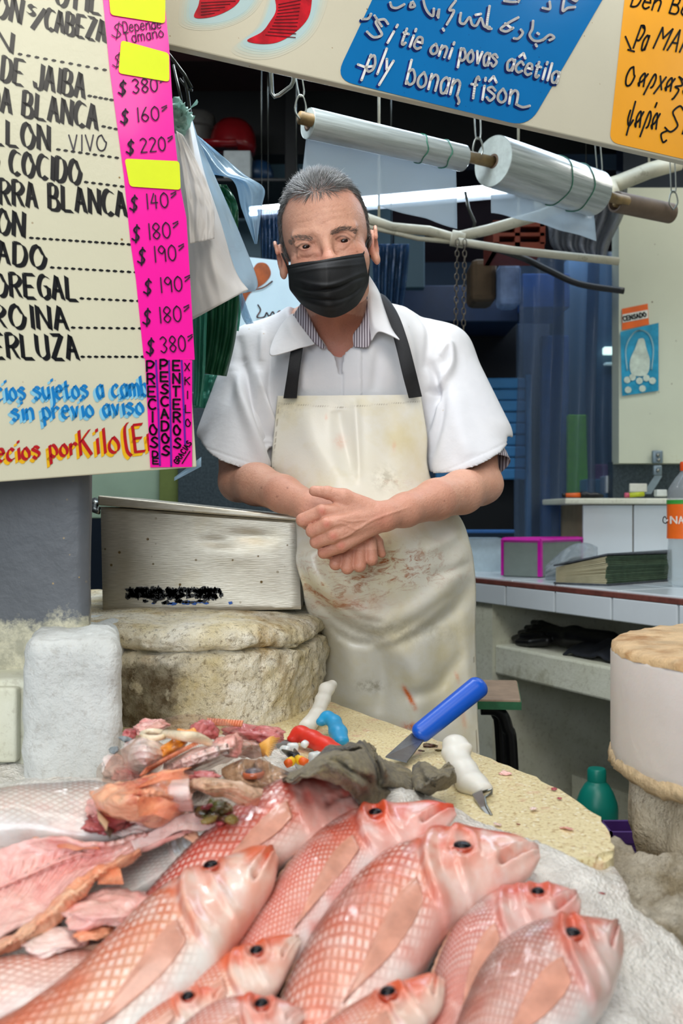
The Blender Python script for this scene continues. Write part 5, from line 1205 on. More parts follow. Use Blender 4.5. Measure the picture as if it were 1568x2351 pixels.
# ---------------------------------------------------------------- apron
def mat_apron():
    m, t, b = new_mat('cream_vinyl_apron'); p = t.pos(); a = t.node('ShaderNodeAttribute', attribute_name='st'); s = t.node('ShaderNodeSeparateColor', i_0=a.outputs['Color'])
    c = t.mix(t.mask(t.noise(6, 5, .6, p), .3, .7), srgb('#e6e0cd'), srgb('#e6e3da'))
    c = t.mix(t.math('MULTIPLY', t.mask(t.noise(9, 5, .6, p), .46, .7), .75), c, srgb('#d8ca9c'))
    c = t.mix(t.math('MULTIPLY', s.outputs[0], t.mask(t.noise(70, 6, .75, t.scale(p, (.5, 1, 1.2)), .6), .48, .64), True), c, srgb('#a95f30'))
    c = t.mix(t.math('MULTIPLY', s.outputs[1], t.mask(t.noise(40, 5, .7, p), .35, .55), True), c, srgb('#df6a1f'))
    c = t.mix(t.math('MULTIPLY', s.outputs[2], t.mask(t.noise(90, 5, .7, p), .42, .6), True), c, srgb('#8d8265'))
    c = t.mix(t.math('MULTIPLY', a.outputs['Alpha'], .8), c, srgb('#7d6b50'))
    link(t, c, b, 'Base Color'); b.inputs['Roughness'].default_value = .34; b.inputs['Specular IOR Level'].default_value = .5
    n = t.bump(t.noise(25, 4, .5, p), .002, .5); t.l.new(t.bump(t.noise(300, 3, .5, p), .0002, .6, n), b.inputs['Normal']); return m
M_apron = mat_apron()
def build_apron():
    rows = [ # y_left, x_left, y_right, x_right, D_left, D_centre, D_right
     (909, 636, 906, 967, 1.664, 1.628, 1.664), (925, 635, 922, 969, 1.662, 1.624, 1.662), (1000, 628, 1000, 981, 1.655, 1.606, 1.655), (1070, 622, 1070, 982, 1.650, 1.585, 1.650),
     (1130, 632, 1130, 1005, 1.645, 1.562, 1.650), (1190, 674, 1190, 1058, 1.575, 1.535, 1.655), (1250, 680, 1250, 1080, 1.545, 1.520, 1.650), (1290, 678, 1300, 1089, 1.542, 1.528, 1.650), (1345, 694, 1360, 1093, 1.545, 1.545, 1.655),
     (1400, 704, 1450, 1092, 1.60, 1.575, 1.665), (1460, 738, 1530, 1094, 1.655, 1.60, 1.67), (1560, 741, 1640, 1097, 1.69, 1.64, 1.665), (1700, 742, 1745, 1102, 1.70, 1.655, 1.65), (1880, 745, 1900, 1106, 1.71, 1.67, 1.66)]
    nv, nu = 260, 130; R = crom(rows, nv); u = np.linspace(0, 1, nu); PX = R[:, 1:2]*(1-u)+R[:, 3:4]*u; PY = R[:, 0:1]*(1-u)+R[:, 2:3]*u
    s = np.sin(np.pi*u)[None]; lin = R[:, 4:5]*(1-u)+R[:, 6:7]*u; D = lin+(R[:, 5:6]-(R[:, 4:5]+R[:, 6:7])/2)*s**.75
    Q = np.stack([PX.ravel(), PY.ravel()], 1); d = D.ravel().copy(); q = np.zeros(len(d))
    for ln, w_, a in (([(816, 925), (820, 1010), (824, 1100)], 9, .006), ([(775, 940), (790, 1010), (806, 1090)], 20, -.012), ([(700, 940), (716, 1010), (760, 1080)], 24, .006), ([(880, 930), (890, 1020), (880, 1100)], 34, -.006),
        ([(682, 1290), (710, 1350), (770, 1420), (850, 1460)], 14, -.014), ([(700, 1270), (740, 1340), (800, 1400), (900, 1440)], 22, .014), ([(1070, 1240), (1040, 1330), (960, 1400), (880, 1430)], 24, .012), ([(1085, 1330), (1040, 1400), (960, 1450), (870, 1480)], 20, -.010),
        ([(1060, 1210), (1030, 1240), (980, 1260)], 14, .008), ([(1080, 1290), (1040, 1310), (990, 1320)], 12, -.007), ([(850, 1450), (870, 1500), (880, 1560), (870, 1640)], 18, -.014), ([(900, 1470), (950, 1540), (960, 1620), (940, 1700)], 26, .012), ([(1000, 1440), (1020, 1540), (1010, 1660)], 26, -.010),
        ([(790, 1460), (810, 1540), (800, 1620)], 24, .010), ([(1062, 1400), (1075, 1520), (1080, 1680)], 14, .008), ([(860, 1480), (900, 1470), (960, 1440), (1040, 1380)], 12, .010), ([(930, 1600), (1000, 1580), (1060, 1500)], 16, -.008), ([(740, 1420), (800, 1470), (860, 1480)], 10, -.008), ([(770, 1380), (830, 1420), (880, 1430)], 9, -.006)):
        q += a*ridge(Q, ln, w_)
    d -= q; V = np.stack([(Q[:, 0]-CX)/F*d, d, ZC-(Q[:, 1]-CY)/F*d], 1)
    i, j = np.meshgrid(np.arange(nv-1), np.arange(nu-1), indexing='ij'); Fc = np.stack([i*nu+j, i*nu+j+1, (i+1)*nu+j+1, (i+1)*nu+j], -1).reshape(-1, 4)[:, ::-1]
    o = obj('apron', V, Fc, M_apron, man, True); solid(o, .0022, -1)
    G = lambda x, y, rx, ry: np.exp(-((Q[:, 0]-x)/rx)**2-((Q[:, 1]-y)/ry)**2)
    A = np.zeros((len(V), 4)); A[:, 0] = np.clip(G(860, 1310, 150, 45)+.8*G(780, 1380, 90, 40)+.6*G(930, 1290, 80, 40)+.35*G(900, 1110, 40, 20)+.4*G(720, 1350, 40, 60), 0, 1)
    A[:, 1] = np.clip(ridge(Q, [(925, 1575), (940, 1600), (955, 1630)], 5)*1.2+G(940, 1668, 16, 9)+.5*ridge(Q, [(1045, 1540), (1055, 1570)], 4)+.35*ridge(Q, [(1060, 1620), (1068, 1680)], 6)+.4*G(780, 1015, 12, 14)+.5*G(749, 958, 3, 6)+.35*G(905, 1025, 4, 10)+.25*G(800, 1380, 80, 20), 0, 1)
    A[:, 2] = np.clip(.8*G(850, 1575, 30, 12)+.5*G(885, 1100, 25, 25)+.3*G(660, 940, 30, 20)+.3*G(900, 1450, 160, 30), 0, 1)
    A[:, 3] = .9*np.maximum.reduce([ridge(Q, [(640, 926), (760, 934), (800, 934), (966, 921)], 1.0, False)*(np.sin(Q[:, 0]*1.3) > -.2), ridge(Q, [(641, 926), (633, 1000), (628, 1075)], .9, False)*(np.sin(Q[:, 1]*1.3) > -.2), ridge(Q, [(1088, 1500), (1091, 1600), (1096, 1740)], .9, False)*(np.sin(Q[:, 1]*1.2) > -.2)])
    attr(o, 'st', A); return o
ap = build_apron()
M_strap = simple('black_webbing', '#15161a', .7, var=.4, vs=900, bump=.0006, bs=700)
patch('apron_strap', [[(669, 796, 1.632), (682, 795, 1.630), (696, 794, 1.628)], [(661, 850, 1.625), (674, 850, 1.623), (688, 850, 1.622)], [(651, 914, 1.650), (666, 914, 1.646), (681, 914, 1.642)]], M_strap, man, 8, 40, .0022, push=.006)
patch('apron_strap', [[(866, 672, 1.722), (872, 674, 1.720), (884, 680, 1.722)], [(876, 690, 1.690), (886, 690, 1.688), (900, 700, 1.692)], [(893, 740, 1.652), (906, 736, 1.650), (919, 734, 1.652)], [(910, 800, 1.628), (924, 794, 1.627), (938, 790, 1.630)], [(924, 860, 1.622), (939, 856, 1.622), (954, 852, 1.626)], [(939, 914, 1.640), (954, 912, 1.646), (968, 910, 1.654)]], M_strap, man, 10, 80, .0022, push=.007)
# legs behind the counter
def legs():
    st = .009; f = Field(np.arange(-.25, .42, st), np.arange(1.62, 2.05, st), np.arange(.06, 1.06, st))
    f.cap((-.03, 1.84, 1.0), (.08, 1.84, 1.0), .105, .105, .03)
    for s in (-1, 1): f.chain([(.025+s*.075, 1.84, .95), (.015+s*.085, 1.83, .52), (.01+s*.09, 1.86, .08)], [.092, .068, .055], .03)
    V, Fc = f.mesh(); obj('trousers', smooth_mesh(V, Fc, 2), Fc, simple('dark_trousers', '#22252b', .8), man, True)
    for s in (-1, 1):
        f = Field(np.arange(-.2, .3, .006), np.arange(1.64, 1.95, .006), np.arange(-.01, .16, .006)); x = .01+s*.09
        f.cap((x, 1.86, .05), (x+s*.01, 1.73, .04), .046, .036, .01); f.cap((x, 1.86, .05), (x, 1.86, .13), .05, .055, .02); f.v = np.maximum(f.v, .002-np.broadcast_to(f.zs, f.v.shape))
        V, Fc = f.mesh(); obj('rubber_boot', smooth_mesh(V, Fc, 1), Fc, simple('white_rubber', '#c9cac6', .35), man, True)
legs()
# ================================================================ STEEL BOX
def mat_box():
    m, t, b = new_mat('brushed_stained_steel'); p = t.pos()
    br = t.noise(60, 3, .5, t.scale(p, (1, 1, 14))); c = t.mix(t.mask(br, .3, .7), srgb('#b5ae9e'), srgb('#cfc9ba'))
    v = t.node('ShaderNodeTexVoronoi', i_Vector=p, i_Scale=62.0).outputs[0]; g = t.math('MULTIPLY', t.mask(v, .17, .10), t.mask(t.noise(19, 2, .5, p), .50, .60), True)
    c = t.mix(g, c, srgb('#6b5530')); c = t.mix(t.math('MULTIPLY', t.mask(t.noise(8, 6, .6, p), .55, .75), .4), c, srgb('#b5a276'))
    link(t, c, b, 'Base Color'); b.inputs['Metallic'].default_value = .72; link(t, t.mix(g, (.42,)*3, (.7,)*3), b, 'Roughness')
    t.l.new(t.bump(t.noise(5, 2, .5, p), .006, .7, t.bump(br, .0003)), b.inputs['Normal']); return m
M_box = mat_box()
bx = thing('steel_box', W(460, 1405, 1.6), 'dented stainless steel box with a lid and torn black sticker, on the stone sill', 'box')
fl = [(231, 1163), (684, 1197), (691, 1399), (236, 1405)]; Df = 1.565
def box_body():
    n = 40; g = []
    P = [[None]*(n+1) for _ in range(n+1)]
    for i in range(n+1):
        for j in range(n+1):
            u, v = j/n, i/n; x = lerp(lerp(fl[0][0], fl[1][0], u), lerp(fl[3][0], fl[2][0], u), v); y = lerp(lerp(fl[0][1], fl[1][1], u), lerp(fl[3][1], fl[2][1], u), v)
            ed = min(u, v, 1-u, 1-v); dent = .004*math.exp(-((u-.76)/.10)**2-((v-.20)/.06)**2)+.003*math.exp(-((u-.58)/.08)**2-((v-.28)/.05)**2)-.003*math.exp(-((u-.68)/.12)**2-((v-.40)/.12)**2)+.0015*nz((u*4, v*3, 2), 1)
            e = .0025*max(0, 1-ed*30)**2
            P[i][j] = W(x, y, Df+dent*(min(1, ed*8))+e)
    m = MB(); m.strip(P)
    bk = .30
    for a, b in (((0, 0), (0, n)), ((0, n), (n, n)), ((n, n), (n, 0)), ((n, 0), (0, 0))):
        A_, B_ = P[a[0]][a[1]], P[b[0]][b[1]]; m.add([A_, A_+Vector((0, bk, 0)), B_+Vector((0, bk, 0)), B_], [(0, 1, 2, 3)])
    A_ = [P[0][0], P[0][n], P[n][n], P[n][0]]; m.add([q+Vector((0, bk, 0)) for q in A_], [(0, 1, 2, 3)])
    o = m.build('body', M_box, bx, True); shade_auto(o, 30); return o
box_body()
m = MB(); a, b = W(224, 1137, 1.555), W(692, 1186, 1.555); a2_, b2_ = W(224, 1160, 1.555), W(692, 1197, 1.555); dv = Vector((0, .315, 0))
m.hexa([a2_, b2_, b2_+dv, a2_+dv, a, b, b+dv, a+dv]); bevel(m.build('lid', M_box, bx), .003, 3)
m = MB(); m.tube([W(216, 1160, 1.59), W(216, 1172, 1.575), W(226, 1176, 1.565), W(226, 1166, 1.57)], .004, 8); m.tube([W(218, 1150, 1.66), W(218, 1160, 1.60)], .006, 8); m.build('latch', M_steel, bx, True)
BB = Board(W(300, 1360, Df-.0012), W(600, 1360, Df-.0012), W(300, 1390, Df-.0012))
R = random.Random(8); m = MB()
def blob(m, B, cx, cy, rx, ry, off, n=14, jag=.3):
    fillpx(m, B, [(cx+rx*(1+R.uniform(-jag, jag))*math.cos(6.283*k/n), cy+ry*(1+R.uniform(-jag, jag))*math.sin(6.283*k/n)) for k in range(n)], off)
for k in range(64):
    if R.random() > .16: blob(m, BB, 292+k*3.4+R.uniform(-2, 2), 1357+R.uniform(-3, 3), R.uniform(4, 8), R.uniform(5, 9), .001, 12, .5)
    if R.random() > .25: blob(m, BB, 292+k*3.4+R.uniform(-2, 2), 1368+R.uniform(-3, 3), R.uniform(4, 7), R.uniform(4, 8), .001, 12, .5)
for k in range(26): blob(m, BB, 330+R.uniform(0, 145), 1378+R.uniform(-4, 7), R.uniform(3, 7), R.uniform(2, 5), .001, 12, .5)
m.build('torn_sticker', simple('black_sticker_remnant', '#17181a', .5), bx)
m = MB()
for k in range(12): blob(m, BB, 350+R.uniform(0, 125), 1384+R.uniform(-3, 4), R.uniform(4, 9), R.uniform(2, 4), .0006)
blob(m, BB, 529, 1384, 5, 4, .0006); m.build('torn_sticker', simple('blue_sticker_remnant', '#1c55a8', .5), bx)
# ================================================================ RIGHT SIDE: butcher block, trunk, mortar
M_poly = simple('scraped_white_plastic', '#d8cfc9', .38, var=.05, vs=8, sss=.25, bump=.0008, bs=60); M_polytop = simple('scored_stained_plastic_top', '#d2b184', .6, var=.25, vs=25, dirt='#a8763c', dirts=14, dirtlo=.5, bump=.004, bs=90)
pb = thing('chopping_block', (.55, 1.085, .86), 'thick round white plastic chopping block with a scored tan top, at the right edge', 'chopping block')
def ring_solid(name, c, prof, n, mat, parent, amp=0, sc=20, **kw):
    rows = []
    for r, z, a in prof:
        row = []
        for j in range(n):
            t = 2*math.pi*j/n; x, y = math.cos(t), math.sin(t); rr = r*(1+a*fbm((x*2, y*2, z*9), sc/8, 4, 3)); row.append(Vector((c[0]+x*rr, c[1]+y*rr, z+amp*a*nz((x*3, y*3, z), 2, 5))))
        rows.append(row)
    m = MB(); m.strip(rows, closed=True); k = len(m.v); m.f.append(tuple(range(n))[::-1]); m.f.append(tuple(range(k-n, k))); return m.build(name, mat, parent, True, **kw)
ring_solid('block', (.55, 1.085), [(.232, .866, .03), (.243, .868, .02), (.249, .876, .01), (.25, .89, .0), (.25, .95, 0), (.25, .992, .0), (.2485, .996, .004), (.245, .9975, .006)], 120, M_poly, pb)
rows = []
for r, z in ((.2495, .9945), (.249, 1.0), (.243, 1.004), (.22, 1.006), (.15, 1.007), (.08, 1.007), (.02, 1.007)):
    rows.append([Vector((.55+math.cos(t)*r*(1+.006*nz((math.cos(t)*9, math.sin(t)*9, 1), 2)), 1.085+math.sin(t)*r, z+.003*nz((math.cos(t)*r*60, math.sin(t)*r*60, 2), 1))) for t in [2*math.pi*j/140 for j in range(140)]])
m = MB(); m.strip(rows, closed=True); m.f.append(tuple(range(len(m.v)-140, len(m.v)))); m.build('top_face', M_polytop, pb, True, label='tan scored stained top face')
m = MB(); rows = []
for r, z in ((.2, .862), (.242, .862), (.252, .870), (.2505, .882), (.2, .884)):
    rows.append([Vector((.55+math.cos(t)*r*(1+.012*nz((math.cos(t)*12, math.sin(t)*12, z*40), 2)), 1.085+math.sin(t)*r*(1+.012*nz((math.cos(t)*12, math.sin(t)*12, z*40), 2)), z+.006*nz((math.cos(t)*16, math.sin(t)*16, 4), 1))) for t in [2*math.pi*j/160 for j in range(160)]])
m.strip(rows, closed=True); m.build('rim', simple('dirty_tan_rim', '#c9b08a', .7, var=.3, vs=60, bump=.003), pb, True, label='frayed tan lower rim')
M_trunk = mat_stone('weathered_trunk', '#cdbda0', '#e6d9c0', '#8a7350', .5, .010, 10)
ring_solid('tree_trunk', (.56, 1.08), [(.20, 0, .14), (.17, .3, .14), (.165, .55, .14), (.19, .66, .12), (.225, .74, .10), (.238, .80, .06), (.240, .861, .05)], 110, M_trunk, None, .01, 22, label='weathered pale tree trunk carrying the white chopping block', cat='trunk')
rough_box('mortar_lump', (.16, .84, .45), (.385, 1.03, .812), 40, .030, 18, M_gunk, .04, 11, label='rough brown and white crusted mortar between the counter and the trunk', cat='mortar')
# ================================================================ ICE
def zpile(D): return min(.52+.4*D, .866)
def WP(px, py, h=0.0):
    k = (py-CY)/F; D = (ZC-.52-h)/(.4+k)
    if .52+.4*D > .866: D = (ZC-.866-h)/k
    return W(px, py, D)
IB = [(-.95, 1.30), (-.40, 1.28), (-.30, 1.30), (-.16, 1.36), (-.075, 1.33), (-.045, 1.27), (.0, 1.12), (.06, 1.055), (.105, 1.03), (.135, .985), (.175, .93), (.215, .875), (.262, .845), (.31, .80), (.35, .72), (.37, .60), (.36, .42)]
def build_ice():
    xs = np.arange(-.95, .44, .0065); ys = np.arange(.44, 1.40, .0065); nx, ny = len(xs), len(ys); V = []
    L = [Vector((a, b, 0)) for a, b in IB]
    X, Y = np.meshgrid(xs, ys, indexing='ij'); P = np.stack([X.ravel(), Y.ravel()], 1); d, _ = seg_dist(P, IB)
    side = np.ones(len(P))
    Bx = np.array([a for a, b in IB]); By = np.array([b for a, b in IB])
    ylim = np.interp(P[:, 0], Bx[:14], By[:14], left=1.3, right=-1); xr = np.interp(P[:, 1], By[::-1][:6], Bx[::-1][:6], left=.37, right=.30)
    inside = (P[:, 1] < ylim) | ((P[:, 1] < .86) & (P[:, 0] < xr)); s = np.where(inside, d, -d)
    for (x, y), sd in zip(P, s):
        z = min(.52+.4*y, .866+.036*float(sst(-.45, -.3, x)*(1-sst(.02, .14, x))*(1-sst(.96, 1.08, y))))-.010; sl = max(0, x-.20); z -= .35*sl
        t = max(0., min(1., (sd+.004)/.030)); t = t*t*(3-2*t); lo = .838 if x < .24 and y > .8 else z-.12
        if x > .24 or y < .8: lo = z-.13
        V.append((x, y, lo+(z-lo)*t+(.005*fbm((x, y, 0), 22, 4, 9)+.002*nz((x, y, 0), 120))*t))
    i, j = np.meshgrid(np.arange(nx-1), np.arange(ny-1), indexing='ij'); Fc = np.stack([i*ny+j, (i+1)*ny+j, (i+1)*ny+j+1, i*ny+j+1], -1).reshape(-1, 4)
    keep = (s[Fc] > -.012).any(1); Fc = Fc[keep]; used = np.unique(Fc); mp = np.full(len(V), -1); mp[used] = np.arange(len(used))
    m, t, b = new_mat('crushed_ice'); p = t.pos(); c = t.mix(t.mask(t.noise(40, 6, .7, p), .35, .65), srgb('#cfcac2'), srgb('#efece4'))
    c = t.mix(t.math('MULTIPLY', t.mask(t.noise(11, 5, .6, p), .55, .7), .3), c, srgb('#dfb09a')); link(t, c, b, 'Base Color'); b.inputs['Roughness'].default_value = .22
    b.inputs['Subsurface Weight'].default_value = .35; b.inputs['Subsurface Radius'].default_value = (.012, .014, .016); v = t.node('ShaderNodeTexVoronoi', i_Vector=p, i_Scale=330.0).outputs[0]
    t.l.new(t.bump(v, .0022, .8, t.bump(t.noise(70, 5, .6, p), .004)), b.inputs['Normal'])
    return obj('crushed_ice', np.array(V)[used], mp[Fc], m, None, True, label='bed of crushed ice under the fish, spreading to the lower right corner', cat='ice', kind='stuff')
build_ice()
slab('trim_22', [(.222, .44), (.40, .44), (.40, .80), (.30, .86), (.24, .86)], .0, .66, M_pale)
M_cube = simple('clear_ice_chunk', '#d5dcdc', .1, sss=.4, coat=.5)
for i, (x, y, s_) in enumerate(((672, 1715, .011), (700, 1708, .009), (655, 1722, .010), (724, 1738, .012), (690, 1755, .012))):
    c = WZ(x, y, .868); m = MB(); m.bev(c, (s_*1.3, s_, s_*.9), .003, Matrix.Rotation(i*1.3, 3, 'Z') @ Matrix.Rotation(.5*i, 3, 'X')); tag(m.build('ice_chunk', M_cube, None, True), 'small clear ice chunk lying round the pliers', 'ice', 'ice chunks by the pliers')
# ================================================================ TOOLS ON THE COUNTER
def handle_knife(name, pts, radii, flat, mat, label, blade=None, cat='knife'):
    """moulded handle: smooth flattened tube through points, grown as an implicit surface"""
    P = [Vector(p) for p in pts]; lo = np.min([list(p) for p in P], 0)-.03; hi = np.max([list(p) for p in P], 0)+.03; st = .0012
    f = Field(np.arange(lo[0], hi[0], st), np.arange(lo[1], hi[1], st), np.arange(lo[2], hi[2], st)); f.chain(P, radii, .006, 'add', flat)
    V, Fc = f.mesh(); root = thing(name, P[0], label, cat); obj('handle', smooth_mesh(V, Fc, 2), Fc, mat, root, True)
    if blade:
        m = MB(); A_, n_ = blade; k = len(A_); A_ = [Vector(a) for a in A_]; up = Vector(n_)
        m.add([a+up for a in A_]+[a-up for a in A_], [tuple(range(k)), tuple(range(2*k-1, k-1, -1))]+[(i, k+i, k+(i+1) % k, (i+1) % k) for i in range(k)]); m.build('blade', M_blade, root)
    return root
M_blade = simple('knife_steel', '#8d8f8f', .28, metal=.9, var=.2, vs=40, dirt='#6f5a48', dirts=30, dirtlo=.62)
M_wh = simple('white_plastic_handle', '#dcd9cf', .4, var=.04, vs=20, sss=.1); M_rd = simple('red_plastic_handle', '#d8301f', .38, dirt='#7a2015', dirts=40, dirtlo=.66); M_bl = simple('light_blue_handle', '#1f8fc0', .4, dirt='#2a5a70', dirts=40, dirtlo=.66); M_db = simple('blue_plastic_handle', '#0b55c4', .32, var=.03)
handle_knife('fillet_knife', [W(762, 1572, 1.46), W(750, 1582, 1.45), W(741, 1606, 1.43), W(728, 1640, 1.40), W(706, 1668, 1.375)], [.008, .0105, .0102, .0105, .0125], ((0, .7, .7), .8), M_wh, 'white-handled knife leaning against the stone sill', ([W(696, 1672, 1.37), W(714, 1676, 1.365), W(690, 1700, 1.33), W(676, 1700, 1.33)], (0, .0004, .0008)))
handle_knife('fillet_knife', [W(738, 1657, 1.345), W(752, 1645, 1.35), W(766, 1655, 1.34), W(776, 1680, 1.315), W(783, 1702, 1.29)], [.0075, .0085, .0095, .0115, .0105], ((0, .3, .9), .8), M_bl, 'light blue curved knife handle beside the white-handled knife')
handle_knife('fillet_knife', [W(672, 1697, 1.27), W(690, 1684, 1.275), W(715, 1696, 1.26), W(745, 1712, 1.24), W(770, 1726, 1.22)], [.0075, .0115, .0128, .013, .0125], ((0, .3, .9), .8), M_rd, 'red-handled knife tucked under the grey-green cloth', ([W(664, 1700, 1.27), W(676, 1706, 1.265), W(640, 1722, 1.24), W(610, 1712, 1.245), W(636, 1700, 1.26)], (0, .0003, .0008)))
sp = handle_knife('spatula', [W(1096, 1578, 1.285), W(968, 1681, 1.243)], [.0145, .0132], ((.62, -.25, .75), .78), M_db, 'blue-handled steel scraper spatula lying across the counter edge', ([W(955, 1686, 1.243), W(975, 1697, 1.235), W(934, 1750, 1.175), W(885, 1738, 1.185), W(945, 1684, 1.245)], (0, .0004, .0007)))
handle_knife('boning_knife', [W(1064, 1718, 1.135), W(1045, 1708, 1.150), W(1045, 1730, 1.135), W(1062, 1765, 1.105), W(1084, 1800, 1.075), W(1104, 1812, 1.06)], [.0105, .0135, .0145, .0155, .0165, .013], ((0, .35, .9), .72), M_wh, 'chunky white-handled knife with a bent steel tip, right of the cloth', ([W(1084, 1825, 1.045), W(1106, 1815, 1.045), W(1118, 1850, 1.01), W(1142, 1890, .98), W(1130, 1888, .98), W(1104, 1856, 1.01)], (0, .0005, .0008)))
m = MB(); m.tube([W(1104, 1820, 1.045), W(1130, 1812, 1.04), W(1128, 1822, 1.04), W(1112, 1832, 1.03), W(1116, 1850, 1.01), W(1128, 1872, .99)], .0016, 6); m.build('steel_tongue', M_steel, bpy.data.objects['boning_knife'], True)
pl = thing('pliers', WZ(680, 1740, .868), 'small dark pliers with orange and yellow grips, on the ice', 'pliers')
for s, (a, b, c, g0, g1) in enumerate((((648, 1722), (668, 1733), (684, 1742), (686, 1744), (706, 1752)), ((676, 1720), (680, 1735), (672, 1744), (668, 1748), (656, 1756)))):
    m = MB(); m.tube([WZ(*a, .874), WZ(*b, .876), WZ(*c, .876)], [.0012, .0045, .0032], 8); m.build('jaw', simple('dark_tool_steel', '#2d2d2e', .4, metal=.8), pl, True)
    m = MB(); m.tube([WZ(*g0, .875), WZ(lerp(g0[0], g1[0], .5), lerp(g0[1], g1[1], .5), .876), WZ(*g1, .874)], [.0038, .0048, .0042], 8); g_ = m.build('grip', simple('orange_grip', '#e8641a', .45), pl, True)
    m = MB(); m.tube([WZ(lerp(g0[0], g1[0], -.1), lerp(g0[1], g1[1], -.1), .8755), WZ(lerp(g0[0], g1[0], .3), lerp(g0[1], g1[1], .3), .876)], .0053, 8); m.build('grip_collar', simple('yellow_grip', '#e8bd1c', .45), g_, True)
# cloth
def gpatch(name, rows, mat, parent=None, nu=40, nv=40, th=.0015, folds=(), noise_amp=0, nsc=30, seed=0, post=None, offset=-1, **kw):
    """sheet through rows of (px,py,height over the pile)"""
    R = [crom(r, nu) for r in rows]; g = np.stack([crom([tuple(R[i][j]) for i in range(len(R))], nv) for j in range(nu)], 1); Q = g.reshape(-1, 3).copy()
    for ln, w_, a in folds: Q[:, 2] += a*ridge(Q[:, :2], ln, w_)
    V = np.array([list(WP(x, y, h)) for x, y, h in Q])
    if noise_amp:
        for k in range(len(V)): V[k, 2] += noise_amp*fbm(V[k], nsc, 4, seed)
    i, j = np.meshgrid(np.arange(nv-1), np.arange(nu-1), indexing='ij'); Fc = np.stack([i*nu+j, i*nu+j+1, (i+1)*nu+j+1, (i+1)*nu+j], -1).reshape(-1, 4)[:, ::-1]
    o = obj(name, V, Fc, mat, parent, True, **kw); solid(o, th, offset); return o
def mat_cloth():
    m, t, b = new_mat('grey_green_terry'); p = t.pos(); c = t.mix(t.mask(t.noise(160, 4, .7, p), .35, .65), srgb('#5c5033'), srgb('#8e8058')); c = t.mix(t.mask(t.noise(18, 6, .7, p), .53, .64), c, srgb('#2f261d'))
    link(t, c, b, 'Base Color'); b.inputs['Roughness'].default_value = .9; b.inputs['Sheen Weight'].default_value = .3; n = t.bump(t.noise(60, 4, .6, p), .004); t.l.new(t.bump(t.noise(480, 4, .7, p), .0022, 1, n), b.inputs['Normal']); return m
M_cloth = mat_cloth()
gpatch('cleaning_cloth', [[(748, 1722, .055), (790, 1708, .06), (838, 1703, .045), (862, 1728, .03), (890, 1745, .015)], [(706, 1752, .05), (760, 1735, .07), (815, 1735, .07), (868, 1752, .045), (935, 1765, .015)],
   [(668, 1778, .048), (740, 1768, .075), (800, 1770, .075), (872, 1788, .045), (950, 1795, .012)], [(650, 1797, .042), (715, 1783, .072), (785, 1800, .06), (850, 1820, .03), (938, 1828, .008)], [(652, 1800, .035), (725, 1788, .065), (800, 1822, .045), (838, 1852, .02), (905, 1850, .004)]],
   M_cloth, None, 90, 80, .003, [([(845, 1706), (858, 1740), (870, 1780), (868, 1800)], 7, -.018), ([(860, 1706), (874, 1745), (888, 1785)], 9, .014), ([(780, 1720), (835, 1722)], 5, -.010), ([(700, 1770), (760, 1760), (820, 1790), (850, 1830)], 9, .010), ([(740, 1750), (800, 1760), (850, 1800)], 7, -.010), ([(870, 1800), (930, 1822)], 5, -.008), ([(800, 1740), (820, 1780), (830, 1830)], 8, .008)],
   .006, 26, 3, label='crumpled grey-green dirty cloth draped over the red fish head', cat='cloth')
gpatch('cleaning_cloth', [[(948, 1755, .012), (975, 1752, .022), (1000, 1765, .02), (1030, 1750, .012)], [(945, 1780, .014), (975, 1775, .03), (1010, 1775, .028), (1042, 1765, .014)], [(948, 1808, .012), (975, 1805, .026), (1010, 1795, .022), (1048, 1782, .012)], [(955, 1822, .002), (985, 1828, .004), (1012, 1815, .004), (1048, 1800, .002)]],
   M_cloth, None, 50, 40, .003, [([(960, 1760), (975, 1790), (1000, 1800)], 6, -.010), ([(1000, 1770), (1040, 1762)], 5, -.007), ([(955, 1815), (1000, 1790), (1045, 1775)], 5, .008)], .004, 40, 5, label='rolled twisted end of grey cloth beside the white knife handle', cat='cloth')
# ================================================================ STOOL, TEAL BOTTLE, BASKET
stl = thing('stool', (.30, 1.98, 0), 'stool with a worn wooden seat, green edge and bent black tube legs', 'stool')
A1, A2, A3 = W(1085, 1596, 2.06), W(1190, 1604, 2.05), W(1196, 1628, 1.90); m = MB()
q = [Vector((A3.x-.20, 1.92, 0)), Vector((A3.x, 1.90, 0)), Vector((A2.x+.01, 2.12, 0)), Vector((A3.x-.20, 2.14, 0))]; z1 = 1.15-.2*1.0
zt_ = ZC-(1606-CY)/F*1.90; m.hexa([Vector((p.x, p.y, zt_-.018)) for p in q]+[Vector((p.x, p.y, zt_)) for p in q]); bevel(m.build('seat', simple('worn_wood_seat', '#9a8068', .55, var=.2, vs=30), stl), .004)
m = MB(); m.hexa([Vector((p.x+(.001 if i in (1, 2) else -.001), p.y+(-.001 if i in (0, 1) else .001), zt_-.020)) for i, p in enumerate(q)]+[Vector((p.x+(.001 if i in (1, 2) else -.001), p.y+(-.001 if i in (0, 1) else .001), zt_-.005)) for i, p in enumerate(q)]); m.build('seat_edge', simple('green_painted_edge', '#2c6b45', .6, var=.2, vs=60), stl, label='green painted seat edge')
for sx, sy in ((-.02, .08), (-.02, .22), (-.17, .08), (-.17, .22)):
    x = A3.x+sx; y = 1.86+sy; o_ = .0 if sx > -.1 else -.0; m = MB(); ins = -.05 if sx > -.1 else .05
    m.tube([Vector(v) for v in crom([(x+ins, y, zt_-.026), (x+ins*.35, y, zt_-.030), (x, y, zt_-.06), (x+.012*(1 if sx > -.1 else -1), y, zt_-.16), (x+.03*(1 if sx > -.1 else -1), y, .0)], 26)], .0115, 12); m.build('leg', simple('black_tube', '#0d0d0f', .3), stl, True)
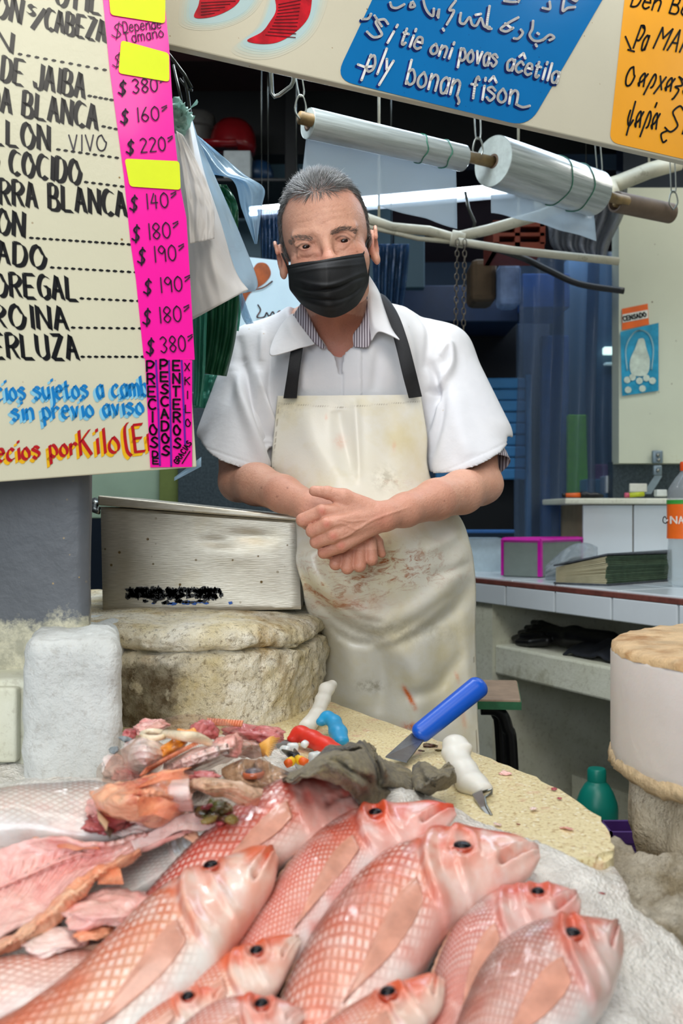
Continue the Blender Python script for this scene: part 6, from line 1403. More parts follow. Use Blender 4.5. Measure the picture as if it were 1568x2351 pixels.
def bottle(name, c, prof, mat, label, cat='bottle', n=40, sq=1.0):
    r = thing(name, c, label, cat); m = MB(); m.lathe(c, prof, n); o = m.build('bottle_body', mat, r, True); return r
cB = W(1370, 1925, 2.2); zb = .42
M_tealb = simple('teal_hdpe', '#0d8272', .35, var=.06, vs=10)
sc = 2.2/2300*1.0
r = thing('bleach_bottle', (cB.x, 2.2, zb), 'teal plastic bottle with a dark blue label band, on the floor ledge under the counter', 'bottle')
H_ = (1175.5-1766)/2300*2.2+1.15-zb
m = MB(); m.lathe((cB.x, 2.2, zb), [(0, 0), (.040, 0), (.045, .004), (.046, .06), (.046, H_-.085), (.044, H_-.072), (.036, H_-.05), (.027, H_-.034), (.021, H_-.028), (.019, H_-.022)], 40)
o = m.build('bottle_body', M_tealb, r, True)
m = MB(); m.lathe((cB.x, 2.2, zb+H_-.024), [(0, -.002), (.0205, -.002), (.0205, .022), (.018, .026), (0, .026)], 30); shade_auto(m.build('cap', M_tealb, r, True), 40)
m = MB(); m.lathe((cB.x, 2.2, zb), [(.0466, .015), (.0466, .05)], 40, closed=True); m.build('label_band', simple('navy_label', '#182a6a', .5), r, True, label='dark blue label band')
bk = thing('purple_basket', (.56, 1.92, .42), 'dark purple perforated plastic basket at the foot of the trunk', 'basket'); M_pur = simple('purple_plastic', '#4a2a6c', .4)
zr = ZC-(1912-CY)/F*1.80; zb2 = zr-.09
x0, x1 = W(1400, 1900, 1.80).x, W(1400, 1900, 1.80).x+.26
slab('trim_23', rect(x0-.01, 1.76, x1+.06, 1.90), 0, zb2-.003, M_pale)
bk.location = ((x0+x1)/2, 1.83, zb2)
m = MB()
for (p0_, p1_) in (((x0, 1.80), (x1, 1.80)), ((x0, 1.865), (x1, 1.865)), ((x0, 1.80), (x0, 1.865)), ((x1, 1.80), (x1, 1.865))): m.box(((p0_[0]+p1_[0])/2, (p0_[1]+p1_[1])/2, zr-.008), (abs(p1_[0]-p0_[0])+.008, abs(p1_[1]-p0_[1])+.008, .020))
m.build('rim', M_pur, bk); m = MB(); m.box(((x0+x1)/2, 1.8325, zb2+.003), (x1-x0, .065, .005)); m.build('bottom', M_pur, bk)
m = MB(); n = 26
for i in range(n+1):
    x = lerp(x0, x1, i/n); m.box((x, 1.80, (zr+zb2)/2-.005), (.0045, .003, zr-zb2-.01)); m.box((x, 1.865, (zr+zb2)/2-.005), (.0045, .003, zr-zb2-.01))
for k in range(9):
    z = lerp(zb2+.004, zr-.02, k/8); m.box(((x0+x1)/2, 1.80, z), (x1-x0, .0034, .0042)); m.box(((x0+x1)/2, 1.865, z), (x1-x0, .0034, .0042))
for k in range(6):
    y = lerp(1.8, 1.865, k/5); m.box((x0, y, (zr+zb2)/2-.005), (.003, .0045, zr-zb2-.01)); m.box((x1, y, (zr+zb2)/2-.005), (.003, .0045, zr-zb2-.01))
m.build('mesh_wall', M_pur, bk, kind='stuff')
# ================================================================ ON THE TILED COUNTER
fb = thing('taped_block', W(1240, 1322, 2.86), 'grey block wrapped along its edges in magenta tape, on the tiled counter', 'box')
a, b, c = W(1154, 1318, 2.80), W(1240, 1322, 2.74), W(1336, 1318, 2.90); zz0, zz1 = .971, ZC-(1240-CY)/F*2.78
d_ = Vector((.02, .06, 0)); q = [Vector((a.x, a.y, 0)), Vector((b.x, b.y, 0)), Vector((c.x, c.y, 0)), Vector((c.x, c.y, 0))+d_, Vector((a.x, a.y, 0))+d_]
m = MB(); k = 5; m.add([Vector((p.x, p.y, zz0)) for p in q]+[Vector((p.x, p.y, zz1)) for p in q], [tuple(range(k))[::-1], tuple(range(k, 2*k))]+[(i, (i+1) % k, k+(i+1) % k, k+i) for i in range(k)]); bevel(m.build('block', simple('grey_green_foam', '#76807a', .6, var=.08, vs=30), fb), .003)
M_mag = simple('magenta_tape', '#c2149c', .35)
def bar(m, p, q_, w_): 
    p, q_ = Vector(p), Vector(q_); m.tube([p, q_], w_, 4)
for (p, q_) in (((0, 1)), ((1, 2)), ((2, 3)), ((3, 4)), ((4, 0))):
    m = MB(); bar(m, (q[p].x, q[p].y, zz1), (q[q_].x, q[q_].y, zz1), .0062); m.build('tape', M_mag, fb)
for p in (0, 1, 2):
    m = MB(); bar(m, (q[p].x, q[p].y, zz0+.002), (q[p].x, q[p].y, zz1), .0072 if p == 1 else .005); m.build('tape', M_mag, fb)
# thick worn book lying with its page edge toward us
bk2 = thing('thick_book', W(1400, 1338, 2.5), 'thick battered notebook with green-edged swollen pages, on the tiled counter', 'book')
L0, M0, R0 = W(1276, 1330, 2.50), W(1392, 1340, 2.44), W(1528, 1332, 2.60); up = lambda p, y, D: W(p, y, D)
back = Vector((.07, .16, 0))
def prismxy(m, base, tops): n = len(base); m.add(base+tops, [tuple(range(n))[::-1], tuple(range(n, 2*n))]+[(i, (i+1) % n, n+(i+1) % n, n+i) for i in range(n)])
zc0 = .971
f3 = lambda p: Vector((p.x, p.y, zc0)); M_pages = simple('swollen_page_edges', '#b0a888', .8, var=.15, vs=30); M_pagesg = simple('green_page_edges', '#41553f', .8, var=.35, vs=60)
zl, zm, zr_ = ZC-(1302-CY)/F*2.5, ZC-(1276-CY)/F*2.44, ZC-(1272-CY)/F*2.6
NP = 16
for k in range(NP):
    t0, t1 = k/NP, (k+.72)/NP; mk_ = lambda P, zt1, t: Vector((P.x, P.y, lerp(zc0+.004, zt1, t))); jx = Vector((random.uniform(-.003, .003), random.uniform(-.003, .003), 0))
    m = MB(); prismxy(m, [mk_(L0, zl, t0), mk_(M0, zm, t0)+jx, mk_(M0+back, zm, t0)+jx, mk_(L0+back, zl, t0)], [mk_(L0, zl, t1), mk_(M0, zm, t1)+jx, mk_(M0+back, zm, t1)+jx, mk_(L0+back, zl, t1)]); m.build('page_block', M_pages, bk2)
    m = MB(); prismxy(m, [mk_(M0, zm, t0)+jx, mk_(R0, zr_, t0)+jx*1.5, mk_(R0+back, zr_, t0), mk_(M0+back, zm, t0)+jx], [mk_(M0, zm, t1)+jx, mk_(R0, zr_, t1)+jx*1.5, mk_(R0+back, zr_, t1), mk_(M0+back, zm, t1)+jx]); m.build('page_block', M_pagesg, bk2, label='green-stained page edges')
for zz_, off in ((zc0, 0), (None, 1)):
    P_ = [L0+Vector((-.006, -.002, 0)), M0+Vector((0, -.008, 0)), R0+Vector((.006, -.004, 0)), R0+back, L0+back]; Zs = [zc0]*5 if not off else [zl+.002, zm+.002, zr_+.002, zr_+.002, zl+.002]
    m = MB(); prismxy(m, [Vector((p.x, p.y, z)) for p, z in zip(P_, Zs)], [Vector((p.x, p.y, z+.004)) for p, z in zip(P_, Zs)]); m.build('cover', simple('dark_patterned_cover%d' % off, '#3b4047', .6, var=.5, vs=80), bk2)
g = []
for i in range(22):
    row = []
    for j in range(26):
        u, v = j/25, i/21; x = lerp(1252, 1372, u); y = lerp(1330, lerp(1300, 1246, math.sin(u*2.2)), v); row.append(W(x, min(y, 1332), 2.66-.05*math.sin(v*3.1)+.03*v+.018*fbm((u*3, v*3, 0), 2, 3, 2)))
    g.append(row)
sheet('clear_bag', g, film('crinkled_clear_bag', '#cfd6da', .42, .12, .9, 60, .006), None, .0005, label='crinkled clear plastic bag slumped between the taped block and the book', cat='plastic bag')
# water bottle
wb = thing('drink_bottle', W(1575, 1340, 2.42), 'clear plastic drink bottle with an orange label and orange cap, at the right edge', 'bottle')
c = W(1578, 1340, 2.42); zt1 = ZC-(1062-CY)/F*2.42; hh = zt1-.971; c = Vector((c.x, c.y, .971))
M_pet = film('clear_pet', '#dfe6e8', .30, .06, 1.0, 30, .001)
m = MB(); m.lathe(c, [(.0, .002), (.030, 0), (.044, .006), (.046, .02), (.043, .045), (.047, .07), (.044, .11), (.046, .15), (.046, .20), (.047, .215), (.044, .235), (.030, hh-.04), (.018, hh-.025), (.0145, hh-.02), (.0145, hh-.012)], 40); m.build('bottle_wall', M_pet, wb, True)
m = MB(); m.lathe(c, [(0, hh-.02), (.017, hh-.02), (.017, hh), (.0155, hh+.002), (0, hh+.002)], 24); shade_auto(m.build('cap', simple('orange_cap', '#e2501c', .4), wb, True), 40)
m = MB(); m.lathe(c, [(.0478, .115), (.0470, .14), (.0478, .205)], 40, closed=True); m.build('label_sleeve', simple('orange_label', '#ee6a20', .4, var=.05), wb, True)
m = MB(); m.lathe(c, [(.0482, .198), (.0482, .208)], 40, closed=True); m.build('label_edge', simple('green_label_edge', '#3f9a3e', .4), wb, True)
BL_ = Board(W(1535, 1190, 2.37), W(1568, 1190, 2.37), W(1535, 1230, 2.37)); m = MB()
for st_ in textpx('ONA', 1536, 1202, 1572, 1202, 16): m_ = [(x, y) for x, y in st_]; pen(m, BL_, [m_], 0, 2.4)
V_ = []
for v in m.v:
    d = Vector((v[0]-c.x, v[1]-c.y)); ang = max(-1, min(1, d.x/.0485)); V_.append((v[0], c.y-math.sqrt(max(0, .0487**2-(.0485*ang)**2)), v[2]))
m.v = V_; m.build('lettering', simple('label_white', '#f0e4d8', .5), wb)
# things on the plinth ledge
zl_ = 1.1895
tl = thing('orange_tool', W(1330, 1140, 2.9), 'orange and black handled tool lying on the plinth ledge', 'tool')
m = MB(); m.tube([W(1297, 1137, 2.88), W(1332, 1137, 2.88)], [.006, .0075], 10); m.build('handle', simple('orange_handle', '#e4641c', .4), tl, True)
m = MB(); m.tube([W(1291, 1137, 2.88), W(1298, 1137, 2.88)], .0065, 10); m.build('end_cap', simple('black_plastic', '#121214', .4), tl, True)
m = MB(); m.tube([W(1332, 1136, 2.88), W(1344, 1136, 2.88), W(1354, 1138, 2.88), W(1366, 1137, 2.88), W(1385, 1139, 2.88)], [.009, .0105, .008, .009, .004], 10); m.build('collar', simple('black_plastic2', '#121214', .4), tl, True)
gl = thing('lighter', W(1440, 1140, 2.95), 'small yellow-green lighter lying on the plinth ledge', 'lighter')
m = MB(); m.tube([W(1444, 1137, 2.95), W(1478, 1134, 2.95)], .0075, 10); m.build('body', simple('lime_plastic', '#b9c226', .3), gl, True); m = MB(); m.tube([W(1434, 1137, 2.95), W(1444, 1137, 2.95)], .0075, 10); m.build('cap', simple('pink_red_plastic', '#c2526a', .3), gl, True)
boxpx('white_card', 1446, 1110, 1486, 1130, 3.02, .01, simple('white_card_mat', '#d3d2c6', .6), label='white folded card leaning behind the lighter', cat='card')
boxpx('small_white_box', 1508, 1124, 1532, 1140, 2.93, .03, simple('white_box_mat', '#d0d4cf', .6), label='small white box on the ledge, beside the drink bottle', cat='box')
hs = thing('hasp', W(1500, 1080, 3.1), 'grey steel hinged hasp screwed on the cream panel, its flap hanging to the ledge', 'hasp'); M_hasp = simple('grey_blue_steel', '#7f8f98', .4, metal=.5)
for (x0_, y0_, x1_, y1_) in ((1498, 1034, 1522, 1064), (1500, 1068, 1520, 1092)):
    a_ = W(x0_, y1_, 3.10); b_ = W(x1_, y0_, 3.10); m = MB(); m.bev(((a_.x+b_.x)/2, 3.105, (a_.z+b_.z)/2), (b_.x-a_.x, .016, b_.z-a_.z), .004); m.build('plate', M_hasp, hs, True)
for (px_, py_) in ((1510, 1045), (1512, 1056), (1510, 1080)): m = MB(); m.lathe(W(px_, py_, 3.095), [(.006, 0), (.005, .003), (0, .004)], 12, Vector((0, -1, 0))); m.build('screw', M_steel, hs, True)
m = MB(); a_, b_ = W(1512, 1092, 3.09), W(1486, 1134, 3.02); m.hexa([b_+Vector((-.012, 0, 0)), b_+Vector((.012, 0, 0)), b_+Vector((.012, .004, .002)), b_+Vector((-.012, .004, .002)), a_+Vector((-.012, 0, 0)), a_+Vector((.012, 0, 0)), a_+Vector((.012, .004, 0)), a_+Vector((-.012, .004, 0))]); m.build('flap', M_hasp, hs)
# black rubber gloves on the shelf
def gloves(label, pts, sc_, seed):
    root = thing('rubber_glove', cp(*pts, .792), label, 'glove'); c = cp(*pts, .80); e = Vector((CE.x, CE.y, 0)); v = Vector((CV.x, CV.y, 0)); st = .0026; mm = []
    lo = np.array([c.x-.16, c.y-.30, .785]); hi = np.array([c.x+.26, c.y+.16, .90]); f = Field(np.arange(lo[0], hi[0], st), np.arange(lo[1], hi[1], st), np.arange(lo[2], hi[2], st))
    P = lambda s_, v_, z: c+e*s_*sc_+v*v_*sc_+Vector((0, 0, z-.80))
    f.cap(P(0, .02, .822), P(.09, .03, .825), .024, .026, .012); f.cap(P(.09, .03, .825), P(.20, .05, .822), .027, .030, .02)
    for k in range(4): f.chain([P(.01, -.01+.018*k, .822+.004*k), P(-.05, -.028+.021*k, .815+.010*k), P(-.085, -.030+.022*k, .806+.013*k)], [.0115, .0110, .0088], .003)
    f.chain([P(.03, -.01, .812), P(-.01, -.035, .803), P(-.05, -.045, .801)], [.013, .0105, .009], .004)
    V, Fc = f.mesh(); obj('glove_body', smooth_mesh(V, Fc, 2), Fc, M_glove, root, True); return root
M_glove = simple('black_nitrile', '#0a0a0d', .35, var=.3, vs=60, dirt='#2b3038', dirts=60, dirtlo=.68)
g1_ = gloves('black rubber glove lying on the counter shelf, fingers toward the man', (.16, .10), 1.0, 1)
gpatch_ = None
m = MB(); g = []
for i in range(20):
    row = []
    for j in range(30):
        u, v = j/29, i/19; p = cp(.30+.33*u, .05+.22*v, .797+.045*math.sin(v*3.14)*(.5+.5*math.sin(u*2.6))+.012*fbm((u*4, v*4, 0), 1.6, 3, 4)); row.append(p)
    g.append(row)
sheet('black_rag', g, simple('navy_black_cloth', '#0e131d', .8, var=.4, vs=40, dirt='#9c8f73', dirts=12, dirtlo=.74), None, .004, label='dark navy rag bundled on the shelf beside the glove', cat='cloth')
# ================================================================ FISH
def mat_fish(name, scale_n=(40, 15), spot='#f7ebe2', rough=.3, line='#8f4a3a'):
    m, t, b = new_mat(name); a = t.node('ShaderNodeAttribute', attribute_name='Col'); uv = t.node('ShaderNodeUVMap', uv_map='UVMap').outputs[0]; s = t.node('ShaderNodeSeparateXYZ', i_0=uv); p = t.pos()
    U = t.math('MULTIPLY', s.outputs[0], float(scale_n[0])); Vv = t.math('MULTIPLY', s.outputs[1], float(scale_n[1]))
    A_ = t.math('ADD', U, Vv); B_ = t.math('SUBTRACT', U, Vv)
    def tri(x): return t.math('ABSOLUTE', t.math('SUBTRACT', t.math('FRACT', x), .5))
    fa, fb_ = tri(A_), tri(B_); edge = t.math('MAXIMUM', fa, fb_)   # .5 on the diamond borders
    cell = t.math('MULTIPLY', t.mask(edge, .34, .2), a.outputs['Alpha']); brd_ = t.math('MULTIPLY', t.mask(edge, .38, .5), a.outputs['Alpha'])
    sp_ = t.math('MULTIPLY', cell, t.mask(t.noise(14, 3, .6, p), .34, .55))
    c = t.mix(t.math('MULTIPLY', t.mask(t.noise(50, 5, .65, p), .45, .7), .22), a.outputs['Color'], srgb('#d8573f'))
    c = t.mix(t.math('MULTIPLY', t.mask(t.noise(30, 5, .65, p), .55, .7), .35), c, srgb('#f0dad2'))
    c = t.mix(t.math('MULTIPLY', sp_, .58), c, srgb(spot)); c = t.mix(t.math('MULTIPLY', brd_, .42), c, srgb(line))
    link(t, c, b, 'Base Color'); b.inputs['Roughness'].default_value = rough; b.inputs['Coat Weight'].default_value = .55; b.inputs['Coat Roughness'].default_value = .12
    b.inputs['Subsurface Weight'].default_value = .10; b.inputs['Subsurface Radius'].default_value = (.008, .004, .003)
    n = t.bump(t.math('MULTIPLY', t.math('SUBTRACT', .5, edge), a.outputs['Alpha']), .0012); t.l.new(t.bump(t.noise(130, 4, .6, p), .0009, .7, n), b.inputs['Normal']); return m
M_f1 = mat_fish('snapper_skin'); M_f2 = mat_fish('snapper_skin_fine', (58, 21), '#f0dfd8', .32, '#96594a'); M_f3 = mat_fish('silver_scaled_skin', (50, 18), '#d2d6d0', .26, '#5f6560')
M_fin = simple('translucent_pink_fin', '#e8a88c', .35, var=.25, vs=60, sss=.3, coat=.4, bump=.0006, bs=300)
M_finp = simple('peach_pectoral_fin', '#de967e', .3, var=.2, vs=50, sss=.2, coat=.5)
M_eyer = simple('fish_eye_ring', '#a8432a', .3, coat=.4, var=.3, vs=300); M_eyeb = simple('fish_pupil', '#0c0a10', .12, spec=.25)
M_mouth = simple('fish_mouth_inside', '#b3422f', .3, coat=.4)
def WF(px, py, h=0.0):
    k = (py-CY)/F; D = (ZC-.52-h)/(.4+k); return W(px, py, D) if D < 1.0 else W(px, py, (ZC-.92-h)/k)
def fish(name, label, st, h=0.0, mat=None, pal=None, eye=None, er=.0085, thick=.46, gill=.27, seed=0, dark=0, mouth=True, pect=True, cat='fish', group=None, scale_from=None, dorsal=True, bend=0, eyecol=None, hs=None, relief=1.0):
    """st: list of (upper px, lower px) stations from snout to tail on the pile surface"""
    mat = mat or M_f1; NS, NR = 150, 56
    U = crom([(*a, 0) for a, b in st], NS); L = crom([(*b, 0) for a, b in st], NS)
    PU = np.array([list(WF(x, y, h)) for x, y, _ in U]); PL = np.array([list(WF(x, y, h)) for x, y, _ in L]); C = (PU+PL)/2; Hh = (PU-PL)/2
    seg = np.r_[0, np.cumsum(np.linalg.norm(np.diff(C, axis=0), axis=1))]; s = seg/seg[-1]
    ln = 1.0
    T = np.gradient(C, axis=0); T /= np.linalg.norm(T, axis=1)[:, None]; Nn = np.cross(T, Hh); Nn /= np.linalg.norm(Nn, axis=1)[:, None]
    if Nn[:, 2].mean() < 0: Nn = -Nn
    hl = np.linalg.norm(Hh, axis=1); hd = Hh/np.maximum(hl, 1e-6)[:, None]
    th_ = hl.max()*thick*np.interp(s, [0, .02, .06, .14, .28, .42, .6, .8, .93, 1], [.10, .28, .46, .72, .96, 1, .88, .55, .28, .05]); th_ = np.minimum(th_, hl*1.1+.0005)
    a = np.linspace(0, 2*np.pi, NR, endpoint=False); ca, sa = np.cos(a), np.sin(a)
    ra = np.sign(ca)*np.abs(ca)**.92; rb = np.sign(sa)*np.abs(sa)**.85
    V = C[:, None, :]+Hh[:, None, :]*ra[None, :, None]+(Nn*th_[:, None])[:, None, :]*rb[None, :, None]
    # relief on the upper side: v = -1 belly .. 1 back, s along the body
    vv = np.broadcast_to(ra[None], (NS, NR)); ss = np.broadcast_to(s[:, None], (NS, NR)); upm = np.broadcast_to(np.clip(rb, 0, 1)[None]**.4, (NS, NR)); HM = hl.max()
    d = np.zeros((NS, NR))
    ge = gill*(1-.16*(vv-.0)**2-.05*vv); x = (ss-ge)/.012; d += .0072*HM/.06*(sst(-5, 0, x)*(1-sst(-.3, 1.0, x)))        # gill cover lip
    ge2 = gill*.64*(1-.12*vv**2)+.02; x = (ss-ge2)/.010; d += .0040*HM/.06*(sst(-4, 0, x)*(1-sst(-.2, 1.2, x)))
    if mouth:
        mv = lerp(.05, -.45, ss/.13); d -= .0095*HM/.06*np.exp(-((vv-mv)/.10)**2)*(1-sst(.10, .135, ss)); d += .0060*HM/.06*np.exp(-((vv-mv-.22)/.12)**2)*(1-sst(.09, .13, ss)); d += .0040*HM/.06*np.exp(-((vv-mv+.24)/.14)**2)*(1-sst(.08, .13, ss))
        d += .0040*HM/.06*np.exp(-((ss-.125)/.012)**2-((vv+.25)/.25)**2)
    if eye:
        ew = np.array(list(WF(eye[0], eye[1], h+th_[12]))); 
        flat = V.reshape(-1, 3); P2 = topx(flat); dd = np.hypot(P2[:, 0]-eye[0], P2[:, 1]-eye[1]).reshape(NS, NR)+(1-(rb[None] > 0))*1e3; pr = er*F/max(ew[1], .3)
        d += .0022*np.exp(-((dd-pr*1.25)/(pr*.28))**2); d -= .004*np.exp(-(dd/(pr*.8))**4)
    d = d*relief
    V = V+(Nn[:, None, :])*(d*upm)[:, :, None]
    rg = np.random.RandomState(seed+3); fl = V.reshape(-1, 3); nn = np.array([fbm(q, 22, 3, seed) for q in fl]).reshape(NS, NR); V = V+Nn[:, None, :]*(nn*.0028*HM/.06*upm)[:, :, None]; n2 = np.array([fbm((q[0]*1.0, q[1]*1.0, q[2]), 62, 3, seed+9) for q in fl]).reshape(NS, NR)
    # colours
    pal = pal or ('#a8604c', '#df8a72', '#efc4b2', '#e4dcd6', '#e0714e'); cb, cm, cl, cw, ch_ = [np.array(srgb(c)) for c in pal]
    w1 = sst(.45, .92, vv)[..., None]; w2 = sst(-.15, .5, vv)[..., None]; w3 = sst(-.85, -.3, vv)[..., None]
    Cc = cw*(1-w3)+cl*w3; Cc = Cc*(1-w2)+cm*w2; Cc = Cc*(1-w1)+cb*w1
    hw = (1-sst(gill*.9, gill*1.05, ss))[..., None]; noise_ = (nn[..., None]*1.6+.35); Ch = ch_*(sst(.0, .7, vv+nn*.8)[..., None])+cl*.55*(1-sst(.0, .7, vv+nn*.8)[..., None])+cw*.45*(1-sst(.0, .7, vv+nn*.8)[..., None]); Cc = Cc*(1-hw*.85)+Ch*hw*.85
    gl_ = (np.exp(-((ss-ge-.006)/.008)**2)*sst(-.95, -.5, vv)*(1-sst(.45, .8, vv)))[..., None]*.55; Cc = Cc*(1-gl_)+np.array(srgb('#a83c30'))*gl_
    if mouth: mg = (np.exp(-((vv-mv)/.07)**2)*(1-sst(.11, .135, ss)))[..., None]*.75; Cc = Cc*(1-mg)+np.array(srgb('#7c3026'))*mg
    rp = (np.clip(n2*2.4-.1, 0, 1)*(1-sst(gill, gill*1.5, ss)*.8)*sst(-.7, .1, vv))[..., None]*.6; Cc = Cc*(1-rp)+ch_*.9*rp
    wp = (np.clip(-n2*2.2-.15, 0, 1)*(1-sst(gill, gill*1.5, ss)*.7))[..., None]*.45; Cc = Cc*(1-wp)+cw*wp
    pat = np.clip(nn*2.2-.25, 0, 1)[..., None]; Cc = Cc*(1-pat*.5)+ch_*pat*.5
    if eye: eg = np.exp(-((dd-pr*1.2)/(pr*.6))**2)[..., None]*.5; Cc = Cc*(1-eg)+np.array(srgb('#d8582f'))*eg
    al = sst(gill*1.0, gill*1.12, ss)*(1-sst(.9, .97, ss))*sst(-1.0, -.45, vv); col = np.concatenate([Cc, al[..., None]], -1).reshape(-1, 4)
    root = thing(name, Vector(C[NS//2]), label, cat, group)
    i, j = np.meshgrid(np.arange(NS-1), np.arange(NR), indexing='ij'); j2 = (j+1) % NR
    Fc = np.stack([i*NR+j, i*NR+j2, (i+1)*NR+j2, (i+1)*NR+j], -1).reshape(-1, 4)
    VV = np.concatenate([V.reshape(-1, 3), V[0].mean(0)[None]+(C[0]-C[3])*.3, V[-1].mean(0)[None]]); n0 = NS*NR
    caps = [(j_, (j_+1) % NR, n0, n0) for j_ in range(NR)]
    Fl = Fc.tolist()+[(int((j_+1) % NR), j_, n0) for j_ in range(NR)]+[((NS-1)*NR+j_, (NS-1)*NR+(j_+1) % NR, n0+1) for j_ in range(NR)]
    o = obj('body', VV, Fl, mat, root, True); attr(o, 'Col', np.concatenate([col, col[:1], col[-1:]]))
    uvl = o.data.uv_layers.new(name='UVMap'); arc = np.linspace(0, 2, NR, endpoint=False); arcv = np.where(a < np.pi, a/np.pi, 2-a/np.pi)
    uvv = np.concatenate([np.stack([np.broadcast_to((seg/ .45)[:, None], (NS, NR)), np.broadcast_to(arcv[None], (NS, NR))], -1).reshape(-1, 2), [[0, .5], [1, .5]]])
    li = np.zeros(len(o.data.loops), np.int32); o.data.loops.foreach_get('vertex_index', li); uvl.data.foreach_set('uv', uvv[li].astype(np.float32).ravel())
    up = lambda si, v, off=0: Vector(C[si]+Hh[si]*v+Nn[si]*(th_[si]*max(0, 1-abs(v)**2.0)**.45+off))
    if eye:
        k = np.argmin(dd); p = V.reshape(-1, 3)[k]; si = k//NR; nrm = Vector(Nn[si])*.8+Vector(hd[si])*.35; nrm.normalize(); c = Vector(p)+nrm*.001
        m = MB(); m.lathe(c, [(er*.92, -.004), (er*.9, .0), (er*.8, .0008), (er*.6, .0012), (0, .0014)], 30, nrm); e = m.build('eye', M_eyer if not eyecol else eyecol, root, True)
        m = MB(); m.lathe(c, [(er*.74, -.001), (er*.72, .0016), (er*.6, .0030), (er*.35, .0040), (0, .0044)], 24, nrm); m.build('pupil', M_eyeb, e, True)
    if pect:
        si = int(np.searchsorted(s, gill+.03)); se = int(np.searchsorted(s, gill+.33)); g = []
        for q in range(22):
            t = q/21; row = []; wd = .25*(math.sin(math.pi*(.10+.90*t)**.62)**.9)+.006; vc = lerp(-.28, -.55, t)
            for r in range(24):
                f_ = r/23*2-1; sj = min(NS-1, int(lerp(si, se, t)+(4*(1-f_*f_)*t))); row.append(up(sj, vc+wd*f_, .0012+.0008*abs(math.sin(f_*17))))
            g.append(row)
        sheet('pectoral_fin', g, M_finp, root, .0007)
    if dorsal:
        g = []; i0, i1 = int(NS*.34), int(NS*.82)
        for q in range(i0, i1, 2):
            f_ = (q-i0)/(i1-i0); hgt = HM*.16*math.sin(math.pi*min(1, f_*1.1+.05))**.6*(1-.25*(q % 4)/2); b0 = Vector(C[q]+Hh[q]*.97); g.append([b0, b0+Vector(hd[q])*hgt*.5+Vector(T[q])*hgt*.7+Vector(Nn[q])*.001, b0+Vector(hd[q])*hgt*.8+Vector(T[q])*hgt*1.5])
        sheet('dorsal_fin', g, M_fin, root, .0008)
    # tail fin
    g = []
    for q in range(12):
        t = q/11; row = []
        for r in range(25):
            f_ = r/24*2-1; sp_ = hl[-8]*(1+2.6*t); back_ = .055*t*(1-.28*(1-abs(f_)))*HM/.06; row.append(Vector(C[-6])+Vector(T[-6])*back_+Vector(hd[-6])*sp_*f_+Vector(Nn[-6])*(.0008*math.sin(f_*40)+.001))
        g.append(row)
    sheet('tail_fin', g, M_fin, root, .001)
    return root
P_red = ('#5a2c28', '#c24636', '#de7460', '#e2c0b4', '#cc3424'); P_std = ('#84493c', '#cc6c56', '#e39a84', '#e2d2ca', '#d9532f'); P_pale = ('#a4583f', '#d8795a', '#e8b498', '#e4dcd2', '#dd6236'); P_brown = ('#6e463c', '#a86a5a', '#cf9c8e', '#dad2cc', '#c4523a')
st_B = [((808, 1822), (824, 1848)), ((768, 1795), (815, 1882)), ((708, 1785), (768, 1915)), ((645, 1798), (702, 1950)), ((580, 1838), (642, 1990)), ((510, 1888), (572, 2036)), ((440, 1948), (492, 2086)), ((372, 2016), (420, 2135)), ((312, 2082), (350, 2165)), ((262, 2142), (290, 2190)), ((225, 2180), (240, 2205))]
fish('red_snapper', 'deep red snapper with its head under the grey-green cloth', st_B, .012, M_f1, P_red, None, seed=1, gill=.22, relief=.35)
st_C = [((1036, 1852), (1048, 1872)), ((985, 1843), (1022, 1905)), ((920, 1850), (966, 1940)), ((855, 1858), (912, 1970)), ((785, 1882), (856, 2010)), ((715, 1930), (805, 2064)), ((655, 2000), (752, 2122)), ((600, 2080), (700, 2190)), ((545, 2160), (640, 2262)), ((490, 2240), (570, 2330)), ((450, 2310), (500, 2370)), ((420, 2350), (440, 2385))]
fish('red_snapper', 'orange-red snapper with its mouth pointing at the white knife, just right of the cloth', st_C, .014, M_f2, ('#a85844', '#d4604a', '#e48c76', '#e6d2cc', '#dc4e2c'), (861, 1863), .0084, seed=2, gill=.30)
st_D = [((1232, 1948), (1241, 1970)), ((1190, 1925), (1214, 2012)), ((1120, 1919), (1152, 2054)), ((1050, 1913), (1088, 2096)), ((960, 1936), (1022, 2155)), ((870, 1980), (966, 2240)), ((790, 2052), (900, 2325)), ((715, 2152), (820, 2405)), ((655, 2272), (730, 2484)), ((610, 2400), (650, 2540)), ((580, 2490), (600, 2560)), ((565, 2540), (572, 2570))]
fish('red_snapper', 'largest snapper, centre front, with bold pale diamond scales and a black eye', st_D, .016, M_f1, ('#7e453a', '#c8705a', '#e49a80', '#e8dad2', '#dc5a34'), (1058, 1937), .0106, seed=3, gill=.33, mouth=True)
st_G = [((680, 2149), (692, 2164)), ((640, 2150), (668, 2216)), ((582, 2170), (632, 2282)), ((520, 2196), (572, 2318)), ((460, 2236), (500, 2352)), ((390, 2292), (430, 2400)), ((310, 2352), (350, 2450)), ((240, 2420), (270, 2490)), ((190, 2480), (205, 2510))]
st_E = [((1316, 2044), (1335, 2070)), ((1270, 2034), (1324, 2116)), ((1210, 2035), (1262, 2156)), ((1145, 2050), (1205, 2200)), ((1085, 2088), (1152, 2250)), ((1035, 2146), (1112, 2310)), ((1000, 2222), (1082, 2376)), ((978, 2312), (1050, 2446)), ((965, 2400), (1010, 2504)), ((960, 2480), (985, 2540)), ((960, 2520), (970, 2548))]
fish('red_snapper', 'dusky pink snapper between the largest one and the rightmost one', st_E, .018, M_f2, ('#8e4c40', '#bc6658', '#d89284', '#e0d2cc', '#d2523a'), (1236, 2042), .0070, seed=4, gill=.33)
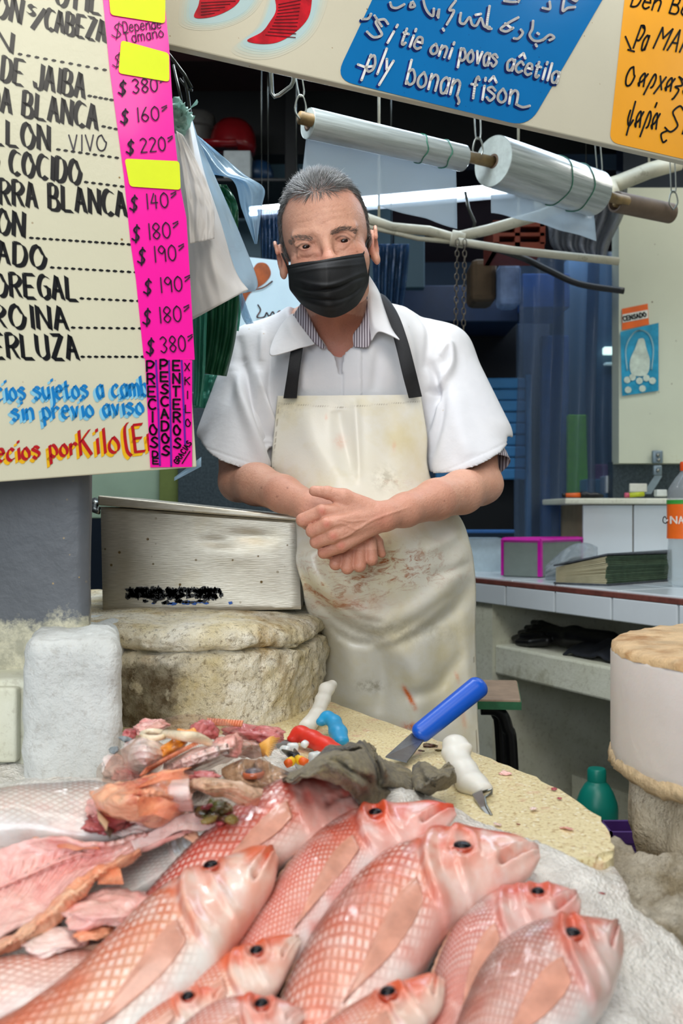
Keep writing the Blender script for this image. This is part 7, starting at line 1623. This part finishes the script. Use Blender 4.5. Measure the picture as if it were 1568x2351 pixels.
st_F = [((1408, 2118), (1433, 2146)), ((1368, 2115), (1430, 2206)), ((1305, 2118), (1402, 2292)), ((1235, 2128), (1342, 2372)), ((1170, 2159), (1272, 2434)), ((1115, 2211), (1200, 2484)), ((1075, 2281), (1140, 2524)), ((1045, 2361), (1090, 2554)), ((1025, 2441), (1050, 2574)), ((1015, 2521), (1028, 2594)), ((1012, 2555), (1018, 2598))]
fish('red_snapper', 'rightmost snapper, brownish, with a wide orange ringed eye', st_F, .026, M_f2, P_brown, (1315, 2142), .0088, seed=5, gill=.30)
st_A = [((620, 1948), (640, 1974)), ((580, 1950), (627, 2036)), ((520, 1976), (588, 2098)), ((455, 2004), (542, 2164)), ((390, 2036), (492, 2234)), ((320, 2092), (432, 2296)), ((250, 2162), (362, 2356)), ((160, 2242), (282, 2424)), ((60, 2312), (172, 2494)), ((-50, 2372), (30, 2534)), ((-150, 2442), (-100, 2544)), ((-190, 2475), (-165, 2545))]
fish('red_snapper', 'big orange snapper at the left front showing its white throat', st_A, .030, M_f1, ('#a2583e', '#d87a58', '#eab090', '#ebe6de', '#e06a40'), (484, 1986), .0080, seed=6, gill=.34, dark=0)
fish('red_snapper', 'pale-jawed snapper head poking out below the big orange one', st_G, .026, M_f2, P_pale, (587, 2180), .0068, seed=7, gill=.36)
st_J = [((986, 2234), (1022, 2252)), ((950, 2248), (1014, 2316)), ((890, 2268), (962, 2376)), ((830, 2298), (900, 2424)), ((770, 2336), (830, 2474)), ((700, 2392), (740, 2514)), ((640, 2452), (660, 2534)), ((600, 2490), (610, 2540))]
fish('red_snapper', 'open-mouthed snapper head at the bottom edge, in front of the dusky one', st_J, .034, M_f2, P_pale, (892, 2282), .0074, seed=8, gill=.34)
st_H = [((514, 2262), (526, 2276)), ((475, 2266), (502, 2312)), ((425, 2279), (452, 2348)), ((370, 2305), (396, 2384)), ((310, 2342), (330, 2424)), ((240, 2402), (255, 2464)), ((190, 2450), (200, 2480))]
fish('red_snapper', 'small pink snapper head at the bottom edge, under the pale-jawed one', st_H, .036, M_f2, P_pale, (431, 2284), .0060, seed=9, gill=.36)
st_I = [((688, 2316), (701, 2334)), ((640, 2297), (672, 2374)), ((575, 2291), (612, 2414)), ((510, 2301), (542, 2434)), ((450, 2332), (472, 2454)), ((380, 2392), (395, 2484)), ((320, 2450), (328, 2495))]
fish('red_snapper', 'snapper at the bottom edge with a bright orange brow, below the largest one', st_I, .038, M_f2, P_std, (600, 2303), .0066, seed=10, gill=.36)
st_K = [((-270, 2330), (-258, 2352)), ((-180, 2268), (-170, 2390)), ((-80, 2226), (-60, 2390)), ((20, 2204), (40, 2345)), ((110, 2196), (120, 2305)), ((190, 2184), (192, 2255)), ((245, 2192), (240, 2228)), ((265, 2200), (262, 2222))]
fish('red_snapper', 'pink scaled snapper flank at the left edge, under the big orange one', st_K, .012, M_f1, ('#c98a78', '#dc9884', '#ecc4b6', '#eaded8', '#df7c5e'), None, seed=11, pect=False)
st_L = [((-330, 1885), (-325, 1915)), ((-220, 1855), (-210, 1950)), ((-80, 1840), (-70, 1945)), ((40, 1826), (50, 1934)), ((140, 1810), (150, 1936)), ((225, 1802), (235, 1928)), ((320, 1830), (325, 1905)), ((370, 1850), (372, 1885))]
fish('silver_fish', 'silver-grey fish with dark back scales lying at the left edge against the white wall', st_L, .022, M_f3, ('#454b46', '#b0a59c', '#e2cdc2', '#e4dcd6', '#c9b8ac'), None, seed=12, pect=False, dorsal=False, mouth=False, thick=.6)
st_N = [((470, 1905), (480, 1935)), ((430, 1915), (452, 1968)), ((370, 1940), (400, 2010)), ((300, 1968), (335, 2046)), ((230, 2000), (262, 2080)), ((160, 2040), (190, 2110)), ((110, 2080), (125, 2120))]
fish('pale_fish', 'pale grey-white fish flank showing between the opened carcass and the red snapper', st_N, -.006, M_f3, ('#b9bab2', '#d0d0c8', '#dcdcd4', '#e2e0da', '#c9c6be'), None, seed=13, pect=False, dorsal=False, mouth=False)
st_K2 = [((-200, 1940), (-195, 1960)), ((-120, 1925), (-110, 1985)), ((-30, 1925), (-20, 2010)), ((30, 1940), (35, 1995)), ((70, 1955), (72, 1975))]
fish('silver_fish', 'blunt grey-pink fish end at the left edge, just under the silver-grey fish', st_K2, .012, M_f3, ('#8a8680', '#c9a79c', '#dcb9ae', '#e0ccc4', '#c9b8ac'), None, seed=14, pect=False, dorsal=False, mouth=False)
# ================================================================ CARCASS AND TRIMMINGS
def mat_flesh(name, a, b_, red='#b5414a', rs=.56, rough=.22, ribs=None, sc=26):
    m, t, b = new_mat(name); p = t.pos(); c = t.mix(t.mask(t.noise(sc, 6, .65, p, .8), .32, .66), srgb(a), srgb(b_)); c = t.mix(t.mask(t.noise(sc*.8, 5, .7, p), rs, rs+.12), c, srgb(red))
    link(t, c, b, 'Base Color'); b.inputs['Roughness'].default_value = rough; b.inputs['Coat Weight'].default_value = .5; b.inputs['Coat Roughness'].default_value = .1; b.inputs['Subsurface Weight'].default_value = .3; b.inputs['Subsurface Radius'].default_value = (.012, .005, .004)
    t.l.new(t.bump(t.noise(sc*3, 5, .6, t.scale(p, (1, 1, 2)), 1.0), .003), b.inputs['Normal']); return m
M_fl_pink = mat_flesh('pink_flesh', '#ea9a92', '#f8d0c4', '#cc5a60', .6); M_fl_pale = mat_flesh('pale_flesh', '#f2c4ba', '#fbeae2', '#e0807c', .62); M_fl_red = mat_flesh('red_flesh', '#b0444c', '#d47f78', '#7c1c26', .56)
M_skin_or = mat_flesh('orange_skin', '#ec8458', '#f8c4a0', '#c8482e', .56); M_roe = mat_flesh('orange_roe', '#e8841c', '#f2a83c', '#d05a18', .66); M_bone = mat_flesh('cream_bone', '#ecd2a8', '#f4e6cc', '#e0a070', .7); M_gut = mat_flesh('dark_guts', '#4a2024', '#7c4a34', '#5a5a24', .5); M_silv = mat_flesh('silver_skin_bit', '#5f6a70', '#9aa2a4', '#3b4448', .6)
M_brown = mat_flesh('mottled_brown_skin', '#8a6848', '#c9a07c', '#4f3a26', .5, .3, sc=60); M_finor = mat_flesh('orange_fin', '#dd6a40', '#f2a478', '#b5402a', .56)
# opened carcass: concave ribbed inside, spine ridge, red-orange skin edge
sg_ = [([(0+18*k, 1990+8*k), (-30+34*k, 2120-2*k)], 3, .0022) for k in range(-2, 12)]
ribs_ = []
for k in range(17):
    f_ = k/16; x0_, y0_ = lerp(-60, 330, f_), lerp(2052, 1925, f_); ribs_.append(([(x0_, y0_), (x0_-30, y0_+lerp(110, 30, f_)*.6), (x0_-70, y0_+lerp(130, 40, f_))], 3.0, .0024)); ribs_.append(([(x0_, y0_), (x0_+14, y0_-lerp(50, 22, f_))], 3.0, .0018))
crc = thing('fish_carcass', WP(150, 2060, .02), 'opened fish carcass with pink ribs and a red-orange skin edge, at the left', 'fish carcass')
gpatch('rib_cage', [[(-120, 1990, .030), (0, 1952, .034), (85, 1926, .040), (200, 1948, .038), (330, 1918, .038), (470, 1866, .034)], [(-120, 2050, .020), (10, 2010, .022), (110, 1975, .024), (215, 1955, .026), (340, 1930, .030), (475, 1874, .032)],
   [(-120, 2130, .014), (0, 2070, .014), (100, 2030, .016), (190, 1990, .020), (320, 1944, .028), (470, 1882, .030)], [(-120, 2220, .020), (0, 2150, .022), (100, 2085, .026), (190, 2010, .030), (310, 1955, .032), (460, 1888, .030)]], M_fl_pink, crc, 110, 70, .004, ribs_+[([(-60, 2050), (60, 2010), (160, 1972), (300, 1936)], 5, .005)], .004, 24, 2)
gpatch('skin_edge', [[(-120, 2218, .024), (0, 2160, .028), (100, 2086, .032), (185, 2012, .036), (260, 1972, .036), (320, 1952, .034)], [(-120, 2228, .030), (0, 2180, .034), (115, 2100, .038), (200, 2022, .040), (272, 1982, .038), (322, 1958, .036)], [(-120, 2240, .016), (0, 2198, .02), (132, 2118, .026), (222, 2030, .030), (286, 1990, .030), (326, 1964, .030)]], M_skin_or, crc, 110, 20, .003,
   [([(x, y), (x+26, y+16)], 2.5, .003) for x, y in [(lerp(0, 230, k/18), lerp(2170, 2000, k/18)) for k in range(19)]], .004, 60, 4, label='red-orange skin edge')
gpatch('belly_flap', [[(72, 1928, .036), (160, 1932, .040), (218, 1940, .040)], [(110, 1944, .030), (170, 1952, .034), (228, 1952, .036)]], M_skin_or, crc, 30, 12, .003, (), .003, 40, 5, label='orange belly flap')
gpatch('flesh_strip', [[(300, 1932, .036), (370, 1900, .040), (440, 1868, .040), (500, 1880, .034), (560, 1884, .03)], [(310, 1956, .028), (380, 1928, .030), (440, 1910, .030), (490, 1905, .026), (550, 1894, .028)]], M_fl_pale, crc, 60, 16, .005, (), .005, 30, 6)
def flesh(name, label, cx, cy, rx, ry, ang, h, mat, seed, flat=.5, amp=.28, parent=None, cat='fish piece', group=None, sc=22, tip=0):
    """irregular soft piece; size in photo pixels, laid on the pile"""
    c = WP(cx, cy, h); k = c.y/F; a = math.radians(ang); ux = Vector((math.cos(a), math.sin(a)*1.0, .0)); uy = Vector((-math.sin(a), math.cos(a), 0)); n, q = 44, 26; rows = []
    RX = rx*k*1.12; RY = ry*k*1.9; RZ = min(rx, ry)*k*max(.55, flat*1.3)
    for i in range(1, q):
        th__ = math.pi*i/q; row = []
        for j in range(n):
            ph = 2*math.pi*j/n; d = Vector((math.sin(th__)*math.cos(ph), math.sin(th__)*math.sin(ph), math.cos(th__))); r = 1+amp*fbm((d.x*1.6, d.y*1.6, d.z*1.6), 1.0, 4, seed); tp = 1-tip*max(0, d.x)
            p = c+ux*d.x*RX*r+uy*d.y*RY*r*tp+Vector((0, 0, 1))*d.z*RZ*r*tp; p = p+Vector((0, 0, 1))*.003*fbm(p, sc*2.2, 3, seed+5); row.append(p)
        rows.append(row)
    m = MB(); m.strip(rows, closed=True); k2 = len(m.v); m.f.append(tuple(range(n))[::-1]); m.f.append(tuple(range(k2-n, k2)))
    kw = {} if parent else dict(label=label, cat=cat, group=group)
    if parent and label: kw = dict(label=label)
    return m.build(name, mat, parent, True, **kw)
def rays(name, label, base, tips, h, mat, parent=None, n=12, w_=1.6, cat='fish fin'):
    """fin made of separate rays from a base line to a tip line"""
    root = parent or thing(name, WP(*base[0], h), label, cat)
    m = MB()
    for k in range(n):
        f_ = k/(n-1); b0 = WP(lerp(base[0][0], base[1][0], f_), lerp(base[0][1], base[1][1], f_), h); t0 = WP(lerp(tips[0][0], tips[1][0], f_), lerp(tips[0][1], tips[1][1], f_), h+.004); mid = b0.lerp(t0, .5)+Vector((0, 0, .003)); w3 = w_*b0.y/F
        m.tube([b0, mid, t0], [w3*1.6, w3*1.4, w3*.4], 6)
    m.build('fin_rays', mat, root, True, kind='stuff'); return root
flesh('fish_piece', 'pink flesh strip draped beside the carcass, left of the red snapper', 262, 2082, 105, 44, 28, .022, M_fl_pink, 31, .25)
flesh('fish_piece', 'pale smooth belly piece below the carcass, at the left', 130, 2162, 66, 26, 22, .020, M_fl_pale, 32, .5)
flesh('fish_piece', 'orange skin scrap between the big orange snapper and the carcass', 215, 2145, 42, 14, 35, .026, M_skin_or, 33, .3)
rays('fish_fin', 'yellow fin rays sticking up beside the carcass skin edge', ((226, 2030), (282, 2030)), ((238, 1990), (268, 1984)), .030, M_finor, n=12)
# orange carcass head (upper left of the pile)
hd_ = thing('cut_fish_head', WP(310, 1850, .03), 'cut orange fish head and collar with bristling gill rakers', 'fish head')
gpatch('skin', [[(204, 1815, .060), (250, 1800, .070), (310, 1784, .070), (370, 1765, .066), (420, 1762, .05)], [(212, 1836, .070), (262, 1826, .088), (320, 1815, .088), (380, 1802, .076), (424, 1800, .055)], [(226, 1862, .060), (275, 1858, .082), (330, 1856, .082), (385, 1846, .070), (430, 1850, .045)], [(262, 1895, .030), (300, 1892, .046), (340, 1896, .046), (385, 1888, .04), (424, 1872, .03)]], M_skin_or, hd_, 60, 50, .005, [([(300, 1818), (350, 1828), (405, 1846)], 4, -.006), ([(300, 1812), (350, 1820), (405, 1838)], 4, .006)], .007, 26, 7)
rays('x', '', ((316, 1832), (318, 1874)), ((414, 1848), (392, 1882)), .090, M_finor, hd_, 15, 1.3)
rays('x', '', ((330, 1800), (300, 1814)), ((420, 1770), (440, 1786)), .082, M_finor, hd_, 9, 1.3)
flesh('torn_flesh', 'dark red torn flesh', 262, 1880, 34, 44, -30, .036, M_fl_red, 41, .5, .5, hd_); flesh('torn_flesh', '', 218, 1850, 16, 34, 10, .040, M_fl_pink, 42, .5, .4, hd_); flesh('torn_flesh', '', 300, 1906, 44, 16, 10, .026, M_fl_pale, 43, .6, .4, hd_)
rays('x', '', ((216, 1868), (262, 1906)), ((232, 1900), (252, 1926)), .040, simple('gill_rakers', '#5c4432', .4), hd_, 18, 1.4)
rays('x', '', ((222, 1860), (250, 1886)), ((226, 1882), (244, 1908)), .052, simple('gill_raker_tips', '#d9b48c', .4), hd_, 14, 1.2)
# pieces in the bag
pcs = [
 ('ribbed pink fillet with white lines at the left of the trimmings pile', 318, 1738, 44, 34, -20, .040, M_fl_pale, 51, .6, .22), ('long pale pink carcass slab across the trimmings pile', 468, 1745, 120, 40, 18, .036, M_fl_pale, 52, .5, .22), ('pink rounded flesh lobe with a dark red spot, middle of the pile', 524, 1712, 30, 26, 0, .056, M_fl_pink, 53, .7, .3),
 ('reddish brown gut lump at the top of the pile', 470, 1676, 28, 20, 0, .070, M_fl_red, 54, .8, .35), ('dark red meat strip at the top right of the pile', 585, 1685, 62, 20, -16, .050, M_fl_red, 55, .7, .35), ('pale fillet end under the dark red meat strip', 575, 1715, 50, 26, -10, .034, M_fl_pale, 56, .6, .25),
 ('orange roe strand hanging down the pile', 392, 1718, 14, 44, -14, .062, M_roe, 57, .9, .4), ('short orange roe lump next to the gut lump', 428, 1684, 24, 10, 6, .072, M_roe, 58, .9, .4), ('peach belly flap at the upper left of the pile', 346, 1668, 34, 18, 24, .060, M_fl_pink, 59, .5, .4),
 ('bright pink flesh bit at the far left of the pile', 298, 1684, 14, 18, 0, .056, M_fl_red, 60, .6, .3), ('silver skin flake beside the bright pink bit', 290, 1698, 14, 10, 30, .062, M_silv, 61, .5, .3), ('small silver skin flake inside the clear bag', 262, 1722, 10, 9, 20, .046, M_silv, 62, .5, .3),
 ('translucent pink fillet in the clear bag, far left', 264, 1760, 30, 26, 10, .026, M_fl_pale, 63, .7, .3), ('pink fillet end under the ribbed fillet', 292, 1776, 30, 20, 30, .024, M_fl_pink, 64, .7, .3), ('pink meat with fine lines above the jaw piece', 420, 1790, 70, 26, 20, .036, M_fl_pale, 65, .6, .3),
 ('bright red bloody bit between the slab and the jaw piece', 470, 1785, 30, 9, 0, .050, M_fl_red, 66, .8, .5), ('small bright red bloody bit beside the white ligament', 395, 1800, 12, 12, 0, .058, M_fl_red, 67, .8, .5), ('pink thin flap under the cut orange head', 350, 1878, 50, 22, 10, .034, M_fl_pink, 68, .4, .4)]
pcs = pcs[2:]
gpatch('fish_piece', [[(276, 1722, .045), (292, 1704, .062), (325, 1692, .070), (362, 1700, .062), (384, 1716, .05)], [(282, 1742, .045), (298, 1728, .070), (332, 1720, .082), (366, 1726, .070), (382, 1738, .05)], [(292, 1762, .035), (306, 1756, .056), (336, 1752, .066), (362, 1752, .056), (374, 1756, .04)], [(300, 1776, .01), (314, 1780, .02), (336, 1782, .02), (356, 1776, .02), (366, 1768, .02)]], M_fl_pale, None, 60, 50, .006,
   [([(294+3*k, 1706+13*k), (330, 1698+14*k), (372-2*k, 1708+12*k)], 2.2, .0024) for k in range(5)], .0018, 40, 12, label='ribbed pink fillet with white lines at the left of the trimmings pile', cat='fish piece')
gpatch('fish_piece', [[(376, 1750, .045), (430, 1724, .055), (496, 1704, .060), (556, 1698, .052), (604, 1700, .04)], [(374, 1768, .044), (438, 1742, .060), (505, 1720, .064), (562, 1711, .054), (610, 1710, .038)], [(374, 1788, .032), (444, 1762, .044), (508, 1738, .046), (560, 1724, .040), (612, 1718, .03)], [(374, 1804, .012), (446, 1780, .018), (505, 1756, .02), (552, 1738, .02), (612, 1726, .02)]], M_fl_pale, None, 90, 50, .006,
   [([(392+26*k, 1750-8*k), (406+25*k, 1774-8*k)], 2.6, .0016) for k in range(7)]+[([(380, 1764), (440, 1736), (510, 1716), (598, 1706)], 3, -.002)], .0018, 34, 13, label='long pale pink carcass slab with a rib row across the trimmings pile', cat='fish piece')
for lb, *a in pcs: flesh('fish_piece', lb, *a)
gpatch('fish_jaw', [[(430, 1806, .052), (450, 1792, .066), (490, 1790, .070), (550, 1794, .064), (605, 1806, .05)], [(434, 1818, .056), (470, 1810, .078), (520, 1812, .080), (570, 1822, .070), (600, 1830, .05)], [(436, 1824, .040), (480, 1828, .056), (530, 1840, .056), (570, 1850, .050), (592, 1846, .04)]], mat_flesh('jaw_skin', '#d9a887', '#eecdb2', '#9a7a50', .55), None, 50, 30, .005, [([(440, 1818), (500, 1818), (590, 1838)], 3, -.005), ([(450, 1805), (520, 1806), (590, 1820)], 3, .004)], .005, 30, 9, label='pale orange jaw piece lying over the dark guts', cat='fish piece')
lig = thing('fish_ligament', WP(410, 1820, .05), 'white stringy ligament bundle in the middle of the trimmings', 'fish piece')
for k in range(9):
    m = MB(); x = 396+k*4.4; m.tube([Vector(v) for v in crom([tuple(WP(x+8-k, 1786, .060)), tuple(WP(x-4, 1812, .074)), tuple(WP(x+2*math.sin(k), 1836, .066)), tuple(WP(x+10, 1860, .048))], 14)], [.0016+.0014*math.sin(q/13*3.1) for q in range(14)], 7); m.build('strand', M_fl_pale, lig, True)
M_olive = mat_flesh('olive_gut', '#6f6128', '#a08a48', '#4a2a20', .58)
gt = thing('fish_guts', WP(490, 1862, .03), 'dark glossy guts with olive lumps, beside the red snapper', 'guts'); rg = random.Random(6)
for k in range(26): flesh('gut_lobe', '', 448+rg.uniform(0, 86), 1842+rg.uniform(0, 44), rg.uniform(9, 20), rg.uniform(5, 9), rg.uniform(0, 180), .030+rg.uniform(0, .016), (M_gut, M_gut, M_olive, M_olive, M_fl_red)[k % 5], 80+k, .9, .2, gt)
bn = thing('fish_bone', WP(440, 1700, .066), 'cream curved bone with an open ring end on top of the pile', 'bone')
m = MB(); ring = [WP(352+26*math.cos(t), 1687+8*math.sin(t), .070) for t in [6.283*k/24 for k in range(24)]]; m.tube(ring, .0030, 8, closed=True); m.build('bone_ring', M_bone, bn, True)
m = MB(); m.tube([Vector(v) for v in crom([tuple(WP(376, 1684, .07)), tuple(WP(420, 1690, .078)), tuple(WP(455, 1694, .074)), tuple(WP(482, 1706, .066))], 18)], [.0035+.0015*math.sin(q/17*3.1) for q in range(18)], 8); m.build('bone_shaft', M_bone, bn, True)
rays('fish_fin', 'brown-orange fin strip running between the roe and the slab', ((322, 1782), (452, 1706)), ((352, 1760), (470, 1704)), .058, M_finor, n=26, w_=2.2)
rays('fish_fin', 'yellow-orange tail fin pointing at the red knife handle', ((604, 1735), (596, 1710)), ((618, 1738), (646, 1690)), .046, simple('yellow_fin', '#e8a64c', .35, sss=.3), n=12, w_=2.0)
rays('fish_fin', 'orange fin edge on top of the dark red meat strip', ((476, 1664), (552, 1668)), ((480, 1650), (560, 1656)), .066, M_finor, n=14, w_=2.2)
rays('fish_fin', 'red-orange fin lying above the cut orange head', ((342, 1800), (404, 1786)), ((386, 1770), (440, 1762)), .062, M_finor, n=12, w_=2.4)
# brown mottled head
st_h = [((692, 1796), (696, 1808)), ((668, 1780), (676, 1815)), ((630, 1764), (640, 1818)), ((585, 1750), (592, 1812)), ((545, 1750), (548, 1804)), ((518, 1760), (520, 1790)), ((508, 1766), (509, 1778))]
bh = fish('brown_fish_head', 'mottled brown fish head with a clouded grey eye, on the ice beside the cloth', st_h, .012, M_brown, None, (582, 1772), .0115, .42, seed=21, pect=False, dorsal=False, mouth=False, gill=.62, cat='fish head', eyecol=simple('clouded_eye_ring', '#c0623c', .2, coat=.6))
for ch in list(bh.children):
    if ch.name.startswith('tail_fin'): bpy.data.objects.remove(ch)
pu = [c for e in bh.children if e.name.startswith('eye') for c in e.children]
for c in pu: c.data.materials[0] = simple('clouded_grey_pupil', '#5b5660', .12, coat=.8)
# clear bag under / around the trimmings
g = []
for i in range(26):
    v = i/25; row = []
    for j in range(60):
        u = j/59; ang = math.pi*(1.12-1.18*u); R_x = lerp(208, 150, v); cx_ = lerp(425, 440, v); x = cx_+R_x*math.cos(ang)*(1.0+.02*math.sin(u*40)); y = lerp(1812, 1790, v)-lerp(118, 150, v)*max(0, math.sin(ang))**.75; h = lerp(.004, .075, math.sin(v*1.5))+.008*fbm((u*6, v*4, 0), 1.4, 3, 3)
        row.append(WP(x, y, h))
    g.append(row)
sheet('clear_bag', g, film('wet_clear_bag', '#f0e4dc', .10, .08, 1.0, 50, .005), None, .0004, label='wet clear plastic bag opened round the fish trimmings', cat='plastic bag')

M_sp = mat_flesh('blood_spot', '#8e1f22', '#b8343a', '#5a1216', .5)
LB_ = ['tiny red blood clot nearest the back edge of the slab, right of the knives', 'dark red clot just in front of the first blood clot on the slab', 'small red clot near the middle of the slab, right of the bent steel tip', 'longest pink scrap on the slab, toward its right corner', 'pink scrap beside the chunky white handle, on the slab', 'pale scrap right at the bent steel tip of the knife', 'pale scrap between the steel tip and the slab corner', 'red blood spot on the ice, right of the dusky snapper']
for i, (x, y, rx, ry, mt) in enumerate(((1272, 1812, 6, 3, M_sp), (1285, 1833, 5, 3, M_sp), (1190, 1888, 5, 2.5, M_sp), (1300, 1900, 16, 5, M_fl_pink), (1160, 1775, 12, 5, M_fl_pink), (1142, 1893, 8, 4, M_fl_pale), (1225, 1858, 10, 4, M_fl_pale), (1382, 2052, 7, 4, M_sp))):
    flesh('fish_scrap', LB_[i], x, y, rx, ry, i*40, (-.014 if x < 1320 else .004), mt, 200+i, .25, .4, cat='fish scrap', group='small fish scraps at the right')
for i, (x, y, rx, ry) in enumerate(((988, 1712, 15, 7), (1008, 1722, 8, 4), (968, 1722, 7, 4))): flesh('dirt_smear', 'dark brown wet smear on the slab between the cloth and the white-handled knife', x, y, rx, ry, 20*i, -.015, M_gut, 220+i, .12, .5, cat='smear', group='brown smears on the slab')
